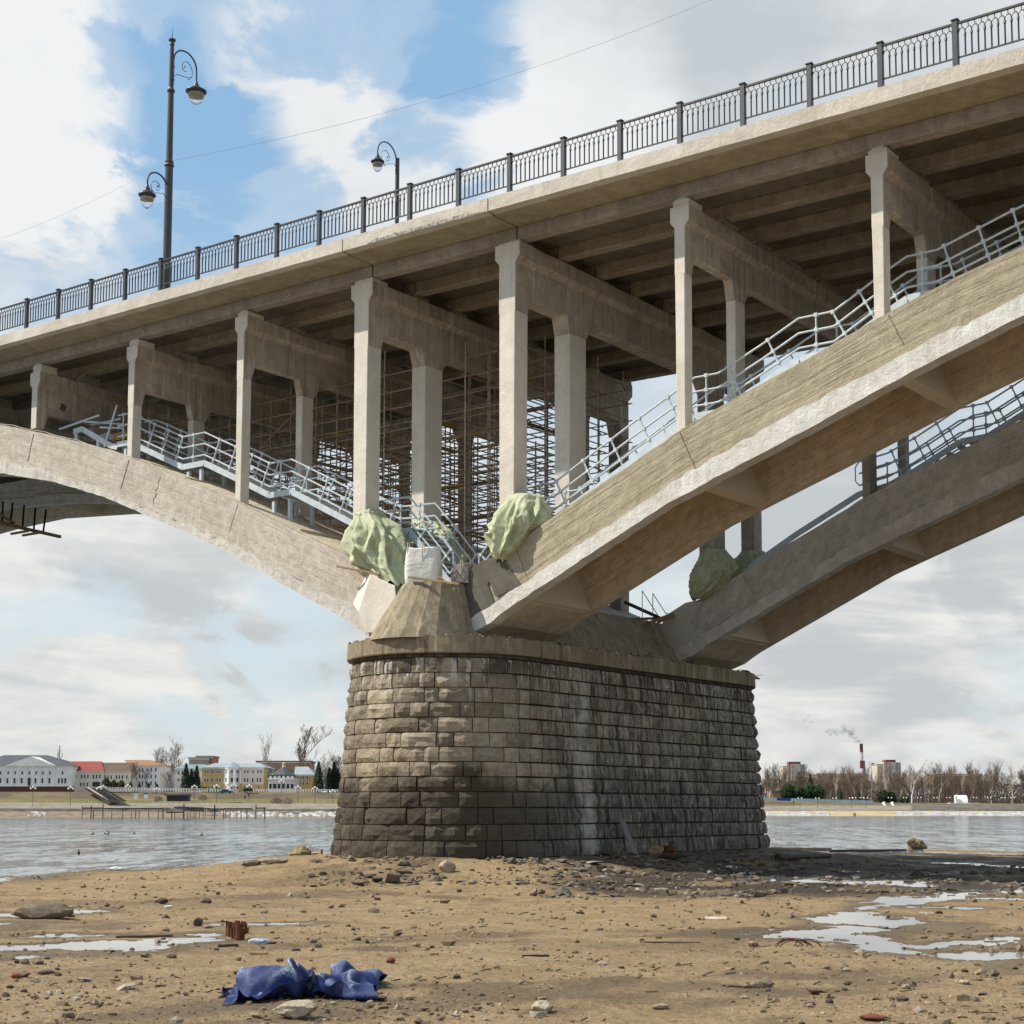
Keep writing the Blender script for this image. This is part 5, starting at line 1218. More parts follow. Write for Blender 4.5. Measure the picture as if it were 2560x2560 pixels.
rock('dull pale scrap lying at the pier shadow edge', 1796, 2203, 24, 9, 'wood_pale', 76, .5, 'scrap', 'scrap', .5, 1)
rock('crumpled white bag remains on the left shore', 290, 2176, 38, 9, 'bag', 77, .5, 'plastic scrap', 'plastic_scrap', .6, 2)
rock('whitish flake of plastic on the sand left of centre', 420, 2270, 22, 8, 'bag', 78, .5, 'plastic scrap', 'plastic_scrap', .6, 1)
# bars sticking out of the concrete lump
bars = MB(); g = ground_at(752, 2149)
for k in range(6):
    p = onY(745+k*7, 2128, g.y); pts = [p+Vector((0,0,-.15)), p+Vector((.02,0,.12)), p+Vector((.10*(-1)**k, 0, .22)), p+Vector((.16*(-1)**k, 0, .14))]
    bars.tube(pts, .014, 4)
bars.tube([onY(780, 2133, g.y), onY(800, 2131, g.y)], .05, 5); bars.box(*(lambda c: (c.x-.06, c.x+.06, c.y-.06, c.y+.06, c.z-.12, c.z+.12))(onY(802, 2131, g.y)))
put('bent_rebar', bars, MT['rust'], None, 'bent reinforcing bars sticking out of the brown concrete lump', 'rebar')
# rusty wire tangle
g = ground_at(2003, 2382); w = wl(g.x, g.y)[0]; tw = MB()
for k in range(5):
    pts = []; r = rs.uniform(.10, .19); c0 = rs.uniform(-.18, .18); ph = rs.random()*6
    for j in range(26):
        a = ph+j*.33; pts.append(g+RT*(c0+r*math.cos(a)*1.2+.03*math.sin(a*2.3))+FH*(.12*math.sin(a*.7+ph))+Vector((0,0,.075+abs(.10*math.sin(a))+.01*math.sin(a*3))))
    tw.tube(pts, .0045, 4)
put('wire_tangle', tw, MT['rust2'], None, 'tangle of thin rusty wire lying in front of the large right puddle', 'wire')
# rusty sheet-pile stump
st = thing('rusty_stump', 'jagged flaking rusty stump of iron sheets standing in the left puddle', 'metal stump', ground_at(590, 2345))
for (px0, px1, pt, pb, dd) in ((566,577,2302,2340,0),(581,588,2306,2347,.03),(589,597,2301,2350,-.02),(599,604,2308,2348,.05),(604,613,2303,2336,.09),(603,608,2322,2350,.0),(574,581,2322,2343,.06),(611,618,2316,2334,.12)):
    g = ground_at((px0+px1)/2, pb); mb = MB(); n = 5; A = onY(px0, pb, g.y+dd); B = onY(px1, pb, g.y+dd); T = onY(px0, pt, g.y+dd).z; vs = []
    for i in range(n+1):
        q = A.lerp(B, i/n); zt = max(g.z+.02, T-abs(MN.noise(Vector((px0+i*1.7, 1, 2))))*.26)
        for y_ in (-.02, .03):
            for z in (g.z-.1, (g.z+zt)/2, zt): vs.append((q.x+.012*MN.noise(Vector((i+px0, z*9, 3))), q.y+y_+.02*MN.noise(Vector((i, z*7, px0))), z))
    m = 6
    fs = []
    for i in range(n):
        o = i*6
        for (p, q_) in ((0,1),(1,2),(2,5),(5,4),(4,3),(3,0)): fs.append((o+p, o+q_, o+6+q_, o+6+p))
    fs += [(0,1,2,5,4,3), tuple(n*6+k for k in (3,4,5,2,1,0))]
    put('iron_sheet', MB().add(vs, fs), MT['rust2'], st)
rock('crumpled pale blue plastic sheet lying right of the rusty stump', 645, 2359, 50, 14, 'plastic', 80, .9, 'plastic sheet', 'plastic_sheet', .5) if 'plastic' in MT else None
# blue tarpaulin heap
TROT, TSX, TSY, TSZ = 0.0, 1.0, 1.1, 1.05
cpos = ground_at(775, 2476); mb = MB(); ns = NSHEET
ca, sa = math.cos(TROT), math.sin(TROT)
for k in range(ns*ns):
    x, y, z = SHEET[k]; x, y = x*ca-y*sa, x*sa+y*ca
    X = cpos.x+RT.x*x*TSX+FH.x*y*TSY; Y = cpos.y+RT.y*x*TSX+FH.y*y*TSY; mb.v.append((X, Y, gz(X, Y)+z*TSZ-.006))
mb.f = [(j*ns+i, j*ns+i+1, (j+1)*ns+i+1, (j+1)*ns+i) for j in range(ns-1) for i in range(ns-1)]
bt = put('blue_tarpaulin', mb, MT['tarp_blue'], None, 'crumpled blue tarpaulin lying in folds on the sand', 'tarpaulin', None, None, smooth=True)
sb = bt.modifiers.new('sub', 'SUBSURF'); sb.levels = 1; sb.render_levels = 1
# dark snags standing out of the river
for (px, py, h_, s) in ((232,2086,3,'leftmost low dark snag poking out of the river'), (262,2085,2,'tiny dark snag between two others in the river'), (270,2086,6,'forked dark snag poking out of the river'), (335,2085,3,'single dark snag in the river left of centre'), (505,2088,5,'triangular dark snag in the river before the old jetty'), (196,2134,8,'thin upright dark snag nearest the left shore')):
    c = onZ(px, py, WL); k = wl(c.x, c.y)[0]/FOC
    mb = MB().ico((c.x, c.y, WL), 4.5*k, 1, (1, .6, h_/9), .6, px)
    mb.tube([c, c+RT*(2*k)+Vector((0,0,h_*k*.8)), c+RT*(-1.5*k)+Vector((0,0,h_*k*1.3))], 1.2*k, 5)
    put('snag', mb, MT['wood_dark'], None, s, 'snag', 'snags in the river')
# ================================================================== THE FAR BANK
def PF(l, w, z): return RT*l+FH*w+Vector((0,0,z))
def L_(px, w): return (px-CX)/FOC*w
def Z_(py, w, px=1300): return far(px, py, w).z
W0 = interp([(-3000,470),(0,480),(850,500),(1900,650),(2560,655),(6000,660)])
ylv = {'rip': interp([(0,2028.5),(850,2029),(1900,2027),(2100,2026.5),(2560,2028)]), 'wall': interp([(0,2021),(850,2023),(1900,2025),(2250,2025),(2280,2024),(2560,2023)]),
       'slope': interp([(0,2008),(600,2009),(850,2010),(1900,2016),(2560,2014.5)]), 'grass': interp([(-3000,1980),(0,1981),(850,1982),(1900,2003),(2200,2009),(2560,2012),(6000,2012)])}
fpx = [-3000, -1500, -700]+[-300+25*i for i in range(135)]+[3400, 4200, 6000]
def sect(px):
    w = W0(px); s = []
    s.append((w-40, WL-1)); s.append((w-1, WL-.06+.02)); s.append((w+20, Z_(ylv['rip'](px), w+20))); s.append((w+21, Z_(ylv['wall'](px), w+21)))
    s.append((w+33, Z_(ylv['slope'](px), w+33))); s.append((w+34, Z_(ylv['slope'](px)-1.0, w+34))); s.append((w+58, Z_(ylv['grass'](px), w+58))); s.append((w+60, Z_(ylv['grass'](px)-1.5, w+60)))
    zf = s[-1][1]; s.append((w+120, zf+.5)); s.append((w+700, zf+1)); s.append((w+5000, zf+1)); return s
MT['riprap'] = simple('stony_far_beach', (.26,.20,.14), (.13,.105,.08), .95, scale=.35, kind='world', bumpk=.8)
MT['farsand'] = simple('far_sand_strip', (.48,.36,.21), (.33,.25,.16), .95, scale=.1, kind='world')
MT['darkwall'] = simple('dark_quay_wall', (.09,.08,.07), (.15,.13,.11), .9, scale=.3, kind='world')
MT['slope'] = simple('concrete_bank_slope', (.26,.23,.185), (.19,.165,.135), .95, scale=.25, kind='world')
MT['grass'] = simple('early_spring_grass', (.20,.155,.065), (.12,.125,.045), .95, scale=.08, kind='world')
MT['town'] = simple('town_ground', (.18,.155,.12), (.23,.2,.16), .95, scale=.05, kind='world')
S_ = [sect(px) for px in fpx]
def band(name, k0, k1, mat, lab, pa=None, pb=None):
    mb = MB(); idx = [i for i, px in enumerate(fpx) if (pa is None or px >= pa) and (pb is None or px <= pb)]
    for i in idx:
        for k in range(k0, k1+1): w, z = S_[i][k]; mb.v.append(tuple(PF(L_(fpx[i], w)*1.0, w, z)))
    n = k1-k0+1
    mb.f = [(i*n+k, (i+1)*n+k, (i+1)*n+k+1, i*n+k+1) for i in range(len(idx)-1) for k in range(n-1)]
    put(name, mb, mat, None, lab, None, None, 'structure')
band('far_shore', 0, 2, MT['riprap'], 'stony brown strip of shore on the far left bank', None, 1900)
band('far_shore', 0, 2, MT['farsand'], 'sandy strip of shore on the far right bank', 1900, None)
band('quay_wall', 2, 3, MT['darkwall'], 'low dark quay wall along the far bank')
band('bank_slope', 3, 5, MT['slope'], 'concrete slope above the far shore', None, 2275)
band('bank_slope', 3, 5, MT['darkwall'], 'dark stone slope above the far right shore', 2275, None)
MT['scrub'] = simple('dark_scrub_bank', (.10,.075,.05), (.16,.13,.07), .95, scale=.12, kind='world')
for k_ in S_:
    (w5, z5), (w6, z6) = k_[5], k_[6]; k_.insert(6, (w5+(w6-w5)*.55, z5+(z6-z5)*.42))
band('grass_slope', 5, 6, MT['grass'], 'grassy lower embankment slope with dead spring grass')
band('scrub_slope', 6, 8, MT['scrub'], 'dark brown upper embankment slope under the promenade')
band('town_ground', 8, 11, MT['town'], 'flat ground of the town behind the promenade')
for lab_, pa, pb, y0, y1 in (('dirty ice heaped along the far left shore', 545, 850, 2029, 2040), ('thin streak of ice on the far left beach', 75, 120, 2038, 2043), ('strip of old ice at the water right of the pier', 1900, 2070, 2026, 2032), ('long strip of old ice on the far right shore', 2235, 2600, 2026.5, 2031.5)):
    mb = MB(); n = 90; w0 = W0((pa+pb)/2)+2; zlo = WL+.0
    for i in range(n+1):
        px = pa+(pb-pa)*i/n; w = W0(px)
        for j, t_ in enumerate((0, .35, .7, 1)):
            ww = w+1+17*t_; base = WL+.05+(Z_(ylv['rip'](px), w+20)-WL)*(ww-w)/20
            h = (-.12+.7*max(0, MN.noise(Vector((px*.10, j*1.2, pa)))+.25)+.25*MN.noise(Vector((px*.5, j, 2))))*(0 if j in (0,) else 1)*(1 if (y1-y0) > 6 else .55)
            if y1-y0 <= 6 and pb > 200: base = max(base, Z_(y1, ww)) if j else base
            mb.v.append(tuple(PF(L_(px, ww), ww, base+h-.05)))
    mb.f = [(i*4+j, (i+1)*4+j, (i+1)*4+j+1, i*4+j+1) for i in range(n) for j in range(3)]
    put('ice', mb, MT['snow'], None, lab_, None, None, 'stuff', base=False)
def col(name, c, d=None, **k): MT[name] = simple(name, c, d or tuple(x*.85 for x in c), k.pop('rough', .85), scale=.3, kind='world', bumpk=0, **k)
for n_, c_ in (('wall_white',(.82,.81,.79)),('wall_cream',(.76,.68,.55)),('wall_yellow',(.58,.42,.17)),('wall_pink',(.76,.64,.58)),('wall_green',(.40,.52,.38)),('wall_orange',(.58,.36,.14)),('roof_grey',(.085,.095,.11)),('roof_red',(.27,.07,.055)),('roof_brown',(.13,.09,.065)),
               ('roof_tan',(.30,.17,.09)),('roof_metal',(.30,.34,.37)),('roof_teal',(.18,.27,.29)),('pane',(.035,.05,.06)),('panel_beige',(.52,.47,.38)),('panel_grey',(.34,.30,.26)),('brick_flats',(.36,.20,.14)),('chim_red',(.20,.05,.05)),('chim_white',(.62,.61,.60)),('chim_dark',(.16,.12,.14)),
               ('gold',(.55,.36,.08)),('fence_blue',(.42,.54,.62)),('blue',(.02,.07,.25)),('maroon',(.085,.035,.03)),('kiosk',(.06,.045,.045)),('globe',(.85,.82,.72)),('car_teal',(.03,.13,.16)),('car_white',(.6,.6,.6)),('car_dark',(.03,.03,.035)),('car_red',(.35,.03,.03)),('people',(.03,.03,.04))): col(n_, c_)
def fb(mb, l0, l1, w0, w1, z0, z1):
    P8 = [PF(l, w, z) for z in (z0, z1) for l, w in ((l0,w0),(l1,w0),(l1,w1),(l0,w1))]
    return mb.add(P8, [(3,2,1,0),(4,5,6,7),(0,1,5,4),(1,2,6,5),(2,3,7,6),(3,0,4,7)])
wcache = {}
def window(parent, l, w, z0, z1, hw, frame=True, glass='pane', nm='window'):
    key = (round(hw, 2), round(z1-z0, 2), frame, glass)
    if key not in wcache:
        a = MB(); h = z1-z0; fb(a, -hw-.13, hw+.13, -.10, .05, -.15, h+.15); b = MB(); fb(b, -hw, hw, -.16, -.101, 0, h)
        wcache[key] = (mesh_of('window', a, MT['wall_white']), mesh_of('pane', b, MT[glass]))
    p = PF(l, w, z0)
    if frame:
        o = bpy.data.objects.new('window', wcache[key][0]); C.objects.link(o); o.parent = parent; o.location = p-parent.location
        q = bpy.data.objects.new('pane', wcache[key][1]); C.objects.link(q); q.parent = o
    else:
        q = bpy.data.objects.new('window', wcache[key][1]); C.objects.link(q); q.parent = parent; q.location = p-parent.location
def bld(name, label, cat, px0, px1, yb, ye, w, T, wall, roof=None, yr=None, hip=(0, 0), rows=(), over=.5, zsink=3):
    t = thing(name, label, cat, PF(L_((px0+px1)/2, w), w, Z_(yb, w)))
    l0, l1 = L_(px0, w), L_(px1, w); z0, z1 = Z_(yb, w)-zsink, Z_(ye, w)
    put('wall', fb(MB(), l0, l1, w, w+T, z0, z1), MT[wall], t)
    if roof:
        zr = Z_(yr, w) if yr else z1+.6
        m = MB(); h0, h1 = L_(px0+hip[0], w), L_(px1-hip[1], w); o = over
        vs = [PF(l0-o, w-o, z1+.01), PF(l1+o, w-o, z1+.01), PF(l1+o, w+T+o, z1+.01), PF(l0-o, w+T+o, z1+.01)]
        if yr: vs += [PF(h0, w+T*.45, zr), PF(h1, w+T*.45, zr)]; fs = [(3,2,1,0),(0,1,5,4),(1,2,5),(2,3,4,5),(3,0,4)]
        else: vs += [PF(l0-o, w-o, zr), PF(l1+o, w-o, zr), PF(l1+o, w+T+o, zr), PF(l0-o, w+T+o, zr)]; fs = [(3,2,1,0),(4,5,6,7),(0,1,5,4),(1,2,6,5),(2,3,7,6),(3,0,4,7)]
        put('roof', m.add(vs, fs), MT[roof], t)
        put('cornice', fb(MB(), l0-.25, l1+.25, w-.25, w-.01, z1-.45, z1-.02), MT['wall_white'], t)
    for (xs, ya, yb_, hw, fr) in rows:
        for x in xs: window(t, L_(x, w), w, Z_(yb_, w), Z_(ya, w), hw*w/FOC, fr)
    return t
A1 = lambda a: a*.2226; B1 = lambda b: 1850+b*.2226; A2 = lambda a: 420+a*.2226
A3 = lambda a: 1900+a*.176; B3 = lambda b: 1820+b*.176; A4 = lambda a: 2220+a*.176
wB = 565
T1 = bld('classical_hall', 'long white building with a pediment and dark grey hipped roof, far left bank', 'building', -75, 181, 1966, B1(290), wB, 24, 'wall_white', 'roof_grey', B1(158), (60, 84),
    [([A1(a) for a in (-60,20,105,184,264,343,420,497,573,715)], B1(352), B1(385), 1.3*1.3, True), ([A1(a) for a in (-60,20,100,180,260,415,492,570,675,712,748)], B1(428), B1(485), 2.0, True)])
w = wB-.6
put('pediment', MB().add([PF(L_(A1(60), w), w, Z_(B1(290), w)), PF(L_(A1(640), w), w, Z_(B1(290), w)), PF(L_(A1(355), w), w, Z_(B1(183), w)), PF(L_(A1(60), w), w+9, Z_(B1(290), w)), PF(L_(A1(640), w), w+9, Z_(B1(290), w)), PF(L_(A1(355), w), w+9, Z_(B1(183), w))], [(0,1,2),(3,5,4),(0,2,5,3),(1,4,5,2),(0,3,4,1)]), MT['wall_white'], T1)
put('door', fb(MB(), L_(A1(324), w), L_(A1(352), w), w+.4, w+.9, Z_(B1(512), w), Z_(B1(425), w)), MT['pane'], T1)
for a in (45, 145, 222, 303, 380, 458, 535, 612, 800): put('pilaster', fb(MB(), L_(A1(a), w)-.3, L_(A1(a), w)+.3, w+.3, w+.59, Z_(1966, w), Z_(B1(300), w)), MT['wall_white'], T1)
bld('red_roofed_house', 'cream arcaded house with a red tin roof next to the white hall', 'building', 181, 261, 1969, B1(345), wB+6, 18, 'wall_cream', 'roof_red', B1(232), (-38, 22),
    [([A1(a) for a in (831,866,929,964,1000,1062,1097,1133)], B1(388), B1(430), 1.6, True), ([A1(a) for a in (826,862,922,958,996)], B1(476), B1(518), 1.5, True), ([A1(1095)], B1(470), B1(522), 9, False)])
bld('brown_roofed_house', 'cream arcaded house with a brown tin roof behind small firs', 'building', 261, 330, 1969, B1(348), wB+7, 18, 'wall_cream', 'roof_brown', B1(246), (-20, 12),
    [([A1(a) for a in (1192,1227,1262,1320,1353,1387,1437)], B1(396), B1(438), 1.5, True), ([A1(a) for a in (1200,1260,1330,1390)], B1(476), B1(520), 2.6, False)])
bld('corner_house', 'white three storey corner house with a tan hipped roof', 'building', 330, 401, 1970, B1(287), wB+14, 26, 'wall_white', 'roof_tan', B1(212), (-40, 44),
    [([A1(a) for a in (1580,1612,1662,1708,1760)], B1(316), B1(352), 1.5, True), ([A1(a) for a in (1580,1612,1662,1708,1760)], B1(390), B1(430), 1.5, True), ([A1(a) for a in (1580,1612,1662,1708,1760)], B1(465), B1(505), 1.5, True)])
bld('teal_roofed_house', 'pale house with a teal metal roof behind spruces', 'building', A2(85), A2(390), 1972, B1(322), wB+22, 20, 'wall_white', 'roof_teal', B1(265), (8, 2), [([A2(a) for a in (130,170,240,300,350)], B1(350), B1(385), 1.5, True), ([A2(a) for a in (130,170,240,300,350)], B1(430), B1(465), 1.5, True)])
bld('panel_block', 'grey brown flat block with a brick penthouse rising behind the yellow palace', 'building', A2(240), A2(460), 1972, B1(208), wB+170, 18, 'panel_grey', 'panel_grey')
bld('panel_block', 'small stepped top storey of the grey brown flat block', 'building', A2(325), A2(505), 1972, B1(190), wB+172, 14, 'brick_flats', 'panel_grey')
T6 = bld('yellow_palace', 'yellow and white palace with a columned round bay and grey metal roof', 'building', A2(388), A2(1083), 1977, B1(308), wB+4, 22, 'wall_yellow', 'roof_metal', B1(250), (18, 20),
    [([A2(a) for a in (425,457,510,562,594,870,905,963,1018,1050)], B1(342), B1(372), 1.5, True), ([A2(a) for a in (425,457,505,562,594,870,903,960,1015,1048)], B1(428), B1(472), 1.6, True), ([A2(a) for a in (470,510,550,590,870,1030)], B1(516), B1(545), 1.6, True)])
w = wB+4
put('pink_wing', fb(MB(), L_(A2(840), w), L_(A2(1083), w)-.05, w-.12, w-.01, Z_(B1(500), w), Z_(B1(312), w)), MT['wall_pink'], T6)
wc = PF(L_(A2(738), w+2), w+2, 0); rr = L_(A2(838), w)-L_(A2(738), w)
put('round_bay', MB().lathe([(rr, Z_(1977, w)-1), (rr, Z_(B1(505), w)), (rr*1.04, Z_(B1(500), w)), (rr*1.04, Z_(B1(488), w)), (rr, Z_(B1(486), w)), (rr, Z_(B1(330), w)), (rr*1.06, Z_(B1(325), w)), (rr*1.08, Z_(B1(308), w))], (wc.x, wc.y, 0), 28), MT['wall_white'], T6)
put('bay_roof', MB().lathe([(rr*1.1, Z_(B1(308), w)), (.3, Z_(B1(248), w))], (wc.x, wc.y, 0), 28), MT['roof_metal'], T6)
def onbay(a): l = L_(A2(a), w)-L_(A2(738), w); return -math.sqrt(max(.1, rr*rr-l*l))+2
for a in (672, 735, 795):
    for y0, y1, hw in ((B1(340),B1(372),1.7),(B1(425),B1(470),2.2),(B1(516),B1(546),2.2)): window(T6, L_(A2(a), w), w+onbay(a)-.1, Z_(y1, w), Z_(y0, w), hw*w/FOC, True)
for a in (648, 704, 768, 822): c = PF(L_(A2(a), w), w+onbay(a)-.5, Z_(B1(488), w)); put('bay_column', MB().lathe([(.5,0),(.45,.4),(.42,Z_(B1(335), w)-Z_(B1(488), w))], tuple(c), 10), MT['wall_white'], T6)
T8 = thing('chapel', 'small pink chapel with a dark tent roof, arched gables and a gilded dome', 'chapel', PF(L_(705, wB-8), wB-8, Z_(1979, wB-8))); w = wB-8
l0, l1 = L_(A2(1130), w), L_(A2(1430), w); lc = (l0+l1)/2; cc = PF(lc, w+5, 0); zt_ = Z_(B1(445), w)
put('wall', fb(MB(), l0, l1, w, w+10, Z_(1980, w)-2, zt_), MT['wall_pink'], T8); put('cornice', fb(MB(), l0-.3, l1+.3, w-.3, w+10.3, zt_, zt_+.4), MT['wall_white'], T8)
put('tent_roof', MB().lathe([(4.6, zt_+1.6), (.55, Z_(B1(300), w))], (cc.x, cc.y, 0), 8), MT['roof_grey'], T8)
put('drum', MB().lathe([(.6, Z_(B1(300), w)), (.6, Z_(B1(280), w))], (cc.x, cc.y, 0), 10), MT['wall_white'], T8)
put('gilded_dome', MB().lathe([(.5, Z_(B1(281), w)), (.8, Z_(B1(268), w)), (.5, Z_(B1(256), w)), (.08, Z_(B1(246), w)), (.05, Z_(B1(232), w))], (cc.x, cc.y, 0), 10), MT['gold'], T8)
for i, a in enumerate((1160, 1208, 1256, 1306, 1356, 1402)):
    c = PF(L_(A2(a), w), w-.1, zt_+.4); m = MB(); n = 10; pts = [(.95*math.cos(math.pi*k/n), 1.5*math.sin(math.pi*k/n)) for k in range(n+1)]
    vs = [tuple(c+RT*p+Vector((0,0,q))+FH*d) for d in (0, 1.6) for p, q in pts]; m.add(vs, [tuple(range(n+1)), tuple(range(n+1, 2*n+2))[::-1]]+[(k+1, k, n+1+k, n+2+k) for k in range(n)])
    put('arched_gable', m, MT['roof_grey'], T8)
    m = MB(); pts = [(.62*math.cos(math.pi*k/n), 1.0*math.sin(math.pi*k/n)) for k in range(n+1)]; m.add([tuple(c+RT*p+Vector((0,0,q))-FH*.06) for p, q in pts]+[tuple(c+RT*p+Vector((0,0,q))-FH*.01) for p, q in pts], [tuple(range(n+1))]+[(k+1, k, n+1+k, n+2+k) for k in range(n)])
    put('gable_field', m, MT['wall_white'], T8)
    window(T8, L_(A2(a), w), w, Z_(B1(545), w), Z_(B1(492), w), .45 if i != 1 else .6, True)
for a in (1180, 1255, 1308, 1400): put('gilt_finial', MB().lathe([(.1,0),(.3,.5),(.05,1.2)], tuple(PF(L_(A2(a), w), w+1, Z_(B1(405), w))), 6), MT['gold'], T8)
bld('orange_house', 'orange house with white pilasters and grey hipped roof behind the chapel', 'building', A2(1440), A2(1640), 1977, B1(388), wB+18, 18, 'wall_orange', 'roof_metal', B1(292), (-10, 22), [([A2(a) for a in (1465,1500,1530,1575)], B1(408), B1(440), 1.6, True), ([A2(a) for a in (1465,1500,1530,1575)], B1(472), B1(505), 1.6, True)])
bld('green_house', 'small green house with a teal roof between palace and chapel', 'building', A2(1083), A2(1180), 1977, B1(375), wB+12, 12, 'wall_green', 'roof_teal', B1(322), (0, 10), [([A2(a) for a in (1100,1125)], B1(440), B1(480), 1.5, True)])
bld('brick_block', 'long low brick block on the skyline above the palace', 'building', A2(1000), A2(1600), 1970, B1(246), wB+230, 16, 'brick_flats', 'roof_brown')
# right bank
wr = 900
def tower(label, a0, a1, a2, a3, A_, yA, yB, yC, yM):
    t = bld('apartment_tower', label, 'apartment block', A_(a0), A_(a1), 1985, yA, wr, 14, 'panel_beige', 'panel_grey', over=.1)
    l = lambda a: L_(A_(a), wr)
    put('main_slab', fb(MB(), l(a1)+.01, l(a2), wr-1, wr+16, Z_(1985, wr), Z_(yB, wr)), MT['panel_beige'], t)
    put('side_slab', fb(MB(), l(a2)+.01, l(a3), wr+1, wr+16, Z_(1985, wr), Z_(yB+.5, wr)), MT['panel_grey'], t)
    put('brick_penthouse', fb(MB(), l(a1+30), l(a2)+.1, wr-.9, wr+8, Z_(yB, wr)+.01, Z_(yC, wr)), MT['chim_red'], t)
    put('brick_strip', fb(MB(), l(a1+25), l(a1+48), wr-1.2, wr-1.01, Z_(1985, wr), Z_(yB, wr)), MT['brick_flats'], t)
    k = 0
    y = yB+2.6
    while y < 1948:
        window(t, l(a1+80), wr-1, Z_(y+1.7, wr), Z_(y, wr), 3.6*wr/FOC, False)
        for q in (.25, .5, .78): window(t, l(a2)+(l(a3)-l(a2))*q, wr+1, Z_(y+1.9, wr), Z_(y, wr), .9*wr/FOC, True)
        put('balcony', fb(MB(), l(a1+58), l(a1+104), wr-2.0, wr-1.01, Z_(y+3.0, wr), Z_(y+1.8, wr)), MT['wall_white'], t); y += 3.05
    return t
tower('beige panel apartment tower right of the pier, left one of two', 320, 375, 565, 637, A3, B3(552), B3(512), B3(480), 0)
tower('beige panel apartment tower with a banner, right of the tall chimney', 1655, 1745, 1912, 1996, A3, B3(525), B3(485), B3(452), 0)
ban = PF(L_(2230, wr-1), wr-1.3, 0); put('banner', fb(MB(), L_(2226, wr), L_(2233.5, wr), wr-1.4, wr-1.05, Z_(B3(665), wr), Z_(B3(588), wr)), MT['wall_white'], None, 'white banner hanging on the front of the right apartment tower', 'banner')
bld('brick_block', 'long brick flats behind bare trees, left of the tall chimney', 'building', A3(815), A3(1480), 1985, B3(660), wr+20, 16, 'brick_flats', 'panel_grey', rows=[([A3(850+45*k) for k in range(14)], B3(690), B3(704), 1.2, False)])
bld('brick_block', 'long brick flats behind bare trees near the right edge', 'building', A4(638), A4(1320), 1985, B3(668), wr+20, 16, 'brick_flats', 'panel_grey', rows=[([A4(670+45*k) for k in range(14)], B3(698), B3(712), 1.2, False)])
bld('small_house', 'small pinkish house glimpsed between trees just right of the pier', 'building', 1925, 1962, 1992, 1974, 780, 12, 'brick_flats', 'roof_brown', 1970, (3, 3), [([1932,1940,1948,1956], 1978, 1984, 1.2, False)])
def chimney(label, x0, x1, bands, wd, flare=1.3):
    t = thing('chimney', label, 'chimney', PF(L_((x0+x1)/2, wd), wd, 3)); c = PF(L_((x0+x1)/2, wd), wd, 0); r1_ = (x1-x0)/2*wd/FOC; n = len(bands)
    tot = bands[-1][0]-bands[0][0]
    for (ya, m), (yb, _) in zip(bands, bands[1:]):
        ra, rb = (r1_*(1+(flare-1)*(y-bands[0][0])/tot) for y in (ya, yb))
        put('band', MB().lathe([(rb, Z_(yb, wd)+.02), (ra, Z_(ya, wd))], (c.x, c.y, 0), 20), MT[m], t, smooth=False)
    put('rim', MB().lathe([(r1_*1.08, Z_(bands[0][0]+1.2, wd)), (r1_*1.08, Z_(bands[0][0], wd)+.05)], (c.x, c.y, 0), 20), MT[bands[0][1]], t)
    return t
chimney('tall red and white banded smoking factory chimney', A3(1414), A3(1460), [(B3(225),'chim_red'),(B3(345),'chim_white'),(B3(465),'chim_red'),(B3(575),'chim_white'),(B3(700),'chim_red'),(1985,'chim_red')], 1400, 1.35)
chimney('dark violet-grey chimney standing right behind the tall banded one', A3(1452), A3(1484), [(B3(465),'chim_dark'),(1985,'chim_dark')], 1450, 1.5)
chimney('short red and white banded chimney left of the right apartment tower', A3(1577), A3(1616), [(B3(500),'chim_red'),(B3(540),'chim_white'),(B3(612),'chim_red'),(B3(645),'chim_white'),(1985,'chim_white')], 1400, 1.2)
m_ = bpy.data.materials.new('smoke'); m_.use_nodes = True; t_ = m_.node_tree; t_.nodes.clear()
vo = N(t_, 'ShaderNodeVolumePrincipled'); ou = N(t_, 'ShaderNodeOutputMaterial'); t_.links.new(vo.outputs[0], ou.inputs['Volume']); vo.inputs['Color'].default_value = (.80,.81,.83,1)
vo.inputs['Density'].default_value = .10
smk = thing('smoke_plume', 'grey smoke drifting left from the tall banded chimney', 'smoke', far(2153, 1860, 1400))
for k, (px, py, r) in enumerate(((2153,1858,3),(2149,1855,4),(2145,1851,5),(2140,1847,6.5),(2135,1841,7.5),(2131,1835,8.5),(2126,1829,9.5),(2119,1826,10.5),(2111,1824,10),(2103,1828,8),(2090,1830,8),(2078,1829,11),(2066,1832,9),(2020,1796,7),(2028,1803,6),(2013,1790,4))):
    p = far(px, py, 1400)
    for q in range(2): put('puff', MB().ico(tuple(p+RT*random.gauss(0, r*.25)+Vector((0,0,random.gauss(0, r*.2)))), r*random.uniform(.6, .95)*1400/FOC, 2, (1,1,.8), .4, k*3+q), m_, smk)
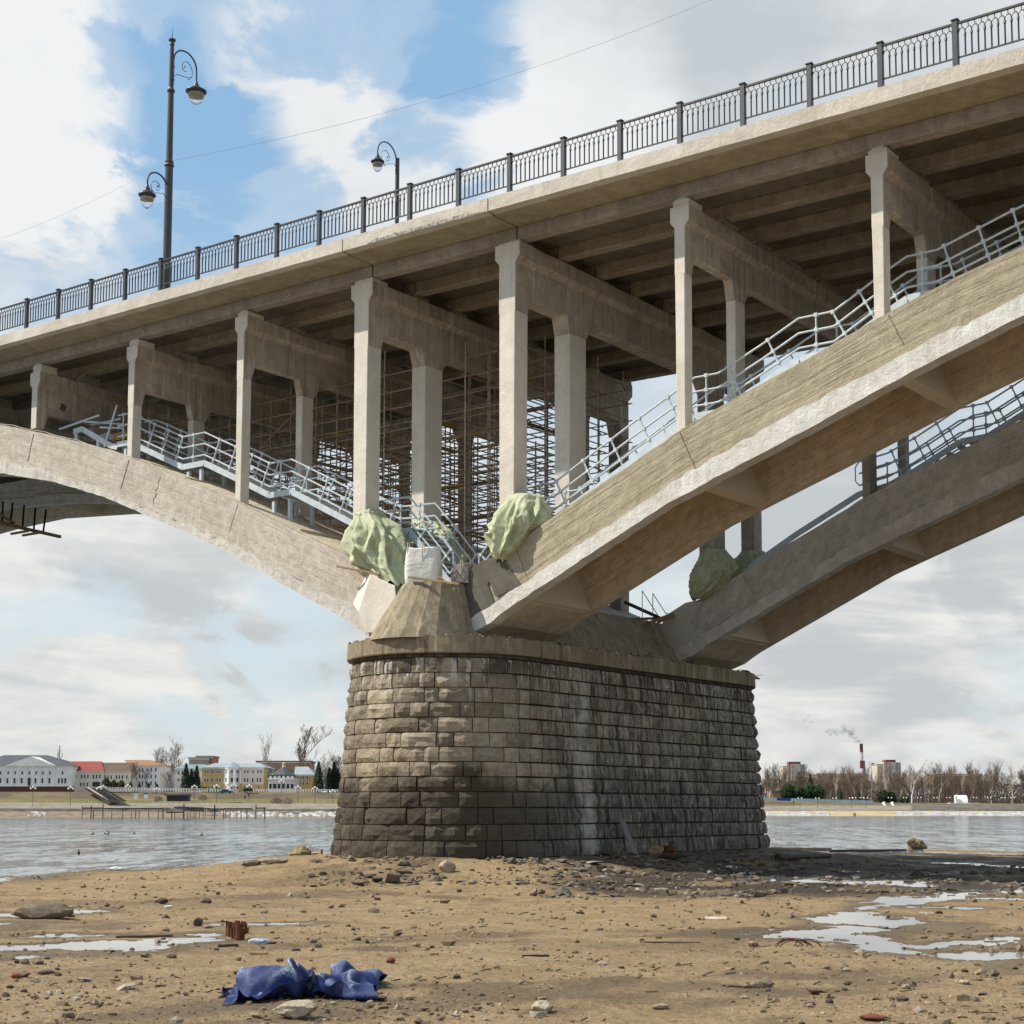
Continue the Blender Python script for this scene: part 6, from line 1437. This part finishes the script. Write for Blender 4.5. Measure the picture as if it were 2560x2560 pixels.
# radio mast
t = thing('radio_mast', 'thin lattice radio mast with aerials above the red roof', 'mast', PF(L_(A1(672), 640), 640, 9)); p = PF(L_(A1(672), 640), 640, 0); zt_ = Z_(B1(62), 640)
m = MB(); m.beam(p+Vector((0,0,8)), (p.x, p.y, zt_), .25, .25)
for s in (-1, 1): m.beam(p+RT*1.2*s+Vector((0,0,8)), p+RT*.5*s+Vector((0,0,zt_-3)), .18, .18)
z = 10
while z < zt_-3: m.beam(p+RT*-1.0+Vector((0,0,z)), p+RT*1.0+Vector((0,0,z+1.5)), .12, .12); m.beam(p+RT*1.0+Vector((0,0,z)), p+RT*-1.0+Vector((0,0,z+1.5)), .12, .12); z += 1.5
put('lattice', m, MT['chim_dark'], t); m = MB()
for dz, s in ((-4, 1), (-5.5, -1), (-7, 1), (-16, 1), (-18, 1)): c = p+RT*s*(.9 if dz > -10 else 1.8)+Vector((0,0,zt_+dz)); m.box(c.x-.35, c.x+.35, c.y-.35, c.y+.35, c.z-.9, c.z+.9)
put('aerials', m, MT['wall_white'], t)
# ---- trees
def tree_mesh(seed, spread=.9, up=.5, col_='bark', birch=False):
    r = random.Random(seed); tr = MB(); cr = MB()
    def branch(p, d, L, rad, lev):
        pts = [p]; q = p; dd = d
        for i in range(3):
            dd = (dd+Vector((r.uniform(-.22,.22), r.uniform(-.22,.22), r.uniform(-.02,.22)))).normalized(); q = q+dd*L/3; pts.append(q)
        (tr if lev < 2 else cr).tube(pts, [rad, rad*.85, rad*.65, rad*.35], 4 if lev < 2 else 3, False)
        if lev >= 4: return
        n = (7, 5, 4, 3)[lev]
        for k in range(n):
            t_ = r.uniform(.35 if lev == 0 else .2, 1.0); i = min(2, int(t_*3)); s = pts[i].lerp(pts[i+1], t_*3-i)
            a = r.random()*6.28; o = Vector((math.cos(a), math.sin(a), 0)); nd = (dd*up+o*spread*r.uniform(.5, 1)+Vector((0,0,.45))).normalized()
            branch(s, nd, L*(r.uniform(.42,.62) if lev else r.uniform(.38,.6)), max(rad*.42, .022), lev+1)
    branch(Vector((0,0,-.3)), Vector((0,0,1)), 8.2, .17, 0)
    return mesh_of('trunk', tr, MT[col_], False, False), mesh_of('crown', cr, MT['twig' if not birch else 'birch_twig'], False, False)
MT['bark'] = simple('grey_brown_bark', (.13,.105,.085), (.20,.165,.13), .95, scale=1); MT['birch'] = simple('birch_bark', (.60,.56,.50), (.42,.38,.33), .9, scale=1)
def twigmat(name, a, b):
    m, t, bs = newmat(name, .95, spec=.1); c = vary(t, mixc(t, ramp(t, noi(t, coords(t, 'world'), .25, 4), .35, .65), a, b), .28); t.links.new(c, bs.inputs['Base Color']); return m
MT['twig'] = twigmat('bare_twigs', (.155,.115,.09), (.22,.165,.125)); MT['birch_twig'] = twigmat('birch_twigs', (.42,.36,.28), (.33,.27,.2))
MT['needle'] = twigmat('dark_needles', (.035,.06,.04), (.055,.08,.045)); MT['pine'] = twigmat('pine_needles', (.035,.065,.032), (.07,.10,.04))
MT['bush'] = twigmat('bare_shrub', (.20,.15,.13), (.26,.19,.15)); MT['thuja'] = twigmat('brownish_evergreen', (.06,.065,.03), (.10,.09,.04))
TV = [tree_mesh(k, *p) for k, p in enumerate([(.8,.6),(.95,.45),(.7,.8),(.85,.5),(.6,.9),(.9,.55)])]; TB = [tree_mesh(20+k, .55, .9, 'birch', True) for k in range(2)]
def leafy(seed, prof, H, n, mat, drop=.15, leaf=.35):
    r = random.Random(seed); tr = MB().tube([(0,0,-.3),(0,0,H*.9)], [H*.018, H*.005], 5); cr = MB()
    for i in range(n):
        t_ = r.random()**.9; R0 = prof(t_)*H*.5; a = r.random()*6.28; rr = R0*math.sqrt(r.uniform(.15, 1))*(1+.3*MN.noise(Vector((a*2, t_*5, seed))))
        c = Vector((rr*math.cos(a), rr*math.sin(a), H*t_*(.96)-drop*rr)); s = leaf*r.uniform(.6, 1.3)
        u = Vector((math.cos(a), math.sin(a), -.45+r.uniform(-.4,.4)))*s; v = Vector((-math.sin(a), math.cos(a), r.uniform(-.5,.5)))*s*.5
        cr.add([c-u*.5-v, c-u*.5+v, c+u], [(0,1,2)])
    return mesh_of('trunk', tr, MT['bark'], False, False), mesh_of('crown', cr, MT[mat], False, False)
SPR = [leafy(k, lambda t_: .42*(1-t_)**.85*(1 if t_ > .06 else .4), 10, 2200, 'needle', .25, .42) for k in range(3)]
PIN = [leafy(10+k, lambda t_: .95*math.sin(math.pi*min(1, .12+t_*.86))**.6, 6, 2600, 'pine', .0, .38) for k in range(3)]
THU = [leafy(20+k, lambda t_: .75*math.sin(math.pi*min(1, .2+t_*.8))**.7, 4, 1300, 'thuja', 0, .3) for k in range(2)]
SHR = [leafy(30+k, lambda t_: 1.9*math.sin(math.pi*min(1, .3+t_*.7))**.5, 2.2, 1500, 'bush', 0, .16) for k in range(2)]
def tree(name, label, me, px, yb, yt, w, natH, group=None, wide=1.0):
    base = far(px, yb, w); H = (yb-yt)*w/FOC; s = H/natH
    o = thing(name, label, 'tree' if name != 'shrub' else 'shrub', base, group); o.scale = (s*wide, s*wide, s); o.rotation_euler.z = random.random()*6.28
    for nm, m in zip(('trunk', 'crown'), me): c = bpy.data.objects.new(nm, m); C.objects.link(c); c.parent = o
    return o
rt = random.Random(3); NH = 9.3
plateau = lambda px: ylv['grass'](px)-2.0
gR = 'bare trees of the wood on the far right bank'
for i in range(150):
    px = rt.uniform(1905, 2680); d = rt.choice([0, 0, 1, 2]); w = 745+25*d+rt.uniform(0, 20); yb = plateau(px)+.5-1.2*d
    yt = interp([(1905,1948),(1950,1934),(2000,1944),(2100,1940),(2200,1945),(2270,1942),(2380,1936),(2480,1940),(2560,1938),(2700,1938)])(px)+rt.uniform(-4, 10)+d*1
    if 2384 < px < 2417 and d == 0: continue
    if rt.random() < .16: tree('birch_tree', 'slim pale birch among the bare trees on the far right bank', TB[i % 2], px, yb, yt+5, w, NH, 'pale birches of the far right wood', .8)
    else: tree('bare_tree', 'bare brown tree in the row of bare trees on the far right bank', TV[i % 6], px, yb, yt, w, NH, gR, rt.uniform(.9, 1.35))
tree('birch_tree', 'bright white birch standing in front of the bare wood on the far right bank', TB[0], 2279.5, 2008, 1938, 735, NH, None, 1.5)
und = MB()
for i in range(26000):
    px = rt.uniform(1895, 2720); w = rt.uniform(790, 850); yb = plateau(px)-2; z0 = Z_(yb+3, w); h = rt.uniform(0, 1)**1.7*11-.8
    c = PF(L_(px, w), w, z0+h); a = rt.uniform(-.5, .5); L = rt.uniform(.8, 2.0)
    und.add([c-RT*.16, c+RT*.16, c+RT*(a*L)+Vector((0,0,L))], [(0,1,2)])
put('undergrowth', und, MT['twig'], None, 'hazy mass of bare undergrowth deep in the far right wood', None, None, 'stuff', base=False)
for k, (px, yt, yb, me, nm, lb) in enumerate(((1970,1958,1998,PIN[0],'pine_tree','bushy dark pine at the fence in front of the left apartment tower'),(1990,1962,1999,PIN[1],'pine_tree','second bushy pine right of the left apartment tower, behind the fence'),(2022,1957,1999,PIN[2],'pine_tree','bushy pine under the pointed spruce behind the pale fence'),(2042,1960,2001,PIN[0],'pine_tree','bushy pine right of the pointed spruce behind the fence'),
        (2027,1933,1999,SPR[0],'spruce_tree','tall pointed spruce behind the pines on the far right bank'),(2103,1970,2004,SPR[1],'spruce_tree','small dark spruce standing alone behind the pale fence'),(2148,1976,2006,SPR[2],'spruce_tree','small spruce near the right end of the pale fence'),(2166,1984,2007,SPR[0],'spruce_tree','low dark spruce just left of the fence end'),(2208,1973,2009,PIN[1],'pine_tree','green pine below the right apartment tower'),(2228,1978,2010,PIN[2],'pine_tree','low green pine left of the white birch'),(2262,1984,2010,PIN[0],'pine_tree','small greenish pine right behind the white birch'))):
    tree(nm, lb, me, px, yb, yt, 728+k, 10 if nm[0] == 's' else 6, None, 1.0 if nm[0] == 's' else 1.1)
# left bank trees
for k, (px, yt, yb, w, lb, wd) in enumerate(((383,1893,1972,600,'bare tree behind the tan-roofed corner house',1.3),(405,1888,1972,602,'tall bare tree right of the corner house',1.3),(424,1887,1972,604,'spreading bare tree left of the spruces',1.4),(440,1905,1972,598,'bare tree just left of the first spruce',1.2),(345,1925,1971,552,'twiggy tree in front of the corner house',1.5),(365,1927,1971,552,'twiggy bare tree before the right windows of the corner house',1.5),(325,1930,1971,551,'low twiggy tree before the brown roofed house',1.4),(412,1930,1972,553,'bare tree above the white railing left of the spruces',1.5),(432,1940,1972,552,'low bare tree next to the spruces',1.4),
        (666,1877,1972,700,'lone bare birch on the skyline behind the palace',1.0),(728,1864,1972,700,'wide bare tree on the skyline above the chapel',1.9),(770,1895,1975,690,'bare tree behind the orange house',1.3),(805,1908,1978,610,'reddish bare tree beside the right spruces',1.3),(818,1920,1979,605,'bare tree between the right spruces',1.2),(840,1912,1979,606,'bare tree at the pier edge on the left bank',1.4),(852,1915,1979,607,'bare tree half hidden behind the pier',1.4),(870,1915,1979,607,'bare tree hidden behind the pier on the left bank',1.4))):
    tree('bare_tree', lb, TV[k % 6] if px != 666 else TB[1], px, yb, yt, w, NH, None, wd)
for k, (px, yt, yb, lb) in enumerate(((464,1906,1976,'leftmost tall spruce before the teal roofed house'),(478,1920,1976,'shorter spruce between two tall ones'),(491,1912,1976,'tall spruce next to the yellow palace'),(796,1902,1979,'tall blue-green spruce right of the orange house'),(823,1916,1979,'spruce second from the pier on the left bank'),(835,1903,1980,'tall spruce nearest the pier on the left bank'),(844,1920,1980,'low spruce at the pier edge'))):
    tree('spruce_tree', lb, SPR[k % 3], px, yb, yt, 556+k, 10, None, 1.15)
for k, (px, yt) in enumerate(((265,1944),(284,1949),(303,1949),(326,1954),(348,1957),(371,1957),(392,1958))):
    tree('clipped_evergreen', 'clipped conical evergreen in the row along the promenade, %s from the left' % ('first','second','third','fourth','fifth','sixth','seventh')[k], THU[k % 2], px, 1971.5, yt, 546, 4, 'clipped evergreens along the promenade', 1.2 if k < 3 else .9)
for k, (px, yt, yb, lb, wd) in enumerate(((506,1986,2000,'bare pinkish shrub on the grass left of the road',1.0),(395,1990,2003,'bare shrub beside the dark kiosk',1.0),(690,1993,2009,'wide bare pinkish shrub below the chapel, left part',1.0),(715,1992,2010,'wide bare pinkish shrub below the chapel, right part',1.2))):
    tree('shrub', lb, SHR[k % 2], px, yb, yt, 512, 2.2, None, wd)
und = MB()
for i in range(3500):
    px = rt.uniform(640, 900); w = rt.uniform(640, 700); c = PF(L_(px, w), w, Z_(1975, w)+rt.uniform(0, 1)**1.3*9); und.add([c-RT*.09, c+RT*.09, c+RT*rt.uniform(-1, 1)+Vector((0,0,rt.uniform(.8, 2)))], [(0,1,2)])
put('undergrowth', und, MT['twig'], None, 'brown mass of bare trees on the skyline behind the chapel', None, None, 'stuff', base=False)
# ---- lamps, fences, walls, stairs, cars, people, jetty
def lampp(label, px, yt, yb, w, kind, grp):
    b = far(px, yb, w); H = (yb-yt)*w/FOC; t = thing('promenade_lamp', label, 'street lamp', b, grp)
    put('pole', MB().tube([b-Vector((0,0,1)), b+Vector((0,0,H*.9))], .085, 5), MT['chim_dark'], t)
    for s in ((-1, 1) if kind == 2 else (-1, 0, 1)):
        c = b+RT*s*.72+Vector((0,0,H*.93+(.45 if s == 0 else 0))); put('globe', MB().ico(tuple(c), .36 if kind == 3 else .3, 1, rough=0), MT['globe'], t, smooth=True)
    put('crossarm', MB().beam(b+RT*-.7+Vector((0,0,H*.88)), b+RT*.7+Vector((0,0,H*.88)), .08, .08), MT['chim_dark'], t)
names = ['below the white hall', 'at the right end of the red-brown wall', 'left of the bank stairs', 'right of the bank stairs', 'above the white sign board', 'left of the dark kiosk', 'right of the dark kiosk', 'beside the road', 'in front of the palace bay', 'before the palace right wing', 'below the chapel', 'right of the chapel', 'beneath the right spruces', 'next to the pier']
for k, (px, yt, yb) in enumerate(((A1(368),B1(532),B1(705)),(A1(790),B1(535),B1(705)),(A1(1110),B1(540),B1(672)),(A1(1158),B1(522),B1(680)),(A1(1435),B1(520),B1(600)),(A1(1760),B1(550),B1(670)),(A2(295),B1(520),B1(675)),(A2(545),B1(515),B1(660)),(A2(740),B1(508),B1(650)),(A2(912),B1(515),B1(665)),(A2(1275),B1(460),B1(590)),(A2(1460),B1(530),B1(665)),(A2(1650),B1(538),B1(675)),(A2(1850),B1(575),B1(680)))):
    lampp('three-globe promenade lamp on the left bank, %s' % names[k], px, yt, yb, 508 if yb > 2001 else 520, 3, 'three-globe promenade lamps')
for k, a in enumerate((570, 818, 1060, 1298, 1505)): lampp('white twin lamp standing before the pale fence, %s from the left' % ('first','second','third','fourth','fifth')[k], A3(a), B3(990), B3(1105), 675, 2, 'twin lamps on the right bank')
for k, a in enumerate((-480, -370, 30, 245, 450, 680, 860, 1240, 1440, 1640, 1775)): lampp('white twin lamp along the promenade before the bare wood, %s from the fence end' % ('first','second','third','fourth','fifth','sixth','seventh','eighth','ninth','tenth','eleventh')[k], A4(a), B3(985), B3(1068), 722, 2, 'twin lamps on the right bank')
def fence(name, label, cat, pts, w, h, step, mat, th=.12, solid=False, rails=2):
    b0 = far(*pts[0], w); t = thing(name, label, cat, b0); P_ = [far(px, py, w) for px, py in pts]
    for a, b in zip(P_, P_[1:]):
        L = (b-a).length; n = max(1, int(L/step))
        if solid:
            for i in range(n):
                q = a.lerp(b, (i+.02)/n); r = a.lerp(b, (i+.98)/n); m = MB().beam(q+Vector((0,0,h/2)), r+Vector((0,0,h/2)), .08, h); put('panel', m, MT['blue' if (solid == 2 and i in (n//6, n//6+1)) else mat], t)
        else:
            m = MB()
            for i in range(n+1): q = a.lerp(b, i/n); m.beam(q, q+Vector((0,0,h)), th, th)
            put('fence_posts', m, MT[mat], t, kind='stuff'); m = MB()
            for k in range(rails): zz = Vector((0,0,h*(1-.45*k))); m.beam(a+zz, b+zz, th*.8, th*.8)
            put('rail', m, MT[mat], t)
fence('site_fence', 'long pale blue metal site fence with a dark blue section', 'fence', [(1908,2000.5),(2184,2008.5)], 700, 1.25, 3.0, 'fence_blue', solid=2)
fence('balustrade', 'long white balustrade along the left bank promenade', 'balustrade', [(A1(1150),B1(568)),(A2(620),B1(585))], 541, 1.1, .9, 'wall_white', .2)
fence('balustrade', 'white balustrade in front of the chapel, right of the road', 'balustrade', [(A2(960),B1(588)),(A2(1932),B1(592))], 543, 1.1, .9, 'wall_white', .2)
fence('promenade_railing', 'low thin railing along the lower promenade on the left bank', 'railing', [(A1(200),B1(705)),(A1(1400),B1(712)),(A2(1500),B1(720)),(A2(2000),B1(722))], 512, 1.1, 2.0, 'slope', .07)
fence('quay_railing', 'dark low railing on the right bank under the site fence', 'railing', [(1905,2016),(1985,2016)], 676, 1.2, .8, 'darkwall', .1)
put('retaining_wall', fb(MB(), L_(-60, 545), L_(187, 545), 545, 546, Z_(1986, 545), Z_(1966, 545)), MT['maroon'], None, 'dark red-brown retaining wall under the white hall', 'wall')
for k, (a, b) in enumerate((((985,528),(1230,682)), ((1130,540),(1370,682)))):
    p, q = far(A1(a[0]), B1(a[1]), 540), far(A1(b[0]), B1(b[1]), 515); put('stair_wall', MB().beam(p-Vector((0,0,.5)), q-Vector((0,0,.5)), .8, 1.0), MT['conc'], None, 'pale side wall of the bank stairs, %s one' % ('left', 'right')[k], 'wall')
stt = thing('bank_stairs', 'dark flight of steps between two pale walls down the left bank', 'stairs', far(280, 2000, 515))
for i in range(26):
    u = i/25; p = far(A1(1060+u*240), B1(545+u*138), 539-24*u); put('step', MB().beam(p-RT*3.4, p+RT*3.4, .9, .25), MT['darkwall'], stt)
kk = thing('kiosk', 'long low dark brown kiosk with a wavy roof on the left bank', 'kiosk', far(442, 2001, 512)); w = 512
put('wall', fb(MB(), L_(A2(0), w), L_(A2(235), w), w, w+4, Z_(2003, w), Z_(B1(625), w)), MT['kiosk'], kk); put('roof', fb(MB(), L_(A2(-20), w), L_(A2(245), w), w-.8, w+5, Z_(B1(625), w)+.01, Z_(B1(605), w)), MT['chim_dark'], kk)
for i in range(8): put('shutter', fb(MB(), L_(A2(10+28*i), w), L_(A2(32+28*i), w), w-.12, w-.01, Z_(2001, w), Z_(B1(638), w)), MT['pane'], kk)
for a, y0, y1, s in ((1540,585,662,'square pale information board with a dark cap on the left bank'), (1655,600,655,'smaller white board right of the information board')):
    b = thing('sign_board', s, 'sign', far(A1(a), B1(y1)+2, 514)); w = 514; put('board', fb(MB(), L_(A1(a)-5, w), L_(A1(a)+5, w), w, w+.3, Z_(B1(y1), w), Z_(B1(y0)+2, w)), MT['wall_white'], b); put('cap', fb(MB(), L_(A1(a)-5.5, w), L_(A1(a)+5.5, w), w-.1, w+.4, Z_(B1(y0)+1.9, w), Z_(B1(y0), w)), MT['kiosk'], b)
def car(label, px, yb, w, mat, ang=0.0):
    b = far(px, yb, w); t = thing('parked_car', label, 'car', b, 'cars parked in front of the palace')
    A = RT
    def bx(l0, l1, z0, z1, d0, d1): return fb(MB(), L_(px, w)+l0, L_(px, w)+l1, w+d0, w+d1, b.z+z0, b.z+z1)
    body = MB().add([PF(L_(px, w)+l, w+d, b.z+z) for d in (-.9, .9) for l, z in ((-2.1,.3),(2.1,.3),(2.15,.75),(1.5,.95),(.9,1.0),(.4,1.42),(-1.0,1.45),(-1.7,.98),(-2.15,.85))], [tuple(range(9)), tuple(range(9,18))[::-1]]+[((i+1)%9, i, 9+i, 9+(i+1)%9) for i in range(9)])
    put('body', body, MT[mat], t); put('side_window', bx(-1.1, .45, 1.0, 1.36, -.93, -.901), MT['pane'], t)
    for l in (-1.3, 1.3):
        m = MB(); n = 12; c = PF(L_(px, w)+l, w-.95, b.z+.32); vs = [tuple(c+RT*.32*math.cos(6.283*i/n)+Vector((0,0,.32*math.sin(6.283*i/n)))+FH*d) for d in (0, .22) for i in range(n)]
        put('wheel', m.add(vs, [tuple(range(n)), tuple(range(n,2*n))[::-1]]+[((i+1)%n, i, n+i, n+(i+1)%n) for i in range(n)]), MT['car_dark'], t)
for a, b, m, l in ((670,602,'car_teal','teal car on the road below the palace bay'),(515,582,'car_white','white car half behind the balustrade by the palace'),(592,582,'car_dark','dark car behind the balustrade left of the bay'),(925,583,'car_dark','dark car parked before the palace right wing'),(435,572,'car_red','red car at the archway of the yellow palace')): car(l, A2(a), B1(b), 530 if b > 590 else 552, m)
def walker(label, px, yb, w):
    b = far(px, yb, w); t = thing('person', label, 'person', b); c = tuple(b)
    m = MB().lathe([(.12,.80),(.20,.95),(.17,1.15),(.23,1.38),(.10,1.50),(.06,1.53)], c, 10)
    for s in (-1, 1): m.tube([b+RT*.10*s+Vector((0,0,.85)), b+RT*.12*s+FH*.1*s+Vector((0,0,.45)), b+RT*.13*s+FH*.2*s], [.10,.075,.055], 6); m.tube([b+RT*.21*s+Vector((0,0,1.40)), b+RT*.27*s+Vector((0,0,1.1)), b+RT*.24*s+Vector((0,0,.82))], [.06,.05,.04], 5)
    put('body', m, MT['people'], t, smooth=True); put('head', MB().ico((b.x, b.y, b.z+1.65), .115, 1, (1,1,1.2), 0), MT['wall_cream'], t, smooth=True)
walker('person in dark clothes standing on the road below the palace', A2(908), B1(648), 520); walker('person in dark clothes walking on the grass left of the road', A2(862), B1(672), 515); walker('person in dark clothes on the right bank grass below the site fence', A3(480), B3(1085), 685)
jt = thing('old_jetty', 'row of old timber jetty piles with remains of its deck beams in the river', 'jetty', onZ(300, 2045, WL)); wj = 452
for k, (px, yt, tw) in enumerate([(A1(a), B1(b), c) for a, b, c in ((945,738,2.6),(1045,735,2.4),(1070,790,2.4),(1178,715,3),(1278,785,1.6),(1400,780,1.8),(1500,785,1.8),(1545,785,2),(1585,790,1.4),(1690,780,2),(1798,785,1.5),(1850,785,2.6))]+[(A2(a), B1(b), c) for a, b, c in ((60,762,2.8),(95,815,1.6),(195,718,3.2),(240,780,1.4),(270,785,1.2),(308,765,1.6),(330,768,1.8),(372,790,1.4),(412,785,1.4),(435,785,1.6),(512,790,1.2),(540,730,3.2),(640,770,2.6),(665,785,1.4),(712,785,1.6),(790,785,1.6),(835,785,1.6),(900,782,2.4),(1000,722,3.2),(1100,765,2.6))]):
    b = PF(L_(px, wj), wj, WL-1); r = tw*.55*wj/FOC; put('pile', MB().tube([b, b+Vector((0,0,Z_(yt, wj)-WL+1))], [r, r*.92], 7), MT['wood_dark' if k % 3 else 'wood'], jt)
for x0, x1, yy in ((A1(945),A1(1180),764),(A1(1190),A1(1860),770),(A2(0),A2(200),812),(A2(215),A2(480),770),(A2(480),A2(640),775),(A2(640),A2(960),772),(A2(1000),A2(1110),765)):
    put('deck_beam', MB().beam(PF(L_(x0, wj), wj, Z_(B1(yy), wj)), PF(L_(x1, wj), wj, Z_(B1(yy), wj)), .5, .35), MT['wood_dark'], jt)
# stage shell, lions, posts
sh = thing('stage_shell', 'white curved open-air stage shell among the trees on the far right bank', 'stage', far(2400, 2010, 732)); w = 732
m = MB(); n = 10; vs = []
for d in range(n+1):
    a = math.pi*d/n*.55; 
    for l in (L_(2388, w), L_(2417, w)): vs.append(PF(l, w+4-3.5*math.cos(a), Z_(2010, w)+Z_(1988, w)*0+(Z_(1988, w)-Z_(2010, w))*math.sin(a)))
m.add(vs, [(2*i, 2*i+1, 2*i+3, 2*i+2) for i in range(n)]); so_ = put('shell', m, MT['wall_white'], sh); k = so_.modifiers.new('s', 'SOLIDIFY'); k.thickness = .4
put('side_wing', MB().add([PF(L_(2384, w), w-1, Z_(2010, w)), PF(L_(2388, w), w-1, Z_(2010, w)), PF(L_(2387, w), w-1, Z_(1987, w)), PF(L_(2383, w), w-1, Z_(1992, w)), PF(L_(2384, w), w+1, Z_(2010, w)), PF(L_(2388, w), w+1, Z_(2010, w)), PF(L_(2387, w), w+1, Z_(1987, w)), PF(L_(2383, w), w+1, Z_(1992, w))], [(0,1,2,3),(7,6,5,4),(1,0,4,5),(2,1,5,6),(3,2,6,7),(0,3,7,4)]), MT['wall_white'], sh)
put('stage_floor', fb(MB(), L_(2368, w), L_(2440, w), w-2, w+3, Z_(2011, w)-1, Z_(2007, w)), MT['wall_white'], sh)
for k, (px, s) in enumerate(((2209,'left'),(2230,'right'))):
    p, q = far(px-2, 2009, 715), far(px+4, 2017, 690); t = thing('stair_pedestal', 'white sloping stair wall with a pedestal on the right bank, %s one' % s, 'stair wall', p)
    put('sloping_wall', MB().beam(p, q, .8, 1.1), MT['wall_white'], t); put('pedestal', fb(MB(), L_(px-3, 715), L_(px, 715), 714, 716, p.z-.5, p.z+.9), MT['wall_white'], t)
for k, (px, s) in enumerate(((2135,'left'),(2138.5,'right'))): b = far(px, 2038.5, 645); put('mooring_post', MB().tube([b-Vector((0,0,.5)), b+Vector((0,0,.95))], .2, 7), MT['wood_dark'], None, 'dark post at the water edge of the far right beach, %s of the pair' % s, 'post')
